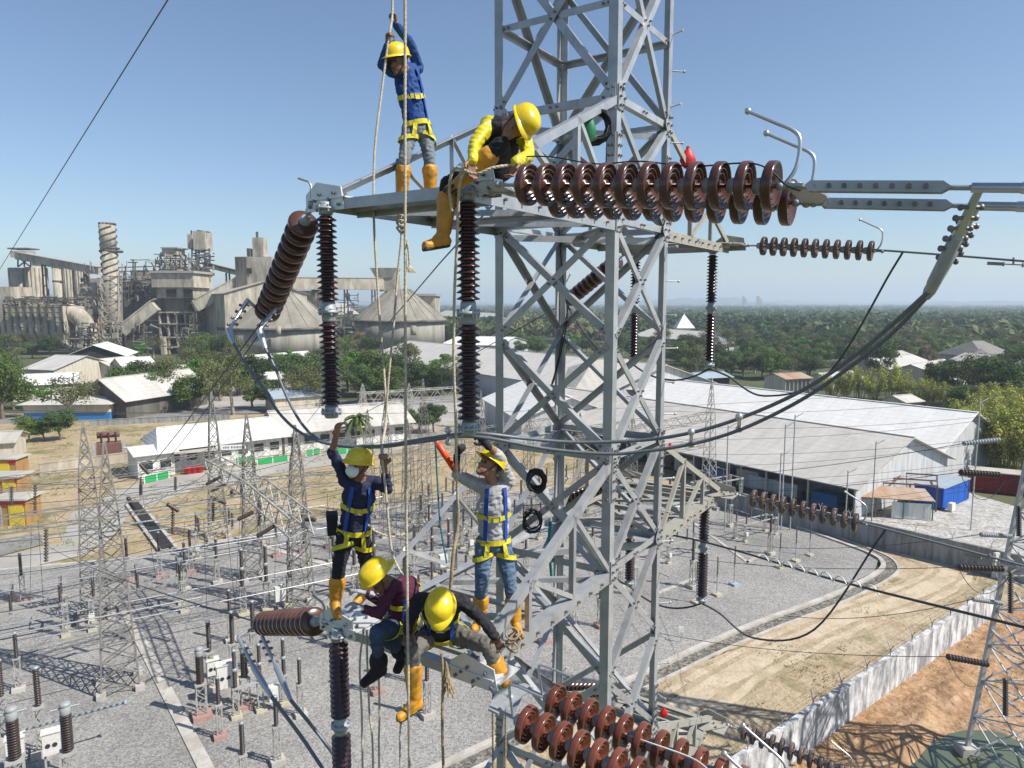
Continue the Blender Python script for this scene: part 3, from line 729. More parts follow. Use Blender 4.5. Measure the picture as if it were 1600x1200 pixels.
# ================================================================== boundary walls, fences, buildings
def smat(name, col, col2, rough=.85, sc=1.5, streak=.5, bump=.1, shift=0, zs=.12):
    '''wall with vertical streaks of dirt, in object space'''
    m = bpy.data.materials.new(name); m.use_nodes = True; nt = m.node_tree; n = nt.nodes; L = nt.links
    b = n['Principled BSDF']; b.inputs['Roughness'].default_value = rough; b.inputs['Specular IOR Level'].default_value = .2
    g = n.new('ShaderNodeTexCoord'); mp = n.new('ShaderNodeMapping'); mp.inputs['Scale'].default_value = (sc, sc, sc*zs); L.new(g.outputs['Object'], mp.inputs[0])
    nz = n.new('ShaderNodeTexNoise'); nz.inputs['Scale'].default_value = 1.0; nz.inputs['Detail'].default_value = 9; nz.inputs['Roughness'].default_value = .7; L.new(mp.outputs[0], nz.inputs['Vector'])
    rp = n.new('ShaderNodeValToRGB'); rp.color_ramp.elements[0].position = .40-.05*streak+shift; rp.color_ramp.elements[1].position = .50+.12*streak+shift
    rp.color_ramp.elements[0].color = tuple(col2)+(1,); rp.color_ramp.elements[1].color = tuple(col)+(1,); L.new(nz.outputs['Fac'], rp.inputs[0])
    L.new(rp.outputs[0], b.inputs['Base Color']); MATS[name] = m
def rmat(name, col, var=.12, per=.25, rough=.6, metal=.0, dirt=(.3, .27, .22), dirt_amt=.35, bump=.6):
    '''corrugated sheet roof: ridges run across object x'''
    m = bpy.data.materials.new(name); m.use_nodes = True; nt = m.node_tree; n = nt.nodes; L = nt.links
    b = n['Principled BSDF']; b.inputs['Roughness'].default_value = rough; b.inputs['Metallic'].default_value = metal
    g = n.new('ShaderNodeTexCoord'); mp = n.new('ShaderNodeMapping'); mp.inputs['Scale'].default_value = (.9, .15, .15); L.new(g.outputs['Object'], mp.inputs[0])
    nz = n.new('ShaderNodeTexNoise'); nz.inputs['Scale'].default_value = .8; nz.inputs['Detail'].default_value = 8; L.new(mp.outputs[0], nz.inputs['Vector'])
    rp = n.new('ShaderNodeValToRGB'); rp.color_ramp.elements[0].position = .35; rp.color_ramp.elements[1].position = .62
    c1 = tuple(x*(1-dirt_amt)+y*dirt_amt for x, y in zip(col, dirt)); rp.color_ramp.elements[0].color = c1+(1,); rp.color_ramp.elements[1].color = tuple(col)+(1,)
    L.new(nz.outputs['Fac'], rp.inputs[0])
    wv = n.new('ShaderNodeTexWave'); wv.bands_direction = 'X'; wv.inputs['Scale'].default_value = .314/per; L.new(g.outputs['Object'], wv.inputs['Vector'])
    w2 = n.new('ShaderNodeTexBrick'); w2.inputs['Scale'].default_value = .22; w2.inputs['Mortar Size'].default_value = .012; w2.inputs['Color1'].default_value = (1, 1, 1, 1); w2.inputs['Color2'].default_value = (.94, .93, .92, 1); w2.inputs['Mortar'].default_value = (.75, .74, .72, 1)
    L.new(g.outputs['Object'], w2.inputs['Vector'])
    mx = n.new('ShaderNodeMix'); mx.data_type = 'RGBA'; mx.blend_type = 'MULTIPLY'; mx.inputs[0].default_value = .7; L.new(rp.outputs[0], mx.inputs[6]); L.new(w2.outputs[0], mx.inputs[7])
    nr = n.new('ShaderNodeTexNoise'); nr.inputs['Scale'].default_value = .55; nr.inputs['Detail'].default_value = 10; nr.inputs['Roughness'].default_value = .75; L.new(g.outputs['Object'], nr.inputs['Vector'])
    rr = n.new('ShaderNodeValToRGB'); rr.color_ramp.elements[0].position = .60; rr.color_ramp.elements[1].position = .74; rr.color_ramp.elements[1].color = (.55, .55, .55, 1); L.new(nr.outputs['Fac'], rr.inputs[0])
    m3 = n.new('ShaderNodeMix'); m3.data_type = 'RGBA'; m3.inputs[7].default_value = (.26, .17, .11, 1); L.new(rr.outputs[0], m3.inputs[0]); L.new(mx.outputs[2], m3.inputs[6])
    L.new(m3.outputs[2], b.inputs['Base Color'])
    bp = n.new('ShaderNodeBump'); bp.inputs['Strength'].default_value = bump; bp.inputs['Distance'].default_value = .05; L.new(wv.outputs['Fac'], bp.inputs['Height']); L.new(bp.outputs[0], b.inputs['Normal'])
    MATS[name] = m
smat('stained_white', (.72, .71, .69), (.22, .22, .235), streak=.8, sc=1.5, shift=.045, zs=.38)
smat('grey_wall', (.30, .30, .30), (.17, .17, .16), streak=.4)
smat('white_wall', (.66, .66, .62), (.45, .44, .40), streak=.25)
smat('sheet_wall', (.50, .51, .52), (.36, .36, .35), streak=.4)
smat('cement_wall', (.50, .445, .355), (.22, .195, .155), streak=.9, sc=.30, zs=.3)
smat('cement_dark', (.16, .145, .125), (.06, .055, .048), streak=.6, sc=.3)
smat('ochre_wall', (.40, .235, .085), (.28, .17, .07), streak=.3)
smat('cream_wall', (.55, .50, .40), (.42, .37, .30), streak=.3)
smat('blue_sheet', (.02, .10, .42), (.015, .07, .28), streak=.4)
smat('red_sheet', (.20, .02, .02), (.12, .015, .015), streak=.4)
smat('rust_stack', (.36, .17, .11), (.24, .12, .09), streak=.4)
rmat('roof_white', (.74, .73, .695), dirt_amt=.15)
rmat('roof_cream', (.56, .53, .48), dirt_amt=.3)
rmat('roof_grey', (.54, .52, .485), dirt_amt=.4, per=.5)
rmat('roof_tan', (.50, .47, .41), dirt_amt=.5)
rmat('roof_dark', (.17, .16, .15), dirt_amt=.4)
rmat('roof_rust', (.36, .21, .12), dirt_amt=.6, dirt=(.5, .45, .38))
rmat('roof_bluegrey', (.33, .40, .46), dirt_amt=.3)
rmat('roof_cement', (.40, .375, .325), dirt_amt=.5, dirt=(.3, .275, .24), per=1.0)
mat('window_dark', (.03, .035, .04), rough=.15, var=.3)
mat('inside_shade', (.02, .02, .02), rough=.9)  # near-black colour standing in for shade inside open sheds, window openings and trough
mat('sign_white', (.75, .75, .72), rough=.6)
mat('sign_text', (.05, .08, .05), rough=.6)
mat('green_fence', (.02, .33, .09), rough=.5, var=.2)
mat('paint_blue', (.03, .18, .42), rough=.6, var=.2)
mat('paint_red', (.45, .025, .03), rough=.5, var=.2)
mat('paint_yellow', (.62, .46, .04), rough=.6, var=.2)
mat('rusty_steel', (.16, .075, .055), rough=.8, var=.3)
mat('cab_white', (.62, .61, .56), rough=.5, var=.1)

def frame_building(name, loc, ang, label, cat, group=None):
    t = empty(name, loc, label, cat, group); t.rotation_euler = (0, 0, ang); return t
def part(mb, name, mats, t):
    o = mb.build(name, mats, origin=(0, 0, 0)); o.location = (0, 0, 0); link_child(o, t); return o
def gable(name, label, cat, loc, ang, Ln, W, eave, ridge, wall='white_wall', roof='roof_white', over=.6, hip=0, group=None, open_front=False, windows=0, posts=0, door=False, wrow=None):
    '''local x = along the ridge (0..Ln), local y = 0 (front) .. W; front faces -y'''
    t = frame_building(name, loc, ang, label, cat, group)
    m = MB()
    y0 = W*.25 if open_front else 0
    ws = [(0, y0, 0), (Ln, y0, 0), (Ln, W, 0), (0, W, 0)]; tp = [(x, y, eave if not open_front or y > y0 else eave+(ridge-eave)*.5) for x, y, _ in ws]
    vs = ws+tp; fs = [(0, 1, 5, 4), (1, 2, 6, 5), (2, 3, 7, 6), (3, 0, 4, 7)]
    m.add(vs, fs)
    if hip == 0 and not open_front:
        for x in (0, Ln): m.add([(x, 0, eave), (x, W, eave), (x, W/2, ridge-.02)], [(0, 1, 2)])
    if open_front:
        for x in (0, Ln): m.add([(x, y0, eave+(ridge-eave)*.5), (x, W, eave), (x, W/2, ridge-.05)], [(0, 1, 2)]); m.add([(x, .05, 0), (x, y0, 0), (x, y0, eave+(ridge-eave)*.5-.05), (x, .05, eave-.1)], [(0, 1, 2, 3)])
    wo_ = part(m, 'wall', [M[wall]], t)
    m = MB(); h = hip; th = .12; ov = over; sl = (ridge-eave)/(W/2); ez = eave - sl*ov
    for dz in (th, 0):
        m.add([(-ov, -ov, ez+dz), (Ln+ov, -ov, ez+dz), (Ln+ov-h if h else Ln+ov, W/2, ridge+dz), (-ov+h if h else -ov, W/2, ridge+dz), (-ov, W+ov, ez+dz), (Ln+ov, W+ov, ez+dz)],
              [(0, 1, 2, 3), (3, 2, 5, 4)]+([(4, 0, 3), (1, 5, 2)] if h else []))
    nb = 0
    m.add([(-ov, -ov, ez), (Ln+ov, -ov, ez), (Ln+ov, -ov, ez+th), (-ov, -ov, ez+th)], [(0, 1, 2, 3)])
    m.add([(-ov, W+ov, ez), (Ln+ov, W+ov, ez), (Ln+ov, W+ov, ez+th), (-ov, W+ov, ez+th)], [(3, 2, 1, 0)])
    if not h:
        for x in (-ov, Ln+ov):
            m.add([(x, -ov, ez), (x, W/2, ridge), (x, W/2, ridge+th), (x, -ov, ez+th)], [(0, 1, 2, 3)]); m.add([(x, W+ov, ez), (x, W/2, ridge), (x, W/2, ridge+th), (x, W+ov, ez+th)], [(0, 1, 2, 3)])
    m.beam((-ov, W/2, ridge+th+.03), (Ln+ov, W/2, ridge+th+.03), .5, .08) if not h else m.beam((-ov+h, W/2, ridge+th+.03), (Ln+ov-h, W/2, ridge+th+.03), .5, .08)
    part(m, 'roof', [M[roof]], t)
    for i in range(windows):
        x = Ln*(i+.5)/windows; w = min(2.2, Ln/windows*.6); zc = eave*.55; hh = min(1.3, eave*.35)
        m = MB(); m.box((x, -.03, zc), (w+.16, .07, hh+.16)); wf = part(m, 'window', [M['sign_white']], t)
        m = MB(); m.box((x, -.06, zc), (w, .05, hh)); q = m.build('pane', [M['window_dark']], origin=(0, 0, 0)); q.location = (0, 0, 0); link_child(q, wf)
    if open_front:
        for i in range(posts+1):
            m = MB(); m.beam((Ln*i/posts, .1, 0), (Ln*i/posts, .1, eave), .22, .22); part(m, 'post', [M['galvanised_dull']], t)
    if door:
        m = MB(); m.box((Ln*.5, -.05, 1.3), (2.2, .1, 2.6)); part(m, 'door', [M['grey_wall']], t)
    return t
def at(p, z=0): return V((p[0], p[1], z))

# --- pale stained wall bottom right, and the shaded grey wall behind it
def wallrun(name, a, b, h, th, m, label, seg=3.0, posts=True, wirearms=True):
    a = V(a); b = V(b); a.z = b.z = -.2; d = (b-a); Ln = d.length; d.normalize(); ang = math.atan2(d.y, d.x)
    t = frame_building(name, a, ang, label, 'wall')
    n = int(Ln/seg)
    mb = MB(); mb.box((Ln/2, 0, h/2), (Ln, th, h)); part(mb, 'wall_panel', [M[m]], t)
    mb = MB(); mb.box((Ln/2, 0, h+.06), (Ln+.02, th+.12, .12)); part(mb, 'coping', [M[m]], t)
    for i in range(n+1):
        mb = MB(); mb.box((i*Ln/n, 0, h/2-.003), (.16, th+.04, h-.01)); part(mb, 'pier', [M[m]], t)
        if wirearms:
            mb = MB(); x = i*Ln/n
            for s in (-1, 1): mb.tube([(x, 0, h+.1), (x, s*.03, h+.55), (x+s*.12, s*.25, h+.95)], .03, 5)
            part(mb, 'barbed_wire_arm', [M['galvanised_dull']], t)
    if wirearms:
        mb = MB()
        for zz, yy in ((.6, .03), (.95, .25), (.95, -.25)): mb.tube([(0, yy, h+zz), (Ln, yy, h+zz)], .008, 3)
        part(mb, 'barbed_wire', [M['wire']], t)
    return t
wa = G(1556, 958); wb_ = G(1040, 1330)
wallrun('boundary_wall', wa, wb_, 2.5, .2, 'stained_white', 'long white stained concrete wall running down to the bottom right corner pond')
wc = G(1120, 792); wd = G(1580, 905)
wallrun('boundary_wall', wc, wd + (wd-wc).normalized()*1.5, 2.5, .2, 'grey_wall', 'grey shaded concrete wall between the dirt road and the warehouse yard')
# stub walls that step at the wall corner
mb = MB(); q = G(1560, 900); mb.box((q.x, q.y, 1.1), (1.6, .25, 2.4), .4); tag(mb.build('wall_pier', [M['white_wall']]), 'short pale wall stub where the two boundary walls meet', 'wall')

# --- two big warehouses on the right
u = V((.6, -.8, 0)); angU = math.atan2(u.y, u.x)
LA = 64
fr = V((39.9, 80.0, 0)); fl = fr - u*LA
gable('warehouse', 'long open sided warehouse with dusty cream roof and grey gable end', 'warehouse', fl, angU, LA, 25, 4.0, 8.3, 'sheet_wall', 'roof_cream', open_front=True, posts=11, over=.9)
fr2 = V((39.9, 80.0, 0)) + V((.8, .6, 0))*25.4 - u*1.5
gable('warehouse', 'bright white roofed warehouse behind the open sided one', 'warehouse', fr2-u*60, angU, 60, 22, 4.4, 9.0, 'sheet_wall', 'roof_white', over=.8)
# stuff under the open eave
mb = MB()
for k in range(9):
    q = fr - u*(5+k*5.5) + V((.8, .6, 0))*3.2; mb.box((q.x, q.y, .8+.2*(k % 3)), (3.4, 1.8, 1.6+.4*(k % 3)), angU)
    tag(mb.build('storage_box', [M['paint_blue'] if k % 3 == 0 else M['galvanised_dull']]), 'stored crate in the dark under the eave of the open warehouse', 'crate', 'crates stored under the warehouse eave'); mb = MB()
mb = MB(); q = fr - u*11 + V((.8, .6, 0))*.5; mb.box((q.x, q.y, 1.6), (7, .08, 1.6), angU); tag(mb.build('sheet_panel', [M['roof_bluegrey']]), 'pale blue sheet panel closing part of the open warehouse side', 'panel')
# lean-to with rusty roof and bare frame
def loc2(p, du, dg): return p + u*du + V((.8, .6, 0))*dg
base = G(1325, 808)
t = frame_building('rusty_shed', G(1322, 806), math.radians(-12), 'rusty lean to roof with bare red steel frame beside the warehouse gable', 'shed')
mb = MB(); mb.add([(0, 0, 2.4), (9.5, 0, 2.3), (9.5, 3.6, 2.9), (0, 3.6, 3.1)], [(0, 1, 2, 3)]); mb.add([(0, 0, 2.33), (9.5, 0, 2.23), (9.5, 3.6, 2.83), (0, 3.6, 3.03)], [(3, 2, 1, 0)]); part(mb, 'roof', [M['roof_rust']], t)
for x in (.2, 3.2, 6.2, 9.3):
    mb = MB(); mb.beam((x, .1, 0), (x, .1, 2.35), .12, .12); part(mb, 'post', [M['teal_strap'] if x > 5 else M['rusty_steel']], t)
for i, (a_, b_) in enumerate([((2, 4, 3.3), (4, 8.5, 3.7)), ((6, 4, 3.2), (8.5, 8.5, 3.6)), ((2, 4, 3.3), (11, 4, 3.2)), ((4, 8.5, 3.7), (12.5, 8.5, 3.5)), ((11, 4, 3.2), (12.5, 8.5, 3.5)), ((3, 6, 3.5), (11.6, 6, 3.35)), ((11, 4, 0), (11, 4, 3.2)), ((12.5, 8.5, 0), (12.5, 8.5, 3.5)), ((4, 8.5, 0), (4, 8.5, 3.7)), ((8, 4, 0), (8, 4, 3.2))]):
    mb = MB(); mb.beam(a_, b_, .16, .16); part(mb, 'frame_beam', [M['rusty_steel']], t)
mb = MB(); mb.add([(5, .3, 0), (9.2, .3, 0), (9.2, .3, 1.9), (5, .3, 1.9)], [(0, 1, 2, 3)]); part(mb, 'wall', [M['white_wall']], t)

def container(px, py, ang, col, roof, label, Ln=12, W=2.6, H=2.7, group=None):
    t = frame_building('shipping_container', G(px, py), ang, label, 'container', group)
    mb = MB(); n = int(Ln/.28)
    for (y, s) in ((0, -1), (W, 1)):
        pts = []
        for i in range(n+1):
            x = i*Ln/n; o_ = (.035 if i % 2 else 0)*s*-1; pts.append((x, y+o_))
        for i in range(n): a_, b_ = pts[i], pts[i+1]; mb.add([(a_[0], a_[1], .15), (b_[0], b_[1], .15), (b_[0], b_[1], H-.1), (a_[0], a_[1], H-.1)], [(0, 1, 2, 3)])
    for x in (0, Ln): mb.add([(x, 0, .15), (x, W, .15), (x, W, H-.1), (x, 0, H-.1)], [(0, 1, 2, 3)])
    part(mb, 'side_panel', [M[col]], t)
    mb = MB(); mb.box((Ln/2, W/2, H), (Ln+.3, W+.3, .12)); part(mb, 'roof', [M[roof]], t)
    mb = MB()
    for x in (0, Ln):
        for y in (0, W): mb.box((x, y, H/2), (.14, .14, H-.13))
    mb.box((Ln/2, 0, .08), (Ln, .12, .16)); part(mb, 'corner_frame', [M[col]], t)
    mb = MB(); mb.box((Ln+.03, W/2, H/2), (.05, W*.9, H*.85)); part(mb, 'door', [M[col]], t)
container(1472, 797, math.radians(38), 'blue_sheet', 'roof_bluegrey', 'bright blue container cabin with pale roof beyond the grey wall', Ln=8, W=3.2)
0 and container(1453, 790, math.radians(-38)+.0, 'blue_sheet', 'roof_bluegrey', 'dark blue container end joined to the left of the bright blue one', Ln=3.2, W=9)
container(1516, 766, math.radians(-28), 'red_sheet', 'roof_tan', 'dark red container with dusty roof right of the blue cabin', Ln=14, W=3)
mb = MB(); q = G(1474, 796); mb.box((q.x+.6, q.y-.6, .5), (.9, .5, 1.0), .6); tag(mb.build('air_conditioner_unit', [M['cab_white']]), 'small white box standing by the blue container wall', 'box')
# ================================================================== buildings placed by eave line
def bld(name, label, cat, pl, pr, W, eave, ridge, front_gable=None, **kw):
    a = G(pl[0], pl[1], eave); b = G(pr[0], pr[1], eave); a.z = b.z = GR; d = b-a
    if front_gable is None:
        return gable(name, label, cat, a, math.atan2(d.y, d.x), d.length, W, eave-GR, ridge-GR, **kw)
    ang = math.atan2(d.y, d.x)+math.pi/2
    return gable(name, label, cat, b, ang, front_gable, d.length, eave-GR, ridge-GR, **kw)
# control building with the white roof
cb = bld('control_building', 'long white roofed single storey building behind the green fence', 'building', (257, 698), (440, 677), 10, 4, 6.0, wall='white_wall', roof='roof_white', hip=1.2, windows=7, over=1.2)
cb2 = bld('office_building', 'long building with dull grey roof and blue green windows right of the white roofed one', 'building', (444, 672), (634, 655), 12, 4.2, 6.6, wall='white_wall', roof='roof_cream', windows=8, over=1.4)
an = bld('annex', 'small flat roofed white annex at the left end of the long white building', 'building', (214, 712), (272, 705), 7, 3.4, 3.9, wall='white_wall', roof='roof_white', windows=2, over=.6)
mb = MB(); a = G(272, 706, 3.2); b = G(345, 700, 3.2); mb.beam(a, b, 3.2, .12); tag(mb.build('carport', [M['roof_tan']]), 'grey flat lean to canopy in front of the long white building', 'canopy')
# name board
t = empty('name_board', G(362, 730, 0), 'long white name board with dark lettering on two posts before the white building', 'sign'); t.rotation_euler = (0, 0, R_(12))
mb = MB(); mb.box((0, 0, 3.1), (4.4, .12, .75)); part(mb, 'board', [M['sign_white']], t)
for s in (-2, 2): mb = MB(); mb.beam((s, 0, 0), (s, 0, 2.75), .12, .12); part(mb, 'post', [M['galvanised_dull']], t)
mb = MB(); x = -1.9
for k in range(17):
    w = .09+.05*rnd.random(); 
    if k not in (3, 8): mb.box((x, -.072, 3.12), (w, .02, .26+.05*(k % 2)))
    x += .225
part(mb, 'lettering', [M['sign_text']], t)
# green mesh fence runs
def fence(pa, pb, label, h=1.2, m='green_fence'):
    a = G(*pa, z=GR); b = G(*pb, z=GR); d = b-a; t = frame_building('mesh_fence', a, math.atan2(d.y, d.x), label, 'fence', 'green fence panels before the long buildings')
    Ln = d.length; n = max(2, int(Ln/2.4))
    for i in range(n+1):
        mb = MB(); mb.beam((Ln*i/n, 0, 0), (Ln*i/n, 0, h+.1), .1, .1); part(mb, 'post', [M['sign_white']], t)
    for i in range(n):
        mb = MB(); mb.box((Ln*(i+.5)/n, .02, h*.55), (Ln/n-.12, .04, h*.8)); part(mb, 'fence_panel', [M[m]], t)
fence((226, 757), (264, 748), 'green fence panels in front of the annex windows')
fence((372, 726), (398, 722), 'green fence panels right of the name board')
fence((402, 728), (450, 721), 'green fence panels at the middle of the long building')
fence((478, 714), (500, 710), 'short green fence before the office windows')
fence((520, 712), (585, 703), 'green fence panels near the palm before the office building')
for k, (px, py) in enumerate([(294, 741), (303, 740), (312, 739)]):
    p = G(px, py, GR); mb = MB(); mb.lathe(p, UP, [(0, .45), (.1, .5), (1.0, .55), (1.02, .6), (1.1, .6), (1.12, .1)], 14)
    tag(mb.build('water_drum', [M['red_plastic']], origin=p), ['leftmost', 'middle', 'rightmost'][k]+' of the three red drums before the long white building', 'drum', 'red drums')
# low concrete wall left of the annex
def lowwall(pa, pb, h, label, m='cement_wall'):
    a = G(*pa, z=GR); b = G(*pb, z=GR); d = b-a; t = frame_building('low_wall', a, math.atan2(d.y, d.x), label, 'wall'); Ln = d.length
    mb = MB(); mb.box((Ln/2, 0, h/2), (Ln, .2, h)); part(mb, 'wall_panel', [M[m]], t)
    mb = MB(); mb.box((Ln/2, 0, h+.03), (Ln+.1, .34, .1)); part(mb, 'coping', [M[m]], t)
lowwall((62, 744), (215, 722), 1.8, 'low pale concrete wall between the lawn and the concrete road')
lowwall((140, 666), (360, 655), 1.2, 'low wall along the far road before the long building', 'grey_wall')
# colourful kiosks at the left edge
def kiosk(px, py, label, h=4, w=6.5):
    p = G(px, py, GR); t = frame_building('kiosk', p, R_(4), label, 'building')
    mb = MB(); mb.box((0, 1.5, h/2), (w, 3, h)); part(mb, 'wall', [M['ochre_wall']], t)
    mb = MB(); mb.box((-w/2+.5, -.04, h/2), (1.0, .1, h)); part(mb, 'painted_corner', [M['roof_bluegrey']], t)
    mb = MB(); mb.box((0, -.03, h-.35), (w+.04, .12, .6)); part(mb, 'red_band', [M['paint_red']], t)
    mb = MB(); mb.box((0, 1.5, h+.1), (w+.6, 3.6, .2)); part(mb, 'roof', [M['roof_tan']], t)
    mb = MB(); mb.box((.8, -.04, 1.3), (1.6, .1, 2.5)); part(mb, 'door', [M['paint_yellow']], t)
kiosk(16, 822, 'ochre kiosk with red band and pale blue corner, nearest of three at the left edge', 3.0, 3.6)
kiosk(6, 780, 'ochre kiosk with red band, middle of three at the left edge', 2.8, 3.6)
kiosk(-2, 748, 'yellow and pale blue painted kiosk at the very left edge below the open shed', 2.8, 5)
t = frame_building('house', G(38, 657, GR), R_(3), 'small yellow house with blue painted base by the far road at left', 'house')
mb = MB(); mb.box((9, 4, 2.6), (18, 8, 2.0)); part(mb, 'wall', [M['cream_wall']], t); mb = MB(); mb.box((9, 4, .8), (18.04, 8.04, 1.6)); part(mb, 'painted_base', [M['paint_blue']], t)
mb = MB(); mb.add([(-1, -1, 3.5), (19, -1, 3.5), (19, 9, 3.5), (-1, 9, 3.5), (3, 4, 5), (15, 4, 5)], [(0, 1, 5, 4), (2, 3, 4, 5), (1, 2, 5), (3, 0, 4)]); part(mb, 'roof', [M['roof_cream']], t)
bld('open_shed', 'low pale shed at the left edge above the kiosks', 'shed', (-60, 695), (20, 690), 8, 3, 4, wall='cream_wall', roof='roof_tan')
# factory sheds below the cement works
def S(label, *a, **k): return bld('factory_shed', label, 'shed', *a, **dict(dict(group='pale roofed sheds before the cement works'), **k))
S('dark open gabled shed, highest on the left, below the striped filter', (100, 557), (194, 555), 5, 5.5, 9.5, front_gable=24, roof='roof_white', wall='inside_shade', over=1.2)  # closed walls coloured near black for the shade inside an open shed
S('pale shed with low gable left of the dark gabled shed', (38, 576), (84, 578), 22, 5, 8.5, front_gable=None, roof='roof_grey', wall='cream_wall')
S('small shed with pale green gable', (128, 573), (176, 574), 5, 4.5, 7, front_gable=16, roof='roof_cream', wall='teal_wall' if 'teal_wall' in M else 'cream_wall')
S('long low flat shed at far left behind the airy tree', (18, 603), (120, 598), 18, 4, 6, roof='roof_white', wall='cream_wall')
S('wide corrugated grey shed in the middle of the sheds with dark open end', (128, 618), (196, 622), 5, 4.5, 8.5, front_gable=24, roof='roof_grey', wall='cement_dark', over=1.2)  # dark wall colour stands in for the shade in its open end
S('pale shed right of the green gable', (196, 577), (246, 574), 16, 4.5, 7.5, roof='roof_white', wall='cream_wall')
S('grey corrugated shed at right of the group', (204, 600), (292, 596), 22, 4.5, 8, roof='roof_grey', wall='cream_wall')
S('lowest shed beside the round dark tree', (215, 622), (262, 618), 10, 3.5, 5.5, roof='roof_grey', wall='cream_wall')
S('narrow white roof shed among trees left of the far silo tower', (392, 566), (492, 557), 9, 4, 6, roof='roof_white', wall='cream_wall')
S('small white hut roof among the trees behind the jumper cables', (410, 593), (455, 590), 9, 3.5, 5, roof='roof_white', wall='cream_wall')
S('pale shed behind trees above the control building', (430, 622), (500, 617), 9, 3.5, 5, roof='roof_bluegrey', wall='cream_wall')
# long pale roofs behind the tower
def W_(label, *a, **k): return bld('storage_hall', label, 'warehouse', *a, **dict(dict(group='long pale roofed halls behind the tower'), **k))
W_('very long dusty white roof running behind the hanging insulators', (577, 556), (950, 612), 34, 6, 11, roof='roof_cream', wall='sheet_wall', over=1)
W_('grey hipped roof hall ending right of the tower', (905, 606), (1062, 603), 30, 6.5, 11.5, roof='roof_tan', wall='sheet_wall', hip=9, over=1.5)
W_('small white gabled hall just left of the tower shaft', (757, 622), (815, 655), 18, 5, 8.5, roof='roof_white', wall='sheet_wall', over=.6)
W_('pale roof strip among far trees seen through the shaft', (990, 524), (1080, 532), 25, 7, 11, roof='roof_cream', wall='sheet_wall')
W_('low dusty roof behind the hipped hall', (690, 538), (780, 540), 40, 6, 9, roof='roof_white', wall='sheet_wall')
# village roofs at right
def Hs(label, *a, **k): return bld('village_house', label, 'house', *a, **dict(dict(group='pale roofed village houses among the trees at right'), **k))
Hs('wide pale grey roof among trees, left front of the village', (1402, 583), (1470, 575), 20, 3.5, 7.5, roof='roof_grey', wall='cream_wall', over=1)
Hs('pale grey roof at the centre of the village', (1482, 592), (1528, 582), 20, 3.5, 7, roof='roof_grey', wall='cream_wall', over=1)
Hs('long tan roof behind the village centre', (1478, 566), (1584, 577), 18, 3.5, 7, roof='roof_tan', wall='cream_wall', over=1)
Hs('dull roof at the back left of the village', (1395, 568), (1445, 562), 18, 3.5, 6.5, roof='roof_tan', wall='cream_wall', over=1)
Hs('grey hipped roof of the tallest village house', (1537, 555), (1583, 553), 18, 5, 10, roof='roof_dark', wall='cream_wall', hip=7, over=1.2)
Hs('dark hipped roof behind the long tan roof', (1505, 564), (1560, 566), 16, 4, 8, roof='roof_dark', wall='cream_wall', hip=6, over=1)
Hs('small pale hut roof among bamboo above the white warehouse', (1415, 628), (1440, 626), 6, 3, 4, roof='roof_cream', wall='cream_wall', over=.6)
Hs('small roof among the bamboo left of the airy dark tree', (1300, 594), (1350, 590), 9, 3, 4.6, roof='roof_grey', wall='cream_wall')
Hs('flat pale roofed hut right behind the hanging insulator', (1098, 590), (1140, 588), 8, 4, 5, roof='roof_bluegrey', wall='inside_shade', over=1)
Hs('rusty red roofed open house among trees at the end of the white roof', (1228, 592), (1266, 590), 8, 5, 6, roof='roof_rust', wall='cream_wall', over=.6, open_front=True, posts=6)
# white pointed roof tower in the trees
t = frame_building('pavilion', P(1068, 520, 420)*1.0, 0, 'white pyramid roofed pavilion standing out of the trees', 'pavilion'); t.location.z = GR
mb = MB(); h = P(1068, 512, 420).z; mb.box((0, 0, h/2), (7, 7, h)); part(mb, 'wall', [M['cream_wall']], t)
zt = P(1068, 498, 420).z; mb = MB(); mb.add([(-5.5, -5.5, h), (5.5, -5.5, h), (5.5, 5.5, h), (-5.5, 5.5, h), (0, 0, zt+3)], [(0, 1, 4), (1, 2, 4), (2, 3, 4), (3, 0, 4), (3, 2, 1, 0)]); part(mb, 'roof', [M['roof_white']], t)
for k, (px, w) in enumerate([(1163, 4.2), (1186, 5.0)]):
    p = P(px, 475, 5200); t = frame_building('far_tower', V((p.x, 5200, GR)), 0, 'faint far tower on the horizon, '+('left' if k == 0 else 'right')+' one of two', 'tower')
    mb = MB(); hh = P(px, 462, 5200).z; mb.lathe((0, 0, 0), UP, [(0, w*5), (hh*.6, w*4), (hh*.62, w*4.6), (hh, w*4)], 12); part(mb, 'shaft', [M['cement_wall']], t)

# ================================================================== cement works
CW = []
def pz(py, Y): return P(800, py, Y).z
def pxx(px, Y, py=500): return P(px, py, Y).x
def cem(name, label, cat, Y, px):
    return frame_building(name, V((pxx(px, Y), Y, GR)), 0, label, cat)
def cbox(t, px0, px1, py0, py1, Y, dep, m, name='block', rib=0):
    x0, x1 = pxx(px0, Y)-t.location.x, pxx(px1, Y)-t.location.x; z1 = pz(py0, Y)-GR; z0 = max(0, pz(py1, Y)-GR) if py1 else 0
    mb = MB(); mb.box(((x0+x1)/2, Y-t.location.y+dep/2, (z0+z1)/2), (x1-x0, dep, z1-z0)); 
    if rib:
        for k in range(rib+1): mb.box((x0+(x1-x0)*k/rib, Y-t.location.y-.3, (z0+z1)/2), (.7, .7, z1-z0+.1), mi=1)
        n = max(2, int((z1-z0)/2.2))
        for k in range(n): mb.box(((x0+x1)/2, Y-t.location.y-.05, z0+(z1-z0)*(k+.5)/n), (x1-x0-.2, .3, .35))
    return part(mb, name, [M[m], M['cement_dark']], t)
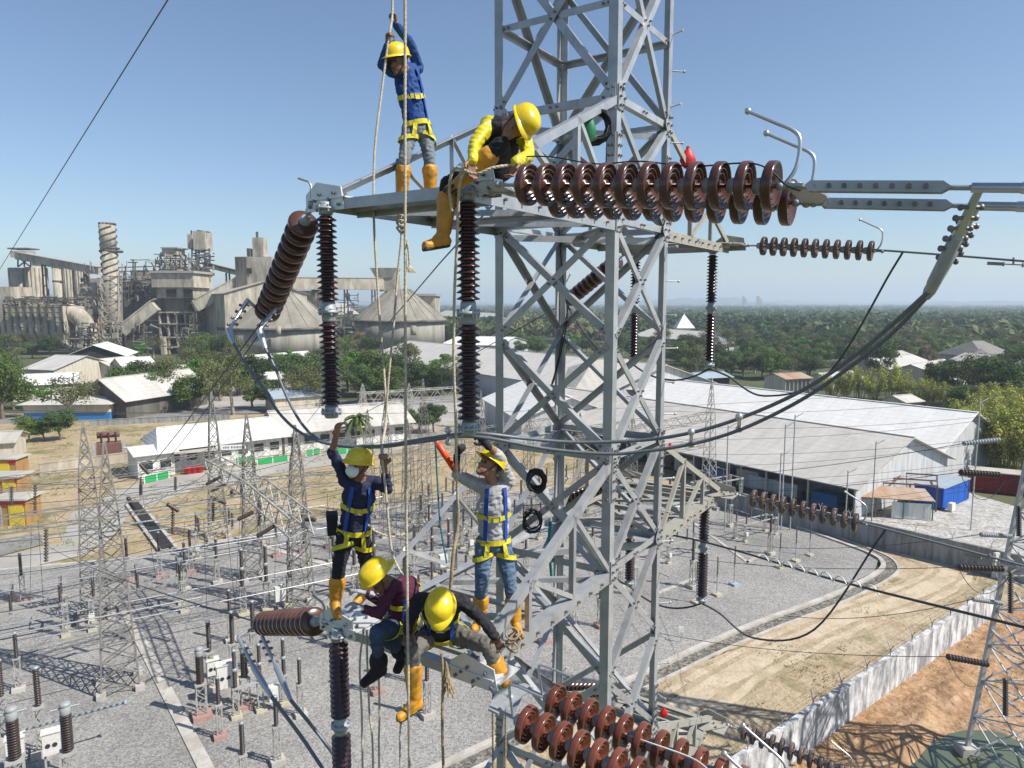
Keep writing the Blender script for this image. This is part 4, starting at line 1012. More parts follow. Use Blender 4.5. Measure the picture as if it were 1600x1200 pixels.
def cyl(t, pxc, w, py0, py1, Y, m, name='shell', n=20, taper=1.0):
    x = pxx(pxc, Y)-t.location.x; r = w/2*Y*.9936/FPX; z1 = pz(py0, Y)-GR; z0 = pz(py1, Y)-GR if py1 else 0
    mb = MB(); mb.lathe((x, Y-t.location.y+r, max(0, z0)), UP, [(0, r), ((z1-z0), r*taper)], n); return part(mb, name, [M[m]], t)
def truss(t, pts, Y, m='cement_wall', w=.5, name='frame'):
    mb = MB()
    for (a, b, c, d) in pts: 
        p = P(a, b, Y); q = P(c, d, Y); o = V(t.location); mb.beam(p-o, q-o, w, w)
    return part(mb, name, [M[m]], t)
def gallery(label, a, b, Y0, Y1, w=5, h=4, m='cement_wall', legs=3, name='conveyor_gallery'):
    p = P(a[0], a[1], Y0); q = P(b[0], b[1], Y1); t = frame_building(name, V((p.x, p.y, GR)), 0, label, 'conveyor')
    o = V(t.location); mb = MB(); mb.beam(p-o, q-o, w, h); part(mb, 'gallery_box', [M[m]], t)
    mb = MB(); mb.beam(p-o+UP*(h/2+.15), q-o+UP*(h/2+.15), w+.6, .3); part(mb, 'roof', [M['roof_cement']], t)
    for k in range(legs):
        c = p.lerp(q, (k+.6)/legs)-o; c.z -= h/2
        mb = MB()
        for s in (-1.6, 1.6): mb.beam((c.x+s, c.y, 0), (c.x+s*.5, c.y, c.z), .7, .7)
        for z in range(4, int(c.z), 6): mb.beam((c.x-1.4, c.y, z), (c.x+1.4, c.y, z+3), .35, .35)
        part(mb, 'trestle', [M['cement_dark']], t)
Y = 350
t = cem('filter_house', 'ribbed dusty filter building at the far left of the cement works', 'building', 345, 50)
cbox(t, 8, 98, 475, 522, 345, 18, 'cement_wall', 'casing', rib=8)
x0, x1 = pxx(8, 345)-t.location.x, pxx(98, 345)-t.location.x; z1 = pz(522, 345)-GR
mb = MB()
for k in range(4):
    a_ = x0+(x1-x0)*k/4; b_ = x0+(x1-x0)*(k+1)/4; c_ = (a_+b_)/2; mb.add([(a_+.2, 0, z1), (b_-.2, 0, z1), (b_-.2, 18, z1), (a_+.2, 18, z1), (c_-.6, 8, 2), (c_+.6, 8, 2), (c_+.6, 10, 2), (c_-.6, 10, 2)], [(0, 1, 5, 4), (1, 2, 6, 5), (2, 3, 7, 6), (3, 0, 4, 7)])
part(mb, 'hopper', [M['cement_wall']], t)
cbox(t, 20, 95, 467, 474.6, 350, 8, 'cement_dark', 'walkway'); cbox(t, 0, 20, 448, 540, 352, 16, 'cement_wall', 'side_tower')
t = cem('bent_duct', 'big ribbed duct curving down right of the filter house', 'duct', 350, 120)
mb = MB(); o = V(t.location); arc = [P(95, 487, 352)-o, P(112, 488, 352)-o, P(128, 500, 352)-o, P(137, 520, 352)-o, P(138, 548, 352)-o]; mb.tube(smooth_path(arc, 6), 4.3, 14); part(mb, 'duct', [M['cement_wall']], t)
mb = MB()
for i, p in enumerate(smooth_path(arc, 6)[::2]): mb.ball(p, 4.6, 10, sc=(1, 1, .12) if i > 7 else (.12, 1, 1))
part(mb, 'stiffener', [M['cement_dark']], t)
for k, (c, w, top, bot, lab_) in enumerate([(26, 28, 418, 470, 'leftmost'), (52, 30, 417, 470, 'second from left'), (108, 24, 414, 462, 'third from left'), (126, 22, 413, 462, 'fourth from left')]):
    t = cem('storage_silo', 'tall pale concrete silo, '+lab_+' at the top left of the works', 'silo', 430, c); cyl(t, c, w, top, None, 430, 'cement_wall')
    x = 0; mb = MB(); r = w/2*430/FPX
    for a_ in range(0, 360, 20): mb.box((math.cos(R_(a_))*r, r+math.sin(R_(a_))*r, (pz(top, 430))/2), (.5, .5, pz(top, 430)-.5), R_(a_))
    part(mb, 'rib', [M['cement_wall']], t)
t = cem('small_chimney', 'short banded chimney between the two silo pairs', 'chimney', 400, 90)
cyl(t, 90, 12, 417, None, 400, 'cement_wall'); cyl(t, 90, 15, 438, 441, 400, 'cement_dark', 'collar'); cyl(t, 90, 14, 417, 419, 400, 'cement_dark', 'collar')
t = cem('red_chimney', 'thin chimney with faded red band before the grey block', 'chimney', 372, 148)
cyl(t, 148, 8, 442, 465, 372, 'cement_wall'); cyl(t, 148, 8.2, 465, 478, 372, 'rust_stack', 'painted_band'); cyl(t, 148, 8, 478, 492, 372, 'cement_wall', 'shell'); cyl(t, 148, 14, 492, 494, 372, 'cement_dark', 'platform'); cyl(t, 148, 7, 494, None, 372, 'rust_stack', 'painted_band')
# main stack with spiral strakes
t = cem('main_chimney', 'tall pale chimney with spiral strakes and a collar platform', 'chimney', 360, 171)
cyl(t, 170, 23, 348, 391, 360, 'cement_wall', 'shell'); cyl(t, 171, 22, 391, None, 360, 'cement_wall', 'shell')
cyl(t, 170, 25, 347, 350, 360, 'cement_dark', 'collar'); cyl(t, 171, 34, 390, 393, 360, 'cement_dark', 'platform'); cyl(t, 171, 28, 386, 388, 360, 'cement_dark', 'collar')
r = 11.5*360/FPX+.1; zc0, zc1 = pz(440, 360), pz(352, 360)
for ph in (0, 2.1, 4.2):
    mb = MB(); pts = [((pxx(170.5, 360)-t.location.x)+math.cos(ph+k*.35)*r, r+math.sin(ph+k*.35)*r, zc0+(zc1-zc0)*k/52) for k in range(53)]; mb.tube(pts, .42, 5); part(mb, 'strake', [M['cement_dark']], t)
lst = []
for y in range(432, 545, 13): lst += [(160, y, 184, y+13), (184, y, 160, y+13), (160, y, 184, y)]
lst += [(160, 430, 160, 550), (184, 430, 184, 550), (172, 430, 172, 550)]
truss(t, lst, 356, 'cement_wall', .55, 'lattice_frame')
truss(t, [(a+6, b, c+6, d) for a, b, c, d in lst], 372, 'cement_wall', .5, 'lattice_frame')
gallery('long inclined conveyor gallery from the silo tops down to the main chimney', (30, 400), (160, 424), 420, 395, 5, 4, legs=2)
gallery('second thin conveyor behind the silos', (50, 412), (160, 420), 440, 430, 3, 2.4, legs=1)
t = cem('head_house', 'small head house at the top end of the conveyor over the silos', 'building', 420, 38)
cbox(t, 24, 50, 392, 402, 420, 8, 'cement_wall'); cbox(t, 20, 53, 387, 389, 420, 10, 'cement_dark', 'roof'); truss(t, [(28, 402, 28, 417), (48, 402, 48, 417), (28, 402, 48, 417), (48, 402, 28, 417), (38, 402, 38, 417)], 421, 'cement_dark', .6)
# grey blocks between the chimney and the mill tower
t = cem('grey_block', 'tall windowless grey block left of the main chimney', 'building', 385, 135); cbox(t, 128, 158, 443, None, 385, 20, 'cement_wall'); cbox(t, 145, 160, 435, 444, 388, 12, 'roof_cement', 'roof')
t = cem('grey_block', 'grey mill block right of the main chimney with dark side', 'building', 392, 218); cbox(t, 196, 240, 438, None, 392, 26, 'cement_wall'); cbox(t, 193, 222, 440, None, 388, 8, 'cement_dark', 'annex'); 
t = cem('round_bin', 'wide dark round bin behind the grey mill block', 'silo', 415, 217); cyl(t, 217, 30, 422, None, 415, 'cement_dark')
t = cem('mill_tower', 'tall concrete mill tower with overhanging top and open frame below', 'building', 350, 270)
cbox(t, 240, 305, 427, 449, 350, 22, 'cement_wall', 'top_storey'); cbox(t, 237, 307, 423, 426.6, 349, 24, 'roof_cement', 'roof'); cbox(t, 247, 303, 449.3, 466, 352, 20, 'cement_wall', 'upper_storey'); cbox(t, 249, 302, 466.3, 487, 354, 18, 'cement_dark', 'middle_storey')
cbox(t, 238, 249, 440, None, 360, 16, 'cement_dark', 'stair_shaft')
for (a_, b_, c_, d_) in ((262, 276, 452, 464), (289, 302, 452, 465), (289, 300, 475, 484)): cbox(t, a_, b_, c_, d_, 351, 1.2, 'inside_shade', 'window')
for px in (249, 262, 276, 289, 303): cbox(t, px-1.2, px+1.2, 487, None, 353, 1.5, 'cement_wall', 'column'); cbox(t, px-1.1, px+1.1, 487, None, 369, 1.5, 'cement_wall', 'column')
for py in (487, 505, 526, 541): cbox(t, 248, 305, py, py+2.2, 352.5, 18, 'cement_wall', 'floor_slab')
cbox(t, 262, 284, 492, 524, 358, 8, 'cement_dark', 'machine'); cbox(t, 249, 254, 528, None, 350, 5, 'cement_wall', 'pier'); cbox(t, 290, 296, 526, None, 350, 5, 'cement_wall', 'pier')
gallery('inclined conveyor gallery climbing from the left foot to the mill tower', (192, 517), (243, 477), 345, 348, 5, 6, legs=1)
gallery('inclined conveyor gallery climbing from the mill tower to the first dome head', (306, 478), (376, 440), 350, 356, 5, 6, legs=1)
gallery('open conveyor truss at the top right of the mill tower', (322, 414), (378, 428), 372, 372, 3, 2.6, 'cement_dark', legs=1)
t = cem('preheater_frame', 'steel preheater frame with pipes behind the mill tower', 'frame', 378, 270)
l2 = []
for x in range(250, 292, 8): l2.append((x, 398, x, 428))
for y in range(400, 428, 7): l2.append((248, y, 292, y))
for x in range(250, 284, 8): l2.append((x, 400, x+8, 414)); l2.append((x+8, 414, x, 426))
truss(t, l2, 378, 'cement_dark', .5); cbox(t, 259, 281, 388, 398, 376, 10, 'cement_wall', 'top_house'); cbox(t, 257, 283, 386, 388, 375, 12, 'roof_cement', 'roof')
for px in (266, 273, 280): cyl(t, px, 3, 400, 428, 376, 'cement_wall', 'pipe')
t = cem('twin_hopper', 'two box hoppers on tall steel legs above the works', 'hopper', 375, 314)
cbox(t, 308, 327, 361, 390, 375, 9, 'cement_wall', 'hopper_box'); cbox(t, 299, 306, 366, 389, 380, 7, 'cement_wall', 'hopper_box')
truss(t, [(x, 388, x, 430) for x in (300, 306, 311, 320, 327)]+[(300, y, 327, y+7) for y in range(390, 428, 9)]+[(327, y, 300, y+7) for y in range(390, 428, 9)]+[(299, 360, 299, 366), (308, 360, 328, 363)], 376, 'cement_dark', .6, 'support_leg')
t = cem('far_truss', 'low tangle of pipes and rails left of the preheater frame', 'frame', 400, 220)
truss(t, [(186, 418, 250, 416), (186, 424, 250, 423), (200, 410, 215, 410), (204, 406, 212, 406), (208, 406, 208, 425), (196, 418, 196, 440), (240, 415, 240, 425), (225, 414, 232, 425), (190, 430, 190, 440), (236, 410, 246, 425), (243, 404, 243, 425)], 400, 'cement_dark', .55)
# domes
def dome(px, w, ytop, wtop, ybase, Y, label):
    t = cem('clinker_dome', label, 'dome', Y, px); r = w/2*Y*.9936/FPX; rt = wtop/2*Y*.9936/FPX; zb = pz(ybase, Y-0)-GR; zt = pz(ytop, Y+r)-GR
    mb = MB(); mb.lathe((0, r, zb), UP, [(0, r*1.02), (zt-zb, rt)], 48, smooth=False)
    for k in range(24): a_ = k*math.pi/12; mb.beam((math.cos(a_)*r*1.01, r+math.sin(a_)*r*1.01, zb+.25), (math.cos(a_)*rt, r+math.sin(a_)*rt, zt+.25), .35, .3); part(mb, 'cone_roof', [M['cone_mat']], t)
    mb = MB(); mb.lathe((0, r, 0), UP, [(0, r*.97), (zb-.02, r*.97)], 40); part(mb, 'ring_wall', [M['ring_mat']], t)
    mb = MB(); mb.lathe((0, r, zb-.6), UP, [(-.6, r*1.03), (.55, r*1.03)], 40); part(mb, 'eave_ring', [M['cement_dark']], t)
    return t, r, zt
smat('cone_mat', (.52, .475, .40), (.36, .33, .275), streak=.5, sc=.12); smat('ring_mat', (.36, .33, .28), (.20, .185, .16), streak=.8, sc=.2)
t, r, zt = dome(405, 193, 450, 46, 513, 330, 'left big conical clinker dome with a square tower on top')
Yc = 330+r
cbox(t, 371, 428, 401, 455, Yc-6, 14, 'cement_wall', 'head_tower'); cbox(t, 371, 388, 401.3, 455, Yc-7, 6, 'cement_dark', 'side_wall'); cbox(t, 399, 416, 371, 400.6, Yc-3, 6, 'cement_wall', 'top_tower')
cbox(t, 390, 395, 388, 401, Yc-4, 4, 'cement_dark', 'vent'); cbox(t, 405, 408, 362, 371, Yc-1, 1, 'cement_dark', 'mast'); cbox(t, 385, 396, 419, 427, Yc-6.6, 1, 'inside_shade', 'window')
cyl(t, 433, 8, 510, 524, 327, 'cement_wall', 'dust_filter')
t, r, zt = dome(613, 153, 452, 34, 501, 390, 'right conical clinker dome with a flared head house')
Yc = 390+r
cbox(t, 594, 622, 428, 455, Yc-5, 12, 'cement_wall', 'head_house'); 
mb = MB(); xa, xb = pxx(583, Yc)-t.location.x, pxx(625, Yc)-t.location.x; za, zb = pz(419, Yc), pz(434, Yc); dy = Yc-390
mb.add([(xa, dy-7, za), (xb, dy-7, za), (xb, dy+7, za), (xa, dy+7, za), (xa+3, dy-5.6, zb), (xb-3, dy-5.6, zb), (xb-3, dy+5.6, zb), (xa+3, dy+5.6, zb)], [(0, 1, 2, 3), (0, 4, 5, 1), (1, 5, 6, 2), (2, 6, 7, 3), (3, 7, 4, 0)]); part(mb, 'flared_top', [M['cement_wall']], t)
cyl(t, 645, 9, 509, 524, 387, 'cement_wall', 'dust_filter')
gallery('long level conveyor gallery joining the two domes', (420, 443), (600, 444), 385, 415, 6, 6.5, legs=4)
t = cem('transfer_tower', 'dark transfer tower under the level gallery between the domes', 'building', 395, 497); cbox(t, 488, 505, 452, None, 395, 9, 'cement_dark'); cbox(t, 440, 490, 454, None, 430, 20, 'cement_dark', 'low_block')
t = cem('packing_hall', 'flat grey packing hall right of the second dome', 'building', 430, 660); cbox(t, 640, 680, 463, None, 430, 30, 'cement_wall'); cbox(t, 636, 682, 459, 462.6, 428, 34, 'roof_cement', 'roof')
bld('long_hall', 'low long pale hall stretching right of the packing hall', 'warehouse', (680, 492), (760, 500), 30, 10, 16, roof='roof_cream', wall='cement_wall', over=1)
bld('long_hall', 'dark gabled hall between the two domes behind the gallery', 'warehouse', (465, 492), (560, 490), 40, 14, 26, roof='roof_cement', wall='cement_dark', over=1)
bld('long_hall', 'grey gabled hall behind the mill tower and first dome', 'warehouse', (306, 460), (350, 458), 40, 30, 36, roof='roof_cement', wall='cement_wall', over=1)

# pipes, rails and ducts cluttering the works
def clutter(label, px0, px1, py0, py1, Y, n, seed):
    r = random.Random(seed); t = cem('pipe_rack', label, 'pipes', Y, (px0+px1)/2); o = V(t.location)
    for mm, nn in (('cement_dark', n), ('cement_wall', n//2)):
        mb = MB()
        for _ in range(nn):
            x = r.uniform(px0, px1); y = r.uniform(py0, py1); k = r.random(); w = r.uniform(.25, .6)
            if k < .4: a, b = (x, y), (x, min(py1, y+r.uniform(6, 26)))
            elif k < .8: a, b = (x, y), (min(px1, x+r.uniform(8, 34)), y+r.uniform(-1, 1))
            else: a, b = (x, y), (min(px1, x+r.uniform(5, 16)), min(py1, y+r.uniform(5, 16)))
            yy = Y+r.uniform(-2, 2); mb.beam(P(a[0], a[1], yy)-o, P(b[0], b[1], yy)-o, w, w)
            if k > .93: mb.box(P(x, y, yy)-o, (r.uniform(1, 3), 1.5, r.uniform(1, 2.5)))
        part(mb, 'pipework', [M[mm]], t)
clutter('tangle of pipes and walkways on top of the filter house', 5, 150, 462, 478, 340, 60, 1)
clutter('pipes and steelwork between the bent duct and the chimney foot', 98, 190, 500, 548, 338, 90, 2)
clutter('ducts and rails behind the main chimney', 120, 245, 405, 470, 384, 80, 3)
clutter('pipes filling the open frame of the mill tower', 248, 304, 488, 545, 356, 70, 4)
clutter('steelwork round the preheater frame', 240, 335, 395, 432, 370, 90, 5)
clutter('steelwork between the two domes', 480, 560, 456, 520, 384, 60, 6)
clutter('rails and pipes before the first dome', 205, 320, 500, 545, 344, 40, 7)
# ================================================================== trees
def leafmat(name, c1, c2, rv=.3):
    m = bpy.data.materials.new(name); m.use_nodes = True; nt = m.node_tree; n = nt.nodes; L = nt.links
    b = n['Principled BSDF']; b.inputs['Roughness'].default_value = .75; b.inputs['Specular IOR Level'].default_value = .25
    g = n.new('ShaderNodeNewGeometry'); nz = n.new('ShaderNodeTexNoise'); nz.inputs['Scale'].default_value = .55; nz.inputs['Detail'].default_value = 4; L.new(g.outputs['Position'], nz.inputs['Vector'])
    rp = n.new('ShaderNodeValToRGB'); rp.color_ramp.elements[0].position = .35; rp.color_ramp.elements[1].position = .65; rp.color_ramp.elements[0].color = tuple(c1)+(1,); rp.color_ramp.elements[1].color = tuple(c2)+(1,)
    L.new(nz.outputs['Fac'], rp.inputs[0])
    oi = n.new('ShaderNodeObjectInfo'); hs = n.new('ShaderNodeHueSaturation'); mr = n.new('ShaderNodeMapRange'); mr.inputs['To Min'].default_value = 1-rv; mr.inputs['To Max'].default_value = 1+rv
    L.new(oi.outputs['Random'], mr.inputs[0]); L.new(mr.outputs[0], hs.inputs['Value']); L.new(rp.outputs[0], hs.inputs['Color'])
    vo = n.new('ShaderNodeTexNoise'); vo.inputs['Scale'].default_value = 5; L.new(g.outputs['Position'], vo.inputs['Vector'])
    m2 = n.new('ShaderNodeMapRange'); m2.inputs['From Min'].default_value = .35; m2.inputs['From Max'].default_value = .65; m2.inputs['To Min'].default_value = .6; m2.inputs['To Max'].default_value = 1.4; L.new(vo.outputs['Fac'], m2.inputs[0])
    h2 = n.new('ShaderNodeHueSaturation'); L.new(m2.outputs[0], h2.inputs['Value']); L.new(hs.outputs[0], h2.inputs['Color']); L.new(h2.outputs[0], b.inputs['Base Color'])
    tr = n.new('ShaderNodeBsdfTranslucent'); L.new(h2.outputs[0], tr.inputs[0]); mx = n.new('ShaderNodeMixShader'); mx.inputs[0].default_value = .25
    L.new(b.outputs[0], mx.inputs[1]); L.new(tr.outputs[0], mx.inputs[2]); L.new(mx.outputs[0], n['Material Output'].inputs['Surface'])
    MATS[name] = m
leafmat('leaf_dark', (.045, .085, .024), (.09, .135, .04))
leafmat('leaf_mid', (.065, .115, .022), (.125, .17, .04))
leafmat('leaf_olive', (.10, .125, .04), (.17, .185, .07))
leafmat('leaf_bright', (.055, .15, .02), (.11, .23, .035))
leafmat('leaf_dry', (.15, .105, .055), (.23, .17, .10))
leafmat('tuft', (.16, .17, .06), (.28, .26, .12)); leafmat('leaf_bamboo', (.25, .29, .05), (.44, .43, .11), .2)
mat('bark', (.16, .125, .09), rough=.9, var=.3, scale=3)
mat('bark_pale', (.30, .26, .20), rough=.9, var=.3, scale=3)
nrg = np.random.default_rng(5)
def leaves(centers, radii, n, size, flat=.75, up=.25):
    '''n leaf quads spread through ellipsoid clumps'''
    k = nrg.integers(0, len(centers), n); c = np.array(centers)[k]; r = np.array(radii)[k]
    d = nrg.normal(size=(n, 3)); d /= np.linalg.norm(d, axis=1)[:, None]
    rad = nrg.random(n)**.45
    p = c + d*rad[:, None]*r
    nn = d + nrg.normal(size=(n, 3))*.6; nn[:, 2] += up; nn /= np.linalg.norm(nn, axis=1)[:, None]
    a = np.cross(nn, nrg.normal(size=(n, 3))); a /= np.linalg.norm(a, axis=1)[:, None]; b = np.cross(nn, a)
    s = size*(.55+nrg.random(n)*.9)
    a *= s[:, None]; b *= (s*.6)[:, None]
    v = np.stack([p-a*.5, p-b*.5+a*.1, p+a*.5, p+b*.5-a*.1], 1).reshape(-1, 3)
    return v
def quadmesh(name, v, m):
    n = len(v)//4; me = bpy.data.meshes.new(name); me.vertices.add(len(v)); me.vertices.foreach_set('co', v.astype('f').ravel())
    me.loops.add(n*4); me.loops.foreach_set('vertex_index', np.arange(n*4, dtype='i')); me.polygons.add(n); me.polygons.foreach_set('loop_start', np.arange(0, n*4, 4, dtype='i'))
    try: me.polygons.foreach_set('loop_total', np.full(n, 4, dtype='i'))
    except Exception: pass
    me.materials.append(m); me.update(); me.validate(); return me
PROTO = {}
def proto_tree(kind, seed, H, Rw, leafm, nl, ls, nb, bark='bark', trunk=.26, flat=.62, spread=1.0):
    r = random.Random(seed); t = empty('tree', (0, 0, 0))
    mb = MB(); hT = H*trunk; tr = H*.022+.08
    top = V((r.uniform(-.4, .4), r.uniform(-.4, .4), hT)); mb.tube([(0, 0, -.3), top*.5+V((r.uniform(-.2, .2), 0, 0)), top], [tr*1.3, tr, tr*.8], 7)
    cs, rs = [], []
    for k in range(nb):
        a = 2*math.pi*k/nb*1.618*1.0+r.random()*1.2; q = r.random()**.5*Rw*.72*spread; z = hT + (H-hT)*(.10+.80*r.random()*(1-.45*q/Rw))
        c = V((math.cos(a)*q, math.sin(a)*q, z)); br = Rw*(.26+.22*r.random())
        cs.append(tuple(c)); rs.append((br, br, br*flat*(.8+.4*r.random())))
        if k % 2 == 0 or nb < 9: mb.tube([top*(.75+.25*r.random()), top.lerp(c, .5)+UP*.3, c], [tr*.5, tr*.3, tr*.12], 5)
    part(mb, 'trunk', [M[bark]], t)
    me = quadmesh('crown', leaves(cs, rs, nl, ls), M[leafm]); o = bpy.data.objects.new('crown', me); COL.objects.link(o); link_child(o, t)
    PROTO.setdefault(kind, []).append(t); t.location = (0, -300, GR-200)
    return t
proto_tree('dark', 1, 9.5, 5.2, 'leaf_dark', 5200, .42, 16)
proto_tree('dark', 2, 10.5, 4.8, 'leaf_dark', 5200, .42, 14)
proto_tree('mid', 3, 10, 5.0, 'leaf_mid', 5000, .44, 15)
proto_tree('mid', 4, 8.5, 4.6, 'leaf_mid', 4600, .42, 13)
proto_tree('olive', 5, 11, 5.4, 'leaf_olive', 3200, .40, 13, 'bark_pale')
proto_tree('bright', 6, 9, 5.5, 'leaf_bright', 5000, .44, 13, flat=.42)
proto_tree('dry', 7, 9.5, 4.4, 'leaf_dry', 2600, .34, 12, 'bark_pale')
proto_tree('airy', 8, 12, 5.8, 'leaf_olive', 2300, .36, 15, 'bark_pale', trunk=.36)
def proto_bamboo(seed, H, Rw, nst=22):
    r = random.Random(seed); t = empty('tree', (0, 0, 0)); mb = MB(); cs, rs = [], []
    for k in range(nst):
        a = r.random()*6.28; q = r.random()*Rw*.35; h = H*(.6+.4*r.random()); b = V((math.cos(a)*q, math.sin(a)*q, 0)); tp = b + V((math.cos(a), math.sin(a), 0))*Rw*(.3+.5*r.random()) + UP*h
        mid = b.lerp(tp, .55)+UP*h*.12; mb.tube([b, mid, tp], [.07, .05, .02], 4)
        for f in (.35, .5, .65, .8, .95):
            c = b.lerp(tp, f)+UP*h*.1*(1-abs(f-.5)*2); cs.append(tuple(c)); rs.append((.75, .75, 1.1))
    part(mb, 'cane', [M['leaf_bamboo']], t)
    me = quadmesh('foliage', leaves(cs, rs, 4200, .34), M['leaf_bamboo']); o = bpy.data.objects.new('foliage', me); COL.objects.link(o); link_child(o, t); PROTO.setdefault('bamboo', []).append(t); t.location = (0, -300, GR-200)
proto_bamboo(3, 9, 4); proto_bamboo(4, 7.5, 3.5)
def proto_palm(seed, H):
    r = random.Random(seed); t = empty('tree', (0, 0, 0)); mb = MB(); tp = V((.5, .2, H)); mb.tube([(0, 0, -.3), (.1, 0, H*.5), tp], [.25, .18, .15], 8); part(mb, 'trunk', [M['bark_pale']], t)
    mb = MB()
    for k in range(18):
        a = k*2.4; el = .9-.09*k; prev = None
        for j in range(9):
            s = j/8; Ln = 2.8; q = tp + V((math.cos(a), math.sin(a), 0))*Ln*s*math.cos(el*.5) + UP*(Ln*s*math.sin(el)-1.9*s*s)
            if prev is not None:
                d = (q-prev); sd = V((-math.sin(a), math.cos(a), 0))
                for w in (-1, 1): mb.add([prev, q, q+sd*w*.5*(1-s*.6)-UP*.28+d*.3, prev+sd*w*.5*(1-s*.5)-UP*.28+d*.3], [(0, 1, 2, 3)])
            prev = q
    part(mb, 'frond', [M['leaf_mid']], t); PROTO['palm'] = [t]; t.location = (0, -300, GR-200)
proto_palm(1, 6)
KL = {'dark': ('dark green rounded tree', 'dark green trees'), 'mid': ('mid green leafy tree', 'mid green trees'), 'olive': ('pale olive tree', 'pale olive trees'), 'bright': ('bright green spreading tree', 'bright green trees'),
      'dry': ('dry brownish tree', 'dry brown trees'), 'airy': ('thin airy tree with pale branches', 'airy trees'), 'bamboo': ('yellow green bamboo clump', 'bamboo clumps'), 'palm': ('palm tree', 'palms')}
USED = []; NT = [0]
proto_first = {}
def plant(kind, x, y, s, label=None, where=None, sz=None, grp=None):
    pr = PROTO[kind][NT[0] % len(PROTO[kind])]; NT[0] += 1
    c = dup(pr, loc=(x, y, GR), rz=rnd.random()*6.28, scale=(s*(.9+.2*rnd.random()), s*(.9+.2*rnd.random()), s*(sz or (.9+.25*rnd.random()))))
    if kind == 'bamboo': c.name = 'bamboo_clump'
    elif kind == 'palm': c.name = 'palm_tree'
    c['label'] = label or (KL[kind][0]+' '+(where or 'in the wood beyond the yard')); c['category'] = 'bamboo' if kind == 'bamboo' else 'tree'
    g = grp or (KL[kind][1]+' '+(where or 'in the wood beyond the yard')); 
    c['group'] = g
    USED.append((x, y, 3.5*s)); return c
def pt(kind, px, py, s, label): p = G(px, py, GR); return plant(kind, p.x, p.y, s, label, grp='single trees round the sheds and roads')
for a in [('mid', 5, 655, 1.25, 'big leafy olive green tree at the very left edge above the far road'), ('mid', 22, 640, 1.0, 'leafy tree just right of the big one at the left edge'), ('airy', 112, 668, 1.15, 'thin airy tree with pale branches before the yellow house'),
          ('bright', 62, 640, .62, 'small bright green tree before the yellow house'), ('dark', 212, 640, 1.05, 'round dark tree at the right end of the grey sheds'), ('dark', 242, 638, 1.0, 'dark tree second right of the grey sheds'),
          ('mid', 300, 642, 1.0, 'green tree behind the left end of the long white building'), ('olive', 330, 640, 1.1, 'pale olive tree above the left part of the white roof'), ('airy', 365, 648, 1.1, 'thin airy tree above the middle of the white roof'),
          ('mid', 395, 640, 1.0, 'green tree left of the hanging jumper cables'), ('dark', 425, 640, .8, 'dark tree between the jumper cables'), ('airy', 472, 640, 1.05, 'thin airy tree left of the first hanging insulator'), ('airy', 505, 640, 1.0, 'thin airy tree right behind the first hanging insulator'),
          ('dark', 560, 632, 1.0, 'dark tree right of the first hanging insulator'), ('mid', 600, 630, 1.1, 'green tree behind the two ropes'), ('dark', 640, 622, 1.1, 'dark tree right of the two ropes'), ('dark', 690, 618, 1.0, 'dark tree left of the second hanging insulator'),
          ('dark', 775, 612, .8, 'dark tree between the white gabled hall and the long roof'), ('dark', 795, 606, .75, 'dark tree left of the shaft before the long roof'),
          ('palm', 556, 704, 1.0, 'small palm before the office building windows'), ('dark', 655, 678, .65, 'dark shrub tree right of the office building'), ('dark', 678, 676, .6, 'dark round tree right of the pale yard'),
          ('dark', 70, 690, .55, 'dark shrub right of the pale shed at left'), ('dark', 95, 688, .6, 'dark leafy shrub before the lawn at left'), ('mid', 45, 692, .5, 'green shrub beside the pale shed at left'),
          ('airy', 835, 640, .7, 'thin olive tree seen through the left of the shaft')]: pt(*a)
for k, (px, py, s_) in enumerate([(196, 632, .9), (228, 628, .9), (262, 634, 1.0), (285, 628, .9), (318, 622, 1.0), (346, 626, 1.0), (372, 618, .95), (402, 616, 1.0), (300, 606, .9), (330, 600, .95), (358, 604, .9), (380, 596, .85), (440, 606, .8), (462, 616, .95), (486, 604, .9), (520, 618, .95), (545, 612, .95), (570, 604, .9), (585, 620, 1.0), (612, 610, .95), (640, 604, .95), (664, 612, .95), (700, 602, .9), (716, 612, .9), (742, 604, .85), (508, 588, .8), (534, 580, .8), (560, 586, .8), (596, 590, .8), (300, 572, 1.0), (325, 566, 1.1), (350, 570, 1.0), (372, 575, .9), (420, 578, .8), (455, 582, .7), (10, 610, .9), (-8, 630, 1.1), (80, 560, .8), (20, 566, .9), (50, 560, .8), (215, 562, .7), (240, 560, .8), (5, 590, .8), (-10, 575, 1.0)]):
    p = G(px, py, GR); plant(('mid', 'dark', 'olive', 'mid', 'bright', 'airy')[k % 6], p.x, p.y, s_*1.3, None, 'between the sheds and the far road')
for k, (px, py, s) in enumerate([(1300, 622, .8), (1320, 624, .9), (1342, 622, .95), (1366, 626, .9), (1392, 626, 1.1), (1412, 628, .8), (1434, 632, .7), (1455, 636, .8), (1480, 640, .8), (1452, 610, .9), (1472, 606, .95), (1496, 650, .9), (1510, 700, 1.0), (1528, 716, 1.1), (1548, 728, 1.1), (1570, 736, 1.15), (1592, 742, 1.2), (1530, 690, 1.1), (1556, 700, 1.1), (1580, 705, 1.2), (1545, 665, 1.0), (1572, 670, 1.1), (1600, 680, 1.1), (1497, 716, .8), (1618, 735, 1.2)]):
    p = G(px, py, GR); plant('bamboo', p.x, p.y, s, None, 'at the right of the white warehouse')
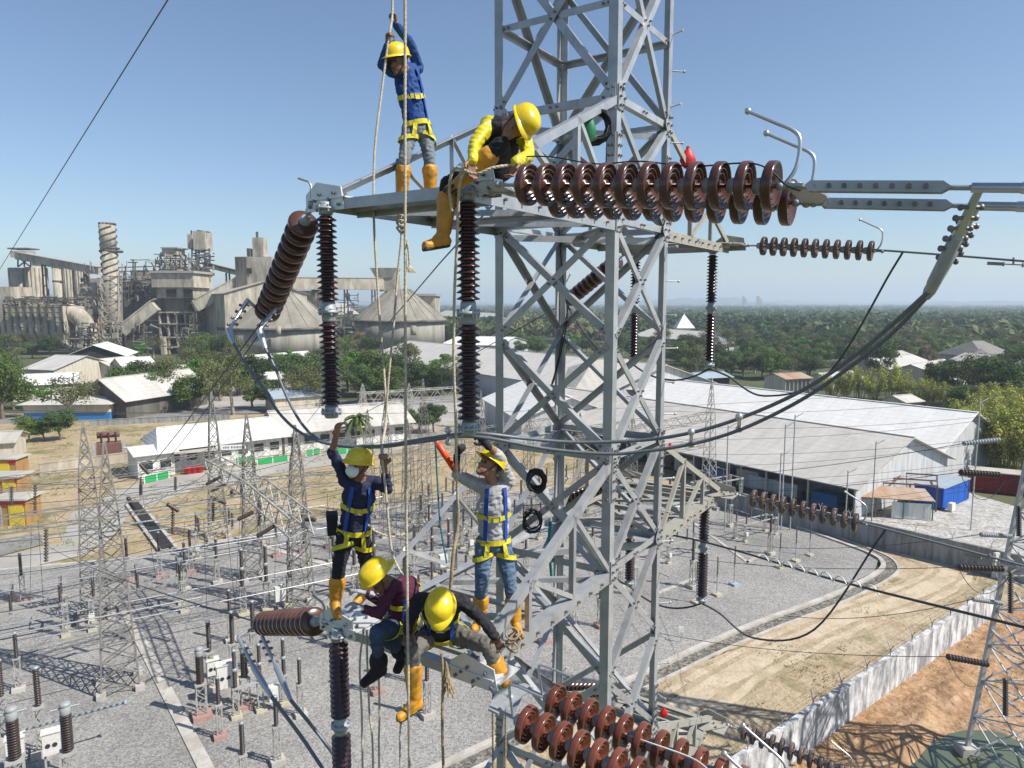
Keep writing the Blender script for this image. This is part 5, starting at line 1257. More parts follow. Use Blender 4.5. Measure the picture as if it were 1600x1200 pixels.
for k, (px, py, s, kd) in enumerate([(1500, 632, 1.35, 'dark'), (1530, 640, 1.45, 'airy'), (1560, 645, 1.4, 'dark'), (1585, 630, 1.3, 'dark'), (1470, 625, 1.0, 'dark'), (1600, 650, 1.5, 'dark'), (1372, 600, 1.5, 'dark'), (1395, 590, 1.0, 'mid'), (1505, 655, .9, 'dark')]):
    p = G(px, py, GR); plant(kd, p.x, p.y, s, None, 'beside the bamboo at right')
# ---- wood: individual trees out to ~480 m, keeping off the buildings and roads
def clear(x, y, r):
    for (a, b, c) in USED:
        if abs(a-x) < 40 and (a-x)**2+(b-y)**2 < ((c+r)*.62)**2: return False
    return True
boxes = []
for o in list(COL.objects):
    if o.type == 'EMPTY' and o.get('category') in ('shed', 'warehouse', 'house', 'building', 'dome', 'chimney', 'silo', 'conveyor', 'pavilion', 'container', 'duct'):
        mw = Matrix.Translation(o.location) @ Matrix.Rotation(o.rotation_euler.z, 4, 'Z'); pts = []
        for ch in KIDS.get(o.name, []):
            for cn in ch.bound_box: pts.append(V(cn))
        if not pts: continue
        xs = [p.x for p in pts]; ys = [p.y for p in pts]
        if o['category'] == 'conveyor': continue
        boxes.append((mw.inverted(), min(xs)-2, max(xs)+2, min(ys)-2, max(ys)+2))
def inbox(x, y, pad=1.5):
    for mi, a, b, c, d in boxes:
        q = mi @ V((x, y, 0))
        if a-pad < q.x < b+pad and c-pad < q.y < d+pad: return True
    return False
def px_of(x, y, z=0):
    z -= CAMZ; dep = y*math.cos(PITCH)-z*math.sin(PITCH); up = y*math.sin(PITCH)+z*math.cos(PITCH); return 800+FPX*x/dep, 600-FPX*up/dep
def hidden_roof(px, py, Y):
    # keep the sight lines to the village and hall roofs open
    return (1390 < px < 1545 and 575 < py < 606) or (385 < px < 500 and 560 < py < 600) or (20 < px < 300 and 540 < py < 650) or (590 < px < 760 and 545 < py < 575) or (1470 < px < 1590 and 555 < py < 580)
cnt = 0; tries = 0
kinds_r = ['dark']*5+['mid']*5+['olive']*3+['bright']*1+['dry']*2+['airy']
while cnt < 270 and tries < 30000:
    tries += 1
    Yv = 190+ (rnd.random()**1.3)*300; px = rnd.uniform(-40, 1640); x = (px-800)/FPX*Yv; _, py = px_of(x, Yv)
    if px < 1060:
        if py > 560 or py < 545: continue
        if px > 330 and px < 760 and Yv < 300: continue
    else:
        if py > 596: continue
        if px < 1290 and py > 594: continue
    if hidden_roof(px, py, Yv): continue
    s = .75+.5*rnd.random()
    if inbox(x, Yv) or not clear(x, Yv, 3.5*s): continue
    plant(kinds_r[int(rnd.random()*len(kinds_r))], x, Yv, s, None, 'in the wood behind the warehouses' if px > 1060 else 'at the foot of the cement works'); cnt += 1
for prs in PROTO.values():
    for pr in prs:
        for ch in KIDS.get(pr.name, []): bpy.data.objects.remove(ch)
        bpy.data.objects.remove(pr)
# ---- the far wood as one mass
def far_wood(n, y0, y1, m, seed, dens=1.0, hmin=7, hmax=13, pxmin=-100, pymax=9999, name='far_wood', nq=64, label=''):
    g = np.random.default_rng(seed); pts = []
    u = g.random(n*3); yy = y0*(y1/y0)**u; xx = (g.uniform(pxmin, 1700, n*3)-800)/FPX*yy
    keep = []
    for x, y in zip(xx, yy):
        v = noise.noise(V((x*.0045, y*.0022, seed)))+.35*noise.noise(V((x*.02, y*.01, seed)))
        if v < dens-.72: continue
        if y < 520 and inbox(x, y): continue
        if y < 430:
            q_ = px_of(x, y)
            if hidden_roof(q_[0], q_[1], y) or q_[1] > (560 if q_[0] < 1060 else 594): continue
        keep.append((x, y))
        if len(keep) >= n: break
    keep = np.array(keep); k = len(keep); h = g.uniform(hmin, hmax, k)*(1+keep[:, 1]/9000)
    r = h*g.uniform(.42, .7, k)*(1+keep[:, 1]/5000)
    c = np.repeat(np.stack([keep[:, 0], keep[:, 1], h*.55], 1), nq, 0); rr = np.repeat(r, nq); hh = np.repeat(h*.5, nq); N_ = len(c)
    d = g.normal(size=(N_, 3)); d /= np.linalg.norm(d, axis=1)[:, None]; d[:, 2] = np.abs(d[:, 2])*1.2-.35
    p = c + d*np.stack([rr, rr, hh], 1)*(.75+.35*g.random(N_))[:, None]
    nn = d+g.normal(size=(N_, 3))*.45; nn /= np.linalg.norm(nn, axis=1)[:, None]; a = np.cross(nn, g.normal(size=(N_, 3))); a /= np.linalg.norm(a, axis=1)[:, None]; b = np.cross(nn, a)
    s = rr*(g.uniform(.20, .42, N_) if y0 < 900 else g.uniform(.13, .28, N_)); a *= s[:, None]; b *= (s*.7)[:, None]
    v = np.stack([p-a, p-b, p+a, p+b], 1).reshape(-1, 3)
    me = quadmesh(name, v, M[m]); o = bpy.data.objects.new(name, me); COL.objects.link(o); o.location = (0, 0, GR)
    tag(o, label, 'wood', kind='stuff')
far_wood(1900, 430, 1100, 'leaf_dark', 1, .70, label='far dark green wood of the plain')
far_wood(1400, 430, 1300, 'leaf_olive', 2, .66, label='far pale olive wood of the plain')
far_wood(500, 430, 1300, 'leaf_dry', 3, .85, label='far brownish dry wood of the plain')
far_wood(700, 195, 440, 'leaf_mid', 8, .45, hmin=3, hmax=6, pxmin=1000, nq=110, label='low green undergrowth of the wood behind the warehouses')
far_wood(3200, 1000, 6000, 'leaf_dark', 4, .62, nq=48, label='farthest dark wood near the horizon')
far_wood(2600, 1000, 6000, 'leaf_olive', 5, .62, nq=48, label='farthest olive wood near the horizon')

def tufts(n, polypx, m, size, seed, label, dens=.1):
    g = np.random.default_rng(seed); pl = [G(*p) for p in polypx]; xs = [p.x for p in pl]; ys = [p.y for p in pl]; P_ = []
    for _ in range(n*6):
        x, y = g.uniform(min(xs), max(xs)), g.uniform(min(ys), max(ys))
        c = False
        for i in range(len(pl)):
            a, b = pl[i], pl[(i+1) % len(pl)]
            if (a.y > y) != (b.y > y) and x < (b.x-a.x)*(y-a.y)/(b.y-a.y)+a.x: c = not c
        if c and noise.noise(V((x*.22, y*.22, seed)))+.4*noise.noise(V((x*.9, y*.9, seed))) > dens: P_.append((x, y))
        if len(P_) >= n: break
    c = np.array(P_); k = len(c)*5; c = np.repeat(c, 5, 0)+g.normal(size=(len(c)*5, 2))*.12; h = size*g.uniform(.5, 1.3, k); a = g.random(k)*6.28; d = np.stack([np.cos(a), np.sin(a), np.zeros(k)], 1)*(size*.35)
    b = np.stack([c[:, 0], c[:, 1], np.full(k, -.06)], 1); t = b+np.stack([g.normal(size=k)*size*.4, g.normal(size=k)*size*.4, h], 1)
    me = quadmesh('grass_tufts', np.stack([b-d, b+d, t+d*.3, t-d*.3], 1).reshape(-1, 3), M[m]); o = bpy.data.objects.new('grass_tufts', me); COL.objects.link(o); tag(o, label, 'grass', kind='stuff')
DP = [(1040, 740), (1130, 765), (1310, 808), (1600, 900), (1560, 945), (1240, 1195), (1000, 1450), (300, 1900), (500, 1250), (1000, 1050), (1390, 893), (1340, 850)]
tufts(3500, DP, 'tuft', .09, 11, 'dry green grass tufts on the dirt beside the stone drain', .36)
tufts(900, DP, 'tuft', .07, 12, 'dry brown tufts scattered on the dirt road', .25)
tufts(700, [(0, 900), (560, 810), (1000, 760), (1340, 870), (1080, 1000), (600, 1250), (0, 1250)], 'tuft', .10, 16, 'small weeds growing in the gravel yard', .42)
tufts(1500, [(1560, 960), (1250, 1200), (1350, 1250), (1600, 1080)], 'tuft', .08, 13, 'brown tufts on the bank before the white wall', .15)
tufts(5000, [(-300, 700), (0, 680), (600, 640), (1000, 740), (700, 760), (400, 830), (0, 880)], 'tuft', .14, 14, 'olive grass tufts on the tan ground behind the yard', .14)
tufts(2600, [(1110, 758), (1310, 806), (1590, 893), (1590, 903), (1300, 826), (1110, 778)], 'leaf_mid', .2, 15, 'green grass strip along the foot of the grey wall', -.2)
# ================================================================== switch yard
E1 = V((.857, .515, 0)); E2 = V((-.515, .857, 0)); YA = math.atan2(E1.y, E1.x)
def col_mesh(mb, H, wb, wt, zt, step=1.15, r=.07, peak=True, zt2=None):
    '''square lattice column from width wb at the foot to wt at height zt, then a peak'''
    def c(z, k):
        w = (wb+(wt-wb)*min(1, z/zt))/2 if z <= zt else wt/2*(1-(z-zt)/(H-zt)*.93)
        sx, sy = ((-1, -1), (1, -1), (1, 1), (-1, 1))[k % 4]; return V((sx*w, sy*w, z))
    zs = [0]; 
    while zs[-1] < H-.6: zs.append(min(H, zs[-1]+max(.7, step*(1 if zs[-1] < zt else .8))))
    for k in range(4):
        mb.beam(c(0, k), c(zt, k), r, r); mb.beam(c(zt, k), c(H, k), r*.9, r*.9)
        for i in range(len(zs)-1):
            mb.beam(c(zs[i], k), c(zs[i+1], k+1), r*.6, r*.6); mb.beam(c(zs[i], k+1), c(zs[i+1], k), r*.6, r*.6)
            if i % 3 == 0 and i: mb.beam(c(zs[i], k), c(zs[i], k+1), r*.55, r*.55)
COLN = []
def gcol(px, py, top, label, wb=2.0, wt=.8, zt=12, m='lattice', r=.10):
    p = G(px, py); H = P(px, top, p.y).z; p.z = 0; H = max(9, H)
    t = frame_building('gantry_column', p, YA, label, 'gantry column', 'lattice gantry columns of the switch yard')
    mb = MB(); col_mesh(mb, H, wb, wt, min(zt, H*.78), r=r); part(mb, 'lattice_shaft', [M[m]], t)
    for sx in (-1, 1):
        for sy in (-1, 1): mb = MB(); mb.box((sx*wb/2, sy*wb/2, .15), (.55, .55, .4)); part(mb, 'footing', [M['concrete']], t)
    COLN.append((p.x, p.y, H)); return p, H
def gbeam(a, b, label, w=.9, h=.9, m='lattice', r=.06, step=1.0):
    a = V(a); b = V(b); d = (b-a); Ln = d.length; d.normalize(); s = d.cross(UP).normalized(); n = int(Ln/step)
    mb = MB()
    def c(i, k): return a + d*(Ln*i/n) + s*((-.5, .5, .5, -.5)[k % 4]*w) + UP*((-.5, -.5, .5, .5)[k % 4]*h)
    for k in range(4):
        mb.beam(c(0, k), c(n, k), r, r)
        for i in range(n): mb.beam(c(i, k) if i % 2 else c(i, k+1), c(i+1, k+1) if i % 2 else c(i+1, k), r*.6, r*.6)
    o = mb.build('gantry_beam', [M[m]]); tag(o, label, 'gantry beam', 'lattice gantry beams of the switch yard'); return o
ZB = 12.2
c1 = gcol(188, 1072, 690, 'tall tapering lattice column, nearest of all, standing on the gravel at left', 2.2, 1.0)
c2 = gcol(150, 962, 660, 'tapering lattice column just behind and left of the nearest one', 2.1, 1.0)
c3 = gcol(341, 838, 612, 'slim lattice column rising in front of the long white roof', 1.8, .8)
c4 = gcol(396, 903, 645, 'lattice column at the left end of the diagonal truss beam', 1.7, .8)
c5 = gcol(471, 950, 664, 'lattice column at the right end of the diagonal truss beam', 1.9, .85)
c6 = gcol(606, 835, 628, 'lattice column between the masked worker and the ropes', 1.5, .8, r=.06)
c7 = gcol(664, 812, 592, 'lattice column behind the orange tube', 1.5, .8, r=.06)
c8 = gcol(1106, 796, 590, 'slim lattice column in front of the warehouse roofs', 1.5, .7, m='lattice_light', r=.06)
for k, (x, y, tp) in enumerate([(640, 862, 655), (720, 836, 640), (752, 800, 610), (826, 812, 640), (905, 800, 645), (985, 795, 640), (578, 808, 640)]):
    gcol(x, y, tp, 'far lattice column %s' % ['behind the masked worker raised arm', 'left of the white shirted worker', 'right behind the second hanging insulator', 'seen through the left of the shaft', 'seen through the middle of the shaft', 'seen through the right of the shaft', 'left of the pair of ropes'][k], 1.4, .75, r=.055)
def bz(px, py, z=ZB): return G(px, py, z)
gbeam(bz(-60, 829), bz(180, 796), 'long lattice beam entering from the left edge to the nearest column')
gbeam(bz(180, 796), bz(398, 760), 'lattice beam from the nearest column to the right')
gbeam(bz(398, 760), bz(566, 742), 'lattice beam passing behind the masked worker', r=.05)
gbeam(bz(-60, 764, 11.8), bz(138, 741, 11.8), 'upper lattice beam at the left edge', r=.055)
gbeam(bz(138, 741, 11.8), bz(330, 717, 11.8), 'upper lattice beam before the concrete road', r=.055)
gbeam(bz(330, 717, 11.8), bz(640, 680, 11.8), 'upper lattice beam crossing before the office building', r=.05)
gbeam(bz(333, 726, 12), bz(398, 762, 12), 'thick diagonal truss beam, far half', 1.3, 1.1, 'lattice_light', .08)
gbeam(bz(398, 762, 12), bz(471, 822, 12), 'thick diagonal truss beam, near half between the two lattice columns', 1.4, 1.2, 'lattice_light', .09)
gbeam(bz(640, 690, 12), bz(900, 655, 12), 'far lattice beam crossing behind the shaft', r=.055)
gbeam(bz(1000, 672, 12), bz(1108, 650, 12), 'lattice beam reaching the slim column before the warehouses, upper', r=.055)
gbeam(bz(1020, 706, 9.5), bz(1108, 690, 9.5), 'lattice beam reaching the slim column before the warehouses, lower', r=.055)
gbeam(bz(610, 720, 12), bz(1010, 660, 12), 'far lattice beam behind the jumper cables', r=.05)
gbeam(bz(560, 624, 15), bz(745, 612, 15), 'pale lattice beam before the dark trees', 1.3, 1.3, 'lattice_light', .08)
for k, px in enumerate((568, 640, 735)):
    p = G(px, 668); gcol(px, 668, 606, 'pale far gantry leg under the beam before the dark trees, '+('left', 'middle', 'right')[k], 1.2, 1.0, zt=14, m='lattice_light')

def simple_string(mb, a, b, r=.13, n=11, mi=0):
    a = V(a); b = V(b); d = b-a; Ln = d.length; pr = [(0, .03)]
    for k in range(n):
        s = Ln*(k+.3)/n; g_ = Ln/n; pr += [(s, .04), (s+g_*.15, r), (s+g_*.40, r*.9), (s+g_*.45, .05)]
    pr.append((Ln, .03)); mb.lathe(a, d, pr, 10, mi)
def hang(px, py0, py1, label, z0=ZB-.4, dx=0):
    a = G(px, py0, z0); b = P(px+dx, py1, a.y); mb = MB(); simple_string(mb, a, b); 
    tag(mb.build('insulator_string', [M['porcelain_far']]), label, 'insulator', 'insulator strings hanging from the yard gantries')
for k, (px, y0, y1) in enumerate([(55, 757, 802), (220, 757, 772), (220, 745, 774), (274, 745, 766), (72, 826, 878), (270, 790, 835), (333, 778, 815), (377, 752, 772), (362, 765, 777), (405, 780, 822), (18, 760, 790)]):
    hang(px, y0, y1, 'dark disc string hanging from a gantry beam %s' % ['at far left before the kiosks', 'left of the concrete road', 'over the concrete road', 'before the annex', 'over the concrete pavement at left', 'over the small bridge', 'beside the lattice column on the tan ground', 'beside the diagonal beam', 'at the left end of the diagonal beam', 'under the diagonal beam', 'before the upper kiosk'][k])
for k, (xa, ya, xb, yb) in enumerate([(395, 800, 372, 812), (428, 822, 402, 838), (345, 745, 322, 757), (352, 756, 330, 768), (232, 740, 219, 726), (478, 812, 492, 812), (210, 795, 200, 778), (278, 798, 262, 788), (330, 777, 352, 786)]):
    a = G(xa, ya, ZB-.5); b = P(xb, yb, a.y-1.2); mb = MB(); simple_string(mb, a, b)
    tag(mb.build('insulator_string', [M['porcelain_far']]), 'slanting dark disc string %s' % ['left of the diagonal truss beam', 'below the near half of the diagonal truss', 'at the head of the diagonal truss', 'just below the head of the diagonal truss', 'left over the concrete road', 'right of the near truss column', 'beside the nearest column top', 'right of the nearest column', 'right of the slim column'][k], 'insulator', 'insulator strings hanging from the yard gantries')

# ---- prototypes of the yard apparatus (local origin at the foot)
def post_ins(mb, x, y, z0, h, r=.13, mi=0, n=None):
    n = n or max(6, int(h/.11)); pr = [(0, r*.62)]
    for k in range(n):
        s = h*k/n; g_ = h/n; pr += [(s+g_*.2, r*.62), (s+g_*.6, r), (s+g_*.85, r*.9), (s+g_*.9, r*.62)]
    pr.append((h, r*.62)); mb.lathe((x, y, z0), UP, pr, 10, mi)
YP = {}
def yproto(kind):
    t = empty('apparatus', (0, -300, -100)); YP[kind] = t; return t
def foot(t, x=0, y=0, w=.8, m='concrete', h=.28): mb = MB(); mb.box((x, y, h/2), (w, w, h)); part(mb, 'footing', [M[m]], t)
def sup(t, x, y, h, w=.35, m='lattice_light'):
    mb = MB()
    for sx in (-1, 1):
        for sy in (-1, 1): mb.beam((x+sx*w/2, y+sy*w/2, .2), (x+sx*w/2, y+sy*w/2, h), .055, .055)
    n = int(h/.45)
    for i in range(n):
        z0, z1 = .2+(h-.2)*i/n, .2+(h-.2)*(i+1)/n; s = 1 if i % 2 else -1
        for q in (-1, 1): mb.beam((x-s*w/2, y+q*w/2, z0), (x+s*w/2, y+q*w/2, z1), .035, .035); mb.beam((x+q*w/2, y-s*w/2, z0), (x+q*w/2, y+s*w/2, z1), .035, .035)
    mb.box((x, y, h+.04), (w+.12, w+.12, .08)); part(mb, 'support_frame', [M[m]], t)
for kind, ft, r, hi, col_ in (('post', 'concrete', .14, 1.7, 'porcelain_far'), ('post_red', 'foot_red', .14, 1.7, 'porcelain_far')):
    if ft == 'foot_red': mat('foot_red', (.36, .22, .19), rough=.8); mat('foot_yellow', (.46, .42, .30), rough=.8); mat('foot_blue', (.30, .40, .43), rough=.8)
    t = yproto(kind); foot(t, m=ft); sup(t, 0, 0, 2.2, .32); mb = MB(); post_ins(mb, 0, 0, 2.3, hi, r); part(mb, 'insulator', [M[col_]], t); mb = MB(); mb.lathe((0, 0, 2.3+hi), UP, [(0, .12), (.1, .14), (.14, .06)], 8); part(mb, 'cap', [M['cap_metal']], t)
for kind, ft in (('arrester', 'foot_yellow'), ('arrester_blue', 'foot_blue')):
    t = yproto(kind); foot(t, m=ft, w=.7, h=.2); mb = MB(); mb.tube([(0, 0, .2), (0, 0, 1.9)], .05, 6); part(mb, 'post', [M['galvanised_dull']], t)
    mb = MB(); post_ins(mb, 0, 0, 1.9, 1.7, .075); part(mb, 'insulator', [M['porcelain_far']], t); mb = MB(); mb.lathe((0, 0, 1.8), UP, [(0, .14), (.06, .14)], 8); part(mb, 'flange', [M['cap_metal']], t)
mat('head_grey', (.30, .31, .31), rough=.5, var=.1); t = yproto('ct'); foot(t, m='foot_red', w=1.1); sup(t, 0, 0, 2.1, .55); mb = MB(); post_ins(mb, 0, 0, 2.2, 1.7, .24); part(mb, 'insulator', [M['porcelain_far']], t)
mb = MB(); mb.lathe((0, 0, 3.9), UP, [(0, .2), (.05, .22), (.35, .22), (.38, .19), (.42, .23), (.5, .23), (.56, .16), (.58, .05)], 14); part(mb, 'head', [M['head_grey']], t); mb = MB(); mb.tube([(-.55, 0, 4.2), (.55, 0, 4.2)], .05, 6); part(mb, 'terminal', [M['cap_metal']], t)
t = yproto('breaker'); 
for x in (-1.8, 0, 1.8):
    foot(t, x, 0, .8, 'foot_yellow'); sup(t, x, 0, 2.3, .4); mb = MB(); post_ins(mb, x, 0, 2.4, 1.3, .17); part(mb, 'insulator', [M['porcelain_far']], t); mb = MB(); mb.lathe((x, 0, 3.7), UP, [(0, .16), (.05, .2), (.2, .2), (.25, .14)], 10); part(mb, 'flange', [M['cap_metal']], t)
    mb = MB(); post_ins(mb, x, 0, 3.95, 1.3, .15); part(mb, 'interrupter', [M['porcelain_far']], t); mb = MB(); mb.lathe((x, 0, 5.25), UP, [(0, .14), (.12, .16), (.2, .05)], 10); part(mb, 'cap', [M['cap_metal']], t)
mb = MB(); mb.beam((-2, 0, 2.3), (2, 0, 2.3), .25, .2); part(mb, 'base_beam', [M['galvanised_dull']], t)
mb = MB(); mb.box((.9, -.55, 1.45), (.8, .55, 1.2)); part(mb, 'cabinet', [M['cab_white']], t)
t = yproto('isolator')
mb = MB()
for y in (-.9, .9): mb.beam((-3.6, y, 2.5), (3.6, y, 2.5), .14, .14)
for x in (-3, 0, 3): mb.beam((x, -1.05, 2.62), (x, 1.05, 2.62), .16, .1)
part(mb, 'base_beam', [M['lattice_light']], t)
for x in (-3.2, 3.2):
    for y in (-.9, .9): foot(t, x, y, .6, 'foot_yellow', .25); sup(t, x, y, 2.4, .28)
for x in (-3, 0, 3):
    for y in (-.9, .9):
        mb = MB(); post_ins(mb, x, y, 2.68, 1.35, .12); part(mb, 'insulator', [M['porcelain_far']], t)
    mb = MB(); mb.tube([(x, -1.3, 4.1), (x, 1.3, 4.1)], .035, 6); mb.box((x, 0, 4.1), (.12, .3, .1)); part(mb, 'switch_blade', [M['alu_tube']], t)
mb = MB(); mb.box((-3.2, -1.2, 1.2), (.4, .25, .5)); part(mb, 'drive_box', [M['cab_white']], t)
KN = {'post': ('post insulator on lattice stand', 'post insulator', 'post insulators on the gravel'), 'post_red': ('post insulator on lattice stand with reddish footing', 'post insulator', 'post insulators with reddish footings on the gravel'), 'arrester': ('slim arrester post with pale footing', 'arrester', 'slim arrester posts on the gravel'),
      'arrester_blue': ('slim arrester post with pale blue footing', 'arrester', 'slim arrester posts with blue footings on the gravel'), 'ct': ('instrument transformer with white head and reddish footing', 'transformer', 'instrument transformers on the gravel'), 'breaker': ('three pole circuit breaker with white cabinet', 'circuit breaker', 'circuit breakers on the gravel'), 'isolator': ('three phase disconnector frame with insulators and tubes', 'disconnector', 'disconnectors on the gravel')}
NM = {'post': 'post_insulator', 'post_red': 'post_insulator', 'arrester': 'surge_arrester', 'arrester_blue': 'surge_arrester', 'ct': 'instrument_transformer', 'breaker': 'circuit_breaker', 'isolator': 'disconnector'}
PLACED = []
def ap(kind, px, py, s=1.0, label=None, rz=None, xy=None):
    p = G(px, py) if xy is None else V((xy[0], xy[1], 0)); c = dup(YP[kind], loc=(p.x, p.y, 0), rz=YA if rz is None else rz, scale=s)
    c.name = NM[kind]; c['label'] = label or KN[kind][0]+' standing in the gravel yard'; c['category'] = KN[kind][1]; c['group'] = KN[kind][2]
    if label: c['group'] = KN[kind][2]+' near the camera'
    PLACED.append((p.x, p.y, 4.2 if kind == 'isolator' else (3 if kind == 'breaker' else 1.5))); return c
for a in [('ct', 112, 1245, 1.15, 'big instrument transformer with grey head at the bottom left, right one of two'), ('ct', 30, 1262, 1.2, 'big instrument transformer with grey head in the bottom left corner'), ('post', 66, 1178, 1.25, 'tall post insulator left of the big instrument transformer, bottom left'), ('post', 8, 1158, 1.2, 'post insulator at the very left edge, bottom'),
          ('ct', 316, 1120, 1.0, 'white headed instrument transformer with red footing right of the cable trench'), ('post_red', 344, 1152, .9, 'post insulator on red footing below the white headed transformer'), ('post', 330, 1078, 1.15, 'tall post insulator behind the white headed transformer'), ('post', 366, 1066, 1.2, 'tall paired post insulator left of the hanging jumper'), ('post', 398, 1046, 1.2, 'tall post insulator above the lower left disc string'),
          ('breaker', 408, 1110, .8, 'three pole breaker below the lower left disc string'), ('ct', 384, 1104, .9, 'white headed instrument transformer under the lower left string, right of the cabinets'), ('post', 434, 1192, .95, 'post insulator right of the jumper cables, bottom'), ('post', 382, 1240, .95, 'pale post insulator at the bottom, left of the jumper cables'), ('post', 470, 1118, .9, 'post insulator with blue frame left of the lower hanging insulator'),
          ('arrester', 1120, 930, .95, 'slim arrester post nearest the drain on the right gravel'), ('arrester_blue', 1147, 914, 1.0, 'slim arrester post with pale blue footing on the right gravel'), ('arrester', 1088, 942, 1.0, 'slim arrester post just left of the lower far hanging insulator'), ('arrester', 1218, 887, .95, 'slim arrester post second from right on the gravel'), ('arrester', 1243, 877, .95, 'slim arrester post right beside the pale trench bend'), ('arrester', 1265, 868, .9, 'rightmost slim arrester post on the gravel'),
          ('post', 1203, 866, 1.0, 'dark post insulator on lattice stand before the dirt road'), ('post', 1082, 918, 1.1, 'dark post insulator on lattice stand right of the shaft'), ('post', 1140, 822, 1.1, 'dark post insulator beside the far hanging insulator'), ('isolator', 1180, 838, .75, 'low disconnector frame on the right part of the gravel'), ('isolator', 1065, 870, .75, 'disconnector frame right behind the shaft')]:
    ap(a[0], a[1], a[2], a[3], a[4])
for k, (px, py, w, h, d) in enumerate([(353, 1098, .95, 1.5, .6), (334, 1078, .7, 1.0, .5), (84, 1205, .8, 1.2, .5), (28, 1215, .8, 1.2, .5)]):
    p = G(px, py); t = frame_building('control_cabinet', p, YA, 'white control cabinet with two round windows, '+['larger, right of the white headed transformer', 'small, just right of the white headed transformer', 'between the big transformers at bottom left', 'behind the corner transformer at bottom left'][k], 'cabinet')
    mb = MB(); mb.box((0, 0, 1.1+h/2), (w, d, h)); part(mb, 'cabinet_box', [M['cab_white']], t); mb = MB(); mb.box((0, 0, 1.13+h), (w+.12, d+.12, .06)); part(mb, 'rain_roof', [M['cab_white']], t)
    mb = MB()
    for x in (-w*.2, w*.2): mb.lathe((x, -d/2-.012, 1.1+h*.45), (0, -1, 0), [(0, .12), (.02, .12)], 12)
    part(mb, 'round_window', [M['window_dark']], t)
    for x in (-w*.4, w*.4): mb = MB(); mb.beam((x, 0, 0), (x, 0, 1.1), .1, .1); part(mb, 'stand_leg', [M['galvanised_dull']], t)
# ordered rows over the rest of the yard
yp = [G(*p) for p in yard]
def inpoly(x, y, poly, mg=1.6):
    c = False; n = len(poly)
    for i in range(n):
        a, b = poly[i], poly[(i+1) % n]
        if (a.y > y) != (b.y > y) and x < (b.x-a.x)*(y-a.y)/(b.y-a.y)+a.x: c = not c
    return c
o0 = G(196, 955); rows = ['isolator', 'post', 'breaker', 'isolator', 'post', 'post_red', 'isolator']
cnt = 0
for j in range(-3, 14):
    kind = rows[j % 7]
    for i in range(-9, 20):
        step = 8.2 if kind == 'isolator' else (7.4 if kind == 'breaker' else 2.6)
        q = o0 + E1*(i*step+(j*1.3 % 3)) + E2*(j*4.1-14)
        if kind not in ('isolator', 'breaker') and (i % 5) > 2: continue
        if not inpoly(q.x, q.y, yp) or not inpoly(q.x+2.5, q.y-2.5, yp) or not inpoly(q.x-2, q.y+2.5, yp): continue
        if q.y < 15: continue
        px, py = px_of(q.x, q.y)
        if not (-80 < px < 1400 and py < 1300): continue
        if px > 1150 or (px > 1010 and py > 900) or (200 < px < 330 and 1000 < py < 1250) or (90 < px < 330 and 1100 < py): continue
        if 130 < px < 300 and 985 < py < 1110: continue
        if 690 < px < 1010 and py > 1040: continue
        if any((q.x-a)**2+(q.y-b)**2 < (c+(3.2 if kind in ('isolator', 'breaker') else 1.0))**2 for a, b, c in PLACED): continue
        if any((q.x-a)**2+(q.y-b)**2 < 4.5 for a, b, c in COLN): continue
        ap(kind, 0, 0, .95+.1*rnd.random(), xy=(q.x, q.y)); cnt += 1
for pr in YP.values():
    for ch in KIDS.get(pr.name, []): bpy.data.objects.remove(ch)
    bpy.data.objects.remove(pr)
# aluminium busbar tubes over the apparatus
for k in range(14):
    j = k-3; q = o0 + E2*(j*3.3-6) + E1*(-12+(k*7) % 13); r_ = q + E1*(16+(k*5) % 12)
    if not (inpoly(q.x, q.y, yp) and inpoly(r_.x, r_.y, yp)): r_ = q+E1*9
    if not inpoly(r_.x, r_.y, yp) or not inpoly(q.x, q.y, yp): continue
    z = 4.3 if k % 3 else 6.2
    mb = MB(); mb.tube([q+UP*z, r_+UP*z], .045, 6); tag(mb.build('busbar', [M['alu_tube']]), 'aluminium busbar tube running over the yard apparatus', 'busbar', 'busbar tubes of the switch yard')
# the long pale tube with a flared end, bottom left
mb = MB(); a = G(40, 1140, 2.6); b = G(198, 1097, 2.6); d = (b-a).normalized(); mb.lathe(a, d, [(0, .06), ((b-a).length-.15, .06), ((b-a).length-.14, .11), ((b-a).length, .16)], 10)
tag(mb.build('busbar', [M['tube_blue'] if 'tube_blue' in M else M['roof_bluegrey']]), 'long pale blue tube with flared end at the bottom left', 'busbar')
# small signs, drain cover, trough on the tan ground
def signpost(px, py, h, w, label):
    p = G(px, py); t = frame_building('warning_sign', p, 0, label, 'sign'); mb = MB(); mb.tube([(0, 0, 0), (0, 0, h)], .03, 6); part(mb, 'post', [M['galvanised_dull']], t); mb = MB(); mb.box((0, -.04, h-.1), (w, .03, .45)); part(mb, 'plate', [M['sign_white']], t)
signpost(1064, 1003, 1.1, .38, 'small white sign on a thin post by the stone drain corner')
mb = MB(); a = G(208, 787); b = G(262, 858); mb.beam(a+UP*.08, b+UP*.08, 1.9, .16); tag(mb.build('trough_kerb', [M['concrete']]), 'pale kerb of the dark drain trough across the tan ground', 'drain'); mb = MB(); mb.beam(a+UP*.14, b+UP*.14, 1.2, .1); tag(mb.build('trough', [M['inside_shade']]), 'dark open drain trough across the tan ground', 'drain')
mb = MB(); p = G(84, 700); t = frame_building('transformer', G(172, 722, GR), YA, 'rusty power transformer on the lawn left of the annex', 'transformer')
mb = MB(); mb.box((0, 0, 1.9), (3.4, 2.4, 2.6)); part(mb, 'tank', [M['rusty_steel']], t)
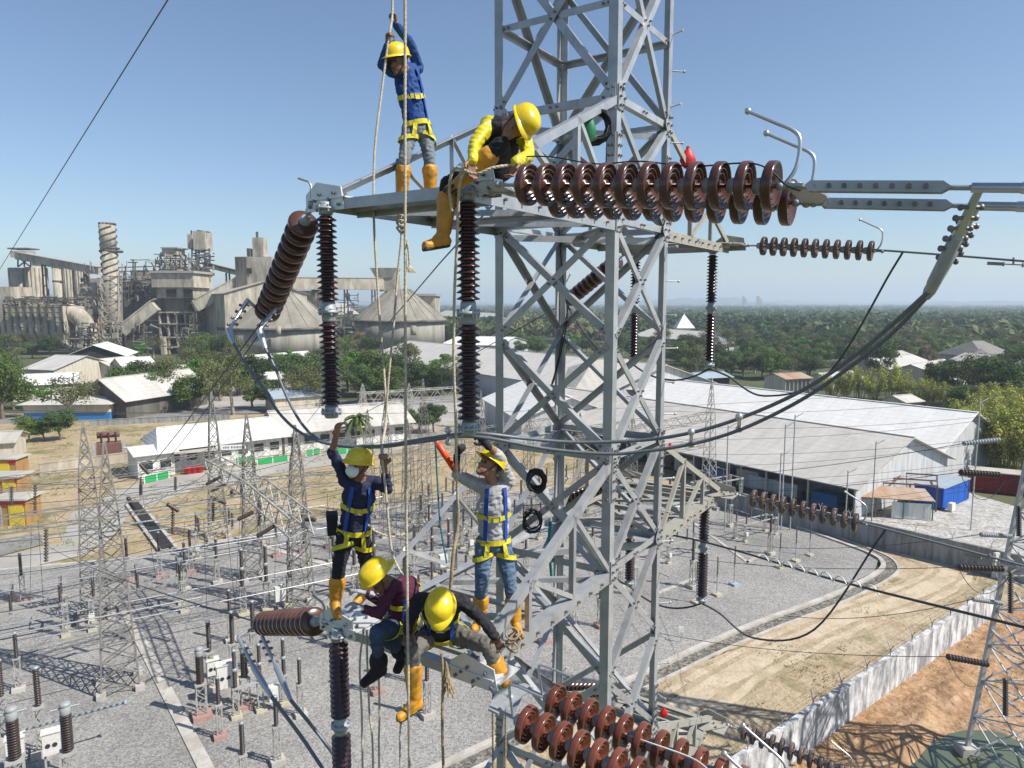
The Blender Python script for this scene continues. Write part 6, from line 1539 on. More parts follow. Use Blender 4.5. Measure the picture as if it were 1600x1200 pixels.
for s in (-1, 1): mb = MB(); [mb.box((s*2.0, -1+k*.28, 1.9), (.5, .06, 2.2)) for k in range(8)]; part(mb, 'radiator', [M['galvanised_dull']], t)
for k in range(3): mb = MB(); post_ins(mb, -1+k, 0, 3.2, 1.6, .2); part(mb, 'bushing', [M['porcelain_far']], t)
mb = MB(); mb.lathe((-1.6, 1.0, 4.3), (1, 0, 0), [(0, .1), (0, .5), (3.2, .5), (3.2, .1)], 12); part(mb, 'oil_tank', [M['rusty_steel']], t)
# timber posts of the boundary at the far road
# ---- wires of the yard and the spans
def yw(label, a, b, s=.6, r=.022, grp='thin wires over the switch yard', m='wire', n=14):
    return wire(sag(a, b, s, n), r, m, label, group=grp, smooth=False, name='overhead_wire')
for k, (xa, ya, Ya, xb, yb, Yb, s) in enumerate([(-40, 640, 60, 1640, 590, 95, 2), (-40, 648, 55, 700, 600, 120, 1.5), (0, 790, 50, 560, 690, 60, 1), (-20, 900, 44, 470, 770, 54, 1.2), (-20, 770, 55, 340, 720, 62, .6), (-30, 850, 45, 640, 745, 60, .8), (150, 765, 55, 660, 700, 80, 1), (390, 745, 52, 760, 690, 80, 1), (350, 790, 52, 700, 715, 70, .8),
        (120, 770, 55, 420, 650, 90, 1), (180, 800, 43, 330, 735, 62, .5), (-30, 960, 42, 190, 905, 43, .4), (0, 870, 50, 380, 810, 52, .5), (470, 830, 55, 760, 760, 70, .7), (560, 790, 55, 980, 700, 80, 1.2), (640, 820, 50, 1010, 745, 75, .6)]):
    yw('thin wire strung across the switch yard', P(xa, ya, Ya), P(xb, yb, Yb), s)
rw = random.Random(4)
for k in range(34):
    xa = rw.uniform(-60, 700); ya = rw.uniform(740, 960); Ya = rw.uniform(44, 64); xb = xa+rw.uniform(150, 420); yb = ya-rw.uniform(10, 70); yw('thin wire strung across the switch yard', P(xa, ya, Ya), P(xb, yb, Ya+rw.uniform(3, 14)), rw.uniform(.2, 1.0), .016, n=8)
for k in range(26):
    px = rw.uniform(0, 720); Ya = rw.uniform(42, 66); a = P(px, rw.uniform(745, 830), Ya); b = V((a.x+rw.uniform(-.8, .8), a.y+rw.uniform(-.8, .8), rw.uniform(4.0, 5.2))); yw('thin dropper wire hanging from the gantries to the apparatus', a, b, .05, .014, 'dropper wires of the switch yard', n=4)
lines = [(e1, P(163, 786, 43.5), 'bare conductor slanting down from the upper left string to the nearest gantry, left one'), (e1+V((.06, 0, 0)), P(231, 736, 56), 'bare conductor slanting down from the upper left string to the upper gantry beam, right one'), (e2, P(30, 818, 44), 'bare conductor from the lower left string to the gantry at the left edge'), (BACKEND[2][0], P(345, 742, 62), 'bare conductor from the top far arm down to the diagonal truss'), (BACKEND[1][0], P(420, 790, 54), 'bare conductor from the middle far arm down to the diagonal truss'), (BACKEND[0][0], P(470, 820, 54), 'bare conductor from the bottom far arm down to the truss column')]
for a, b, l in lines: wire(sag(a, b, .5, 18), .0095, 'wire', l, smooth=False, n=6)
wire([P(420, -252, 10), P(262, 0, 16), P(0, 420, 40), P(-110, 598, 70)], .016, 'wire', 'dark earth wire crossing the sky at the upper left corner', smooth=False)
# sky wire seen behind the seated worker and long right spans with the bird guard spiral
wire([P(770, 320, 14), P(690, 408, 20), P(560, 560, 40), P(480, 660, 60)], .02, 'wire', 'thin dark wire slanting down left between the ropes and second insulator', smooth=False)
# ---- second transmission tower at the right edge
rt = empty('transmission_tower', (28.0, 34.2, 0), 'second slimmer lattice tower cut by the right edge of the view', 'pylon')
def rcol(mb, H, wf, step): 
    zs = [0]
    while zs[-1] < H: zs.append(zs[-1]+step(zs[-1]))
    def c(z, k): w = wf(z)/2; sx, sy = ((-1, -1), (1, -1), (1, 1), (-1, 1))[k % 4]; return V((sx*w, sy*w, z))
    for k in range(4):
        for i in range(len(zs)-1):
            mb.beam(c(zs[i], k), c(zs[i+1], k+1), .07, .07); mb.beam(c(zs[i], k+1), c(zs[i+1], k), .07, .07); mb.beam(c(zs[i+1], k), c(zs[i+1], k+1), .07, .07)
wf = lambda z: 5.2-3.3*min(1, z/24)
mb = MB(); rcol(mb, 33, wf, lambda z: 2.3-.04*z); part(mb, 'bracing', [M['galvanised_dull']], rt)
for k in range(4):
    sx, sy = ((-1, -1), (1, -1), (1, 1), (-1, 1))[k]; mb = MB(); mb.beam((sx*wf(0)/2, sy*wf(0)/2, 0), (sx*wf(24)/2, sy*wf(24)/2, 24), .20, .20); mb.beam((sx*wf(24)/2, sy*wf(24)/2, 24), (sx*wf(24)/2, sy*wf(24)/2, 34), .16, .16); part(mb, 'leg', [M['galvanised_dull']], rt)
    mb = MB(); mb.box((sx*wf(0)/2, sy*wf(0)/2, .2), (.9, .9, .6)); part(mb, 'footing', [M['concrete']], rt)
for zz in (7.5, 11.7, 16.4, 21, 26):
    mb = MB(); s_ = wf(zz)/2
    for sy in (-1, 1):
        mb.beam((s_, sy*s_, zz), (s_+3.5, 0, zz), .12, .12); mb.beam((s_, sy*s_, zz+1.4), (s_+3.5, 0, zz+.05), .09, .09); mb.beam((-s_, sy*s_, zz), (-s_-.5, 0, zz), .12, .12)
        part(mb, 'crossarm', [M['galvanised_dull']], rt); mb = MB()
rs = [(1562, 687, 1505, 693, 'upper pale'), (1562, 742, 1500, 738, 'upper dark'), (1580, 838, 1532, 835, 'middle pale'), (1568, 889, 1497, 886, 'middle dark'), (1566, 943, 1520, 936, 'lower pale'), (1544, 1038, 1480, 1026, 'lower dark')]
for k, (xa, ya, xb, yb, w) in enumerate(rs):
    a = P(xa, ya, 33); b = P(xb, yb, 32.2); mb = MB(); simple_string(mb, a, b, r=.16 if k % 2 else .12, n=13); tag(mb.build('insulator_string', [M['porcelain_far'] if k % 2 else M['cap_metal']]), w+' disc string pulling left from the right edge tower', 'insulator', 'disc strings of the right edge tower')
    tl = [(1030, 745, 60), (1010, 770, 66), (1160, 850, 52), (1050, 866, 55), (1225, 962, 40), (1010, 985, 46)][k]
    yw('thin conductor running left from the %s disc string of the right edge tower' % w, b, P(*tl), .5, .018, 'conductors of the right edge tower')
    if k % 2: yw('hanging jumper below the %s disc string of the right edge tower' % w, b, a+UP*-.2+V((0, -.4, 0)), 1.1, .016, 'jumpers of the right edge tower')
for k, (px, y0, y1) in enumerate([(1579, 893, 958), (1571, 1060, 1118), (1592, 790, 838)]):
    mb = MB(); a = P(px, y0, 32.4); b = P(px, y1, 32.4); simple_string(mb, a, b, r=.13, n=18); tag(mb.build('hanging_insulator', [M['porcelain_far']]), ('middle', 'lowest', 'upper')[k]+' dark insulator hanging at the right edge tower', 'insulator')
for k in range(9):
    yw('thin wire crossing before the warehouse roofs', P(1000, 640+k*22, 70+k*2), P(1640, 608+k*17+(k % 2)*14, 60), 1.0, .016, 'wires before the warehouse roofs')
for k, (px, y0, y1) in enumerate([(1135, 664, 720), (1222, 663, 760), (1237, 648, 740), (1524, 625, 700), (1218, 708, 738), (1320, 735, 800), (1362, 690, 780)]):
    p = P(px, y1+30, 76); p.z = 0; hh = P(px, y0, 76).z; mb = MB(); mb.tube([(p.x, 76, 0), (p.x, 76, hh)], .07, 6); mb.tube([(p.x, 76, hh-.3), (p.x+.9, 76, hh+.2)], .05, 6)
    tag(mb.build('lamp_pole', [M['galvanised_dull']]), 'thin grey pole standing before the warehouses, number '+('one', 'two', 'three', 'four', 'five', 'six', 'seven')[k]+' from left' if False else 'thin grey pole with short arm before the warehouses', 'pole', 'thin poles before the warehouses')
# the twisted spiral on the conductor, right
a = P(1040, 838, 10.3); b = P(1380, 925, 7.2)
wire([P(1015, 836, 10.6), P(1060, 838, 10.4), P(1150, 860, 9.6), P(1300, 905, 8.0), P(1620, 985, 5.5)], .014, 'wire', 'dark conductor with pale spiral crossing low on the right')
mb = MB(); pts = []; c0, c1 = P(1190, 871, 9.1), P(1375, 924, 7.3)
for i in range(90): t_ = i/89; q = c0.lerp(c1, t_); pts.append(q + V((0, math.cos(i*.62)*.035, math.sin(i*.62)*.04)))
mb.tube(pts, .008, 5); tag(mb.build('spiral_guard', [M['sign_white']]), 'pale spiral wound round the low right conductor', 'spiral')
# ================================================================== people
def clothmat(name, col, rough=.85, bump=.5, sc=14, col2=None, spots=None):
    m = mat(name, col, rough=rough, var=.15, scale=10, bump=bump, bscale=sc, col2=col2); 
    return m
clothmat('skin', (.28, .135, .08), .5, .08, 60); clothmat('skin_dark', (.17, .085, .055), .5, .08, 60)
clothmat('blue_shirt', (.012, .055, .20)); clothmat('navy_shirt', (.018, .022, .055)); clothmat('grey_shirt', (.36, .355, .36)); clothmat('black_shirt', (.016, .014, .018))
clothmat('maroon_shirt', (.075, .012, .035)); clothmat('black_cloth', (.012, .012, .014)); clothmat('jeans', (.055, .095, .16), col2=(.12, .18, .26)); clothmat('dark_jeans', (.022, .042, .085), col2=(.05, .08, .14))
clothmat('grey_trousers', (.10, .095, .085), col2=(.17, .155, .13)); clothmat('faded_trousers', (.09, .12, .14), col2=(.22, .25, .26)); clothmat('yellow_jacket', (.58, .50, .02), .35, .9, 22)
mat('boot_yellow', (.40, .19, .03), rough=.5, col2=(.66, .30, .014), scale=12, bump=.35, bscale=22, detail=8); mat('boot_sole', (.05, .035, .025), rough=.8)
mat('helmet_yellow', (.60, .43, .02), rough=.32, col2=(.80, .58, .01), scale=14, coat=.15, detail=10); mat('strap_blue', (.012, .06, .30), rough=.7, bump=.3, bscale=80); mat('strap_yellow', (.45, .38, .03), rough=.7, col2=(.70, .58, .02), scale=18, bump=.3, bscale=80)
weather('boot_yellow', (.16, .11, .06), .58, 9, .6); weather('helmet_yellow', (.42, .33, .10), .60, 16, .5); weather('strap_yellow', (.22, .17, .08), .56, 14, .6); weather('grey_shirt', (.20, .18, .16), .58, 8, .5); weather('jeans', (.16, .14, .11), .58, 9, .5)
mat('mask_white', (.72, .74, .76), rough=.8, bump=.2); mat('glove_grey', (.36, .38, .42), rough=.9, bump=.5, bscale=40); mat('glove_black', (.02, .021, .024), rough=.9, bump=.5, bscale=40); mat('hair', (.012, .01, .01), rough=.6); mat('eye', (.02, .015, .012), rough=.2)
mat('rope', (.46, .40, .30), rough=.95, var=.25, scale=30, bump=.9, bscale=60); mat('rope_old', (.30, .22, .13), rough=.95, var=.35, scale=20, bump=.9, bscale=60); mat('rope_blue', (.02, .12, .16), rough=.9, var=.3)

def capsule(mb, a, b, ra, rb, n=12):
    a = V(a); b = V(b); d = b-a; L_ = max(d.length, 1e-4); pr = [(-ra, 0.0005), (-ra*.87, ra*.5), (-ra*.5, ra*.87), (0, ra), (L_, rb), (L_+rb*.5, rb*.87), (L_+rb*.87, rb*.5), (L_+rb, .0005)]
    mb.lathe(a, d if d.length > 1e-4 else UP, pr, n)
class Fig:
    def __init__(s): s.p = []      # ('c', a, b, ra, rb, mat) or ('e', c, frame(3 vecs), radii, mat)
    def c(s, a, b, ra, rb, m): s.p.append(('c', V(a), V(b), ra, rb, m)); return s
    def e(s, c, fr, r, m): s.p.append(('e', V(c), fr, r, m)); return s
def remesh(fig, name, voxel, parent, smooth=3, folds=(), amp=.005, fold_f=15.0):
    mb = MB()
    for q in fig.p:
        if q[0] == 'c': capsule(mb, q[1], q[2], q[3], q[4])
        else:
            n = 14; m_ = 9; vs = []; fs = []; X, Y_, Z = q[2]
            for i in range(m_+1):
                th = math.pi*i/m_
                for k in range(n):
                    ph = 2*math.pi*k/n; vs.append(q[1] + X*(max(.002, math.sin(th))*math.cos(ph)*q[3][0]) + Y_*(max(.002, math.sin(th))*math.sin(ph)*q[3][1]) + Z*(math.cos(th)*q[3][2]))
            for i in range(m_):
                for k in range(n): fs.append((i*n+k, (i+1)*n+k, (i+1)*n+(k+1) % n, i*n+(k+1) % n))
            mb.add(vs, fs, 0, True); mb.add(vs[:n], [tuple(range(n))[::-1]]); mb.add(vs[-n:], [tuple(range(n))])
    arr = np.array(mb.v); org = V(((arr[:, 0].min()+arr[:, 0].max())/2, (arr[:, 1].min()+arr[:, 1].max())/2, arr[:, 2].min())) if parent is None else V(parent.location)
    me = bpy.data.meshes.new(name+'_src'); me.from_pydata((arr-np.array(org)).tolist(), [], mb.f); o = bpy.data.objects.new(name+'_src', me); COL.objects.link(o)
    md = o.modifiers.new('r', 'REMESH'); md.mode = 'VOXEL'; md.voxel_size = voxel; md.use_smooth_shade = True
    ms = o.modifiers.new('s', 'SMOOTH'); ms.factor = .5; ms.iterations = smooth
    dg = bpy.context.evaluated_depsgraph_get(); ev = o.evaluated_get(dg); m2 = bpy.data.meshes.new_from_object(ev); bpy.data.objects.remove(o)
    n = len(m2.vertices); co = np.empty(n*3, 'f'); m2.vertices.foreach_get('co', co); co = co.reshape(-1, 3)+np.array(org, dtype='f')
    def classify(pts):
        best = np.full(len(pts), 1e9); idx = np.zeros(len(pts), int)
        for i, q in enumerate(fig.p):
            if q[0] == 'c':
                a = np.array(q[1]); b = np.array(q[2]); ab = b-a; t = np.clip(((pts-a)@ab)/max(ab@ab, 1e-9), 0, 1); d = np.linalg.norm(pts-a-t[:, None]*ab, axis=1)-(q[3]+(q[4]-q[3])*t)
            else:
                r = pts-np.array(q[1]); w = np.stack([r@np.array(f)/k for f, k in zip(q[2], q[3])], 1); d = (np.linalg.norm(w, axis=1)-1)*min(q[3])
            u_ = d < best; best[u_] = d[u_]; idx[u_] = i
        return idx
    names = []; 
    for q in fig.p:
        if q[-1] not in names: names.append(q[-1])
    m2.materials.clear()
    for k in names: m2.materials.append(M[k])
    mid = np.array([names.index(q[-1]) for q in fig.p])
    if folds:
        vi = mid[classify(co)]; fold_ids = [names.index(f) for f in folds if f in names]
        nr = np.empty(n*3, 'f'); m2.vertices.foreach_get('normal', nr); nr = nr.reshape(-1, 3)
        for i in np.nonzero(np.isin(vi, fold_ids))[0]:
            p = V(co[i]); w = noise.noise(V((p.x*fold_f, p.y*fold_f, p.z*fold_f*1.7))); w2 = noise.noise(V((p.x*fold_f*2.4+7, p.y*fold_f*2.4, p.z*fold_f*2.4)))
            co[i] += nr[i]*(amp*(1-abs(w)*3.2)+amp*.45*w2)
        m2.vertices.foreach_set('co', (co-np.array(org, dtype='f')).ravel())
    pc = np.empty(len(m2.polygons)*3, 'f'); m2.polygons.foreach_get('center', pc); pc = pc.reshape(-1, 3)+np.array(org, dtype='f')
    m2.polygons.foreach_set('material_index', mid[classify(pc)].astype('i')); m2.polygons.foreach_set('use_smooth', np.ones(len(m2.polygons), bool)); m2.update(); m2.name = name
    o = bpy.data.objects.new(name, m2); COL.objects.link(o)
    if parent is None: o.location = org
    else: link_child(o, parent)
    return o
def hand(f, w, d, nrm, m, curl=.9, thumb=1, s=1.0):
    '''wrist w, pointing d, palm facing nrm'''
    w = V(w); d = V(d).normalized(); nrm = V(nrm); nrm = (nrm-d*nrm.dot(d)).normalized(); sd = d.cross(nrm)*thumb
    for k in (-.024, -.008, .008, .024): f.c(w+sd*k*.6*s, w+d*.078*s+sd*k*s, .015*s, .0125*s, m)
    for i, (k, ln) in enumerate(((.030, .068), (.010, .077), (-.010, .072), (-.030, .058))):
        p = w+d*.080*s+sd*k*s; a = curl*.55; dd = d
        for j, fr in enumerate((.45, .32, .26)):
            dd = (dd*math.cos(a)+nrm*math.sin(a)).normalized(); nn = (nrm*math.cos(a)-d*math.sin(a)); q = p+dd*ln*fr*s; f.c(p, q, .0105*s, .0088*s, m); p = q; a = curl*(.7 if j == 0 else .5)
            ax_ = dd.cross(sd); 
            nrm2 = sd.cross(dd)*-1
            dn = nrm-dd*nrm.dot(dd)
            if dn.length > 1e-3: pass
            dd = Matrix.Rotation(a*thumb, 3, sd*(-1 if (Matrix.Rotation(.1, 3, sd) @ d).dot(nrm) < 0 else 1)*thumb) @ dd
            a = 0
    t0 = w+d*.02*s+sd*.026*s; t1 = t0+(sd*.75+d*.55+nrm*.35).normalized()*.038*s; t2 = t1+(sd*.1+d*.8+nrm*.6).normalized()*.034*s; f.c(t0, t1, .014*s, .012*s, m); f.c(t1, t2, .012*s, .010*s, m)
def boot(par, kn, an, toe, top, mt='boot_yellow', name='boot', r0=.075):
    f = Fig(); kn = V(kn); an = V(an); toe = V(toe); d = (kn-an).normalized(); f0 = (toe-an); f0 = f0-d*f0.dot(d)*.6; f0.normalize(); sole = -d
    tp = an + d*top
    f.c(an+d*.02, tp-d*r0*.55, .056, r0*.97, mt); f.c(tp-d*r0*.9, tp-d*r0*.35, r0, r0*1.02, mt)
    h = an - d*.055
    f.c(h-f0*.03, h+f0*.06, .045, .043, mt); f.c(h+f0*.05-d*.004, h+f0*.155-d*.012, .042, .036, mt); f.c(an, h+f0*.07+d*.01, .05, .036, mt)
    for k in (-.018, .018):
        s_ = f0.cross(d)*k; f.c(h-f0*.045-d*.037+s_, h+f0*.165-d*.038+s_, .017, .017, 'boot_sole')
    return remesh(f, name, .009, par, 2, (mt,), .003, 11)
def helmet(par, c, up, fw, m='helmet_yellow', sc=1.0, back=False):
    up = V(up).normalized(); fw = V(fw); fw = (fw-up*fw.dot(up)).normalized(); sd = up.cross(fw); c = V(c); pk = -1 if back else 1
    mb = MB(); n = 32; rings = []
    prof = [(0, 1.0), (.25, .985), (.5, .93), (.7, .83), (.85, .66), (.95, .40), (1.0, .0)]
    for sh, off in ((1.0, 0), (.955, -.004)):
        vs = []
        for (t, r) in prof:
            for k in range(n):
                a = 2*math.pi*k/n; x = math.cos(a); y = math.sin(a); rr = max(r, .004)
                ridge = .006*math.exp(-(y*rr*5.5)**2)*(1 if t > .2 else t*5)+.004*math.exp(-((abs(y*rr)-.32)*9)**2)*min(1, t*3)
                vs.append(c + fw*(x*rr*.138*sh*sc) + sd*(y*rr*.112*sh*sc) + up*((t*.118+ridge)*sc*sh+off))
        m_ = len(prof); mb.add(vs, [(i*n+k, i*n+(k+1) % n, (i+1)*n+(k+1) % n, (i+1)*n+k) for i in range(m_-1) for k in range(n)], 0, True)
    vs = []
    for j, (e, dz) in enumerate(((0, .004), (1, -.008), (1, -.013), (-.02, -.004))):
        for k in range(n):
            a = 2*math.pi*k/n; x = math.cos(a)*pk; y = math.sin(a); ext = .012+ .042*max(0, x)**2.2; q = e*ext
            vs.append(c + fw*pk*(x*(.138+q)*sc) + sd*(y*(.112+(.012*max(0, e)))*sc) + up*(dz - (.012*max(0, x)**2 if e > 0 else 0))*sc)
    mb.add(vs, [(i*n+k, i*n+(k+1) % n, (i+1)*n+(k+1) % n, (i+1)*n+k) for i in range(3) for k in range(n)], 0, True)
    o = mb.build('helmet', [M[m]], par); return o
def ribbon_strap(par, pts, nrms, w, m, name='harness_strap'):
    mb = MB(); n = len(pts); vs = []
    for i in range(n):
        t = (pts[min(i+1, n-1)]-pts[max(i-1, 0)]).normalized(); nn = nrms[i]; s_ = t.cross(nn).normalized()
        for (a, b) in ((-w/2, .001), (w/2, .001), (w/2, .006), (-w/2, .006)): vs.append(pts[i]+s_*a+nn*b)
    mb.add(vs, [(i*4+k, i*4+(k+1) % 4, (i+1)*4+(k+1) % 4, (i+1)*4+k) for i in range(n-1) for k in range(4)]+[(3, 2, 1, 0), (4*n-4, 4*n-3, 4*n-2, 4*n-1)])
    return mb.build(name, [M[m]], par)
def person(label, J, shirt, trouser, skin='skin', up=(0, 0, 1), fw=(0, -1, 0), hands=None, gloves=None, boots=(.30, .30), boot_m='boot_yellow', helmet_back=False, sleeves=1.0, mask=False, front=None, harness=True, bulk=1.0, chest_w=1.0, facecap=None):
    j = {k: P(*v) for k, v in J.items()}
    f = Fig(); up = V(up).normalized(); fw = V(fw).normalized()
    hc = (j['hr']+j['hl'])/2; sc_ = (j['sr']+j['sl'])/2; A = (sc_-hc); TL = A.length; A.normalize(); X = (j['sr']-j['sl']).normalized()*.6+(j['hr']-j['hl']).normalized()*.4; X = (X-A*X.dot(A)).normalized(); F = A.cross(X)
    fr = (X, F, A); b = bulk; tors = Fig()
    jm = 'yellow_jacket' if shirt == 'yellow_jacket' else shirt; tm = front or shirt
    for (h, wx, wf, hz, m_) in ((.02, .155, .112, .11, trouser), (.16, .145, .108, .11, tm), (.27, .150, .112, .12, tm), (.38, .160, .118, .12, tm), (TL-.04, .155, .10, .085, tm)):
        f.e(hc+A*h+F*(.0 if h < .3 else .008), fr, (wx*b, wf*b, hz), m_); tors.e(hc+A*h, fr, (wx*b, wf*b, hz), m_)
    f.c(hc+A*.09, hc+A*(TL-.1), .118*b, .125*b, tm); tors.c(hc+A*.05, hc+A*(TL-.1), .12*b, .13*b, tm)
    for s_, m_ in (('r', jm), ('l', jm)):
        sh, el, wr = j['s'+s_], j['e'+s_], j['w'+s_]; f.c(sc_.lerp(sh, .35)+A*-.015, sh, .068*b, .064*b, m_); tors.c(sc_.lerp(sh, .3), sh, .07*b, .062*b, m_)
        f.c(sh, el, .060*b, .047*b, m_); 
        q = el.lerp(wr, sleeves if not isinstance(sleeves, dict) else sleeves[s_])
        if (q-el).length > .02: f.c(el, q, .046*b, .039*b, m_)
        f.c(el.lerp(wr, .05), wr, .034, .026, skin)
        hd = (hands or {}).get(s_, {}); g_ = (gloves or {}).get(s_, skin)
        d = hd.get('d', None); d = V(d) if d else (wr-el)
        if g_ != skin: f.c(wr-d.normalized()*.03, wr+d.normalized()*.01, .034, .033, g_)
        hand(f, wr, d, hd.get('n', (0, -1, 0)), g_, hd.get('curl', 1.0), hd.get('t', 1), 1.12 if g_ != skin else 1.05)
    for s_ in 'rl':
        h, k, a = j['h'+s_], j['k'+s_], j['a'+s_]; f.c(h, k, .088*b, .062*b, trouser); f.c(h+A*.02, hc+A*.03, .085*b, .1*b, trouser); f.c(k, k.lerp(a, .45), .060*b, .058*b, trouser); f.c(k.lerp(a, .4), a, .050, .038, trouser)
    # neck and head
    hd = j['hd']; f.c(sc_+A*.0, hd-up*.05-fw*.02, .052, .050, skin); sd = up.cross(fw).normalized(); hf = (sd, fw, up)
    f.c(sc_-X*.05, sc_+X*.05, .062, .062, jm)
    f.e(hd+up*.02, hf, (.076, .094, .10), skin); f.e(hd-up*.045+fw*.022, hf, (.058, .066, .066), skin); f.e(hd-fw*.03+up*.03, hf, (.079, .082, .085), 'hair')
    f.c(hd+fw*.088-up*.005, hd+fw*.104-up*.032, .009, .014, skin); f.c(hd+fw*.082+sd*.02-up*.062, hd+fw*.082-sd*.02-up*.062, .008, .008, skin)
    f.c(hd+fw*.08+sd*.018+up*.022, hd+fw*.078+sd*.045+up*.02, .010, .009, skin); f.c(hd+fw*.08-sd*.018+up*.022, hd+fw*.078-sd*.045+up*.02, .010, .009, skin)
    f.c(hd+fw*.03-up*.09, hd+fw*.068-up*.092, .026, .022, skin)
    for s_ in (-1, 1):
        f.e(hd+sd*s_*.078-up*.008, (sd, fw, up), (.012, .022, .032), skin); f.e(hd+fw*.084+sd*s_*.032+up*.004, hf, (.013, .012, .009), 'eye')
    body = remesh(f, 'person', .0088, None, 3, (shirt, trouser, tm, jm), .0045 if shirt == 'yellow_jacket' else .0065)
    tag(body, label, 'worker', 'line workers on the tower'); del body['group']
    helmet(body, hd+up*.045+fw*(.004), up, fw, back=helmet_back)
    mb = MB(); pts = []
    for k in range(13):
        a = math.pi*(k/12); pts.append(hd+sd*math.cos(a)*.080+up*(.03-.145*math.sin(a))+fw*(.01+.045*math.sin(a)))
    mb.tube(pts, .004, 5); mb.build('chin_strap', [M['black_rubber']], body)
    for s_, bt in zip('rl', boots):
        if bt: boot(body, j['k'+s_], j['a'+s_], j['t'+s_], bt, boot_m if not isinstance(boot_m, dict) else boot_m[s_])
    if mask:
        mb = MB(); c = hd+fw*.058-up*.04; vs = []; n = 14
        for i in range(7):
            th = math.pi/2*i/6
            for k in range(n):
                ph = 2*math.pi*k/n; vs.append(c+sd*math.cos(ph)*math.sin(th)*.062+up*math.sin(ph)*math.sin(th)*.060+fw*(math.cos(th)*.07))
        mb.add(vs, [(i*n+k, (i+1)*n+k, (i+1)*n+(k+1) % n, i*n+(k+1) % n) for i in range(6) for k in range(n)], 0, True)
        mb.build('face_mask', [M['mask_white']], body)
    if harness:
        tm_ = MB()
        for q in tors.p:
            if q[0] == 'c': capsule(tm_, q[1], q[2], q[3]+.006, q[4]+.006, 16)
            else:
                X_, Y_, Z_ = q[2]; vs = []; n = 20; m_ = 10
                for i in range(m_+1):
                    th = math.pi*i/m_
                    for k in range(n): ph = 2*math.pi*k/n; vs.append(q[1]+X_*(math.sin(th)*math.cos(ph)*(q[3][0]+.006))+Y_*(math.sin(th)*math.sin(ph)*(q[3][1]+.006))+Z_*(math.cos(th)*(q[3][2]+.006)))
                tm_.add(vs, [(i*n+k, (i+1)*n+k, (i+1)*n+(k+1) % n, i*n+(k+1) % n) for i in range(m_) for k in range(n)])
        bv = BVHTree.FromPolygons([V(v) for v in tm_.v], tm_.f)
        def cast(ang, h, lift=.004):
            d = (F*math.cos(ang)+X*math.sin(ang)); o_ = hc+A*h+d*.6; hit = bv.ray_cast(o_, -d)
            if hit[0] is None: return hc+A*h+d*.15, d
            nn = hit[1] if hit[1].dot(d) > 0 else -hit[1]; return hit[0]+d*lift, (nn*.3+d*.7).normalized()
        def run(seq, w, m_, k=5, name='harness_strap'):
            pts, nr = [], []
            for (a0, h0), (a1, h1) in zip(seq[:-1], seq[1:]):
                for i in range(k): p, n_ = cast(a0+(a1-a0)*i/k, h0+(h1-h0)*i/k); pts.append(p); nr.append(n_)
            p, n_ = cast(*seq[-1]); pts.append(p); nr.append(n_); ribbon_strap(body, pts, nr, w, m_, name)
        D = R_
        run([(D(a), .05+.012*math.cos(D(a))) for a in range(-180, 181, 30)], .046, 'strap_yellow', 3, 'waist_belt')
        run([(D(-95), .30), (D(-40), .295), (0, .285), (D(40), .295), (D(95), .30)], .044, 'strap_yellow', 4, 'chest_strap')
        for s_ in (-1, 1):
            run([(D(s_*48), .06), (D(s_*44), .18), (D(s_*42), .30), (D(s_*38), TL-.10), (D(s_*40), TL-.02)], .042, 'strap_blue')
            run([(D(s_*140), .06), (D(s_*160), .2), (D(s_*158), .34), (D(s_*140), TL-.02)], .042, 'strap_blue')
        p, n_ = cast(0, .285, .012); mb = MB(); q = [p+X*x+A*y for x, y in ((-.03, -.025), (.03, -.025), (.03, .025), (-.03, .025))]; mb.tube(q, .005, 5, closed=True, smooth=False); mb.build('buckle', [M['alu_tube']], body)
        for s_ in 'rl':
            h, k = j['h'+s_], j['k'+s_]; d = (k-h).normalized(); e = (F-d*F.dot(d)).normalized(); g_ = d.cross(e); sg = 1 if g_.dot(X) > 0 else -1
            pts, nr = [], []
            for i in range(17):
                a = 2*math.pi*i/16; r_ = .097*b; nn = (e*math.cos(a)+g_*math.sin(a)); inner = math.sin(a)*sg*(1 if s_ == 'l' else -1)
                pts.append(h+d*(.09-.05*math.cos(a)*0+.045*inner*-1)+nn*r_); nr.append(nn)
            ribbon_strap(body, pts, nr, .042, 'strap_yellow', 'leg_loop')
            p0, n0 = cast(R_(35 if s_ == 'r' else -35), .05); p1 = h+d*.09+e*.1*b; ribbon_strap(body, [p0, p0.lerp(p1, .5)+F*.01, p1], [n0, (n0+e).normalized(), e], .040, 'strap_yellow', 'leg_strap')
    return body, j, f
# 1: blue shirt, upper left, holding the rope above his head
w1, j1, _ = person('worker in blue shirt standing highest on the upper arm, both arms raised on a rope', dict(hr=(641, 204, 7.0), hl=(664, 204, 7.08), sr=(613, 112, 6.9), sl=(653, 106, 7.1), er=(597, 101, 6.72), wr=(606, 72, 6.68), el=(641, 66, 6.95), wl=(620, 40, 6.8), hd=(622, 96, 6.78),
    kr=(631, 250, 6.9), kl=(671, 250, 7.0), ar=(628, 306, 6.98), al=(673, 306, 7.06), tr=(622, 314, 6.8), tl=(676, 314, 6.88)), 'blue_shirt', 'faded_trousers', skin='skin_dark', up=(-.12, -.2, .95), fw=(-.45, -.8, -.3),
    hands=dict(r=dict(d=(.02, -.05, 1), n=(.9, -.3, 0), curl=1.7), l=dict(d=(-.15, -.05, 1), n=(-.9, -.3, 0), curl=1.7, t=-1)), boots=(.27, .27), bulk=.9)
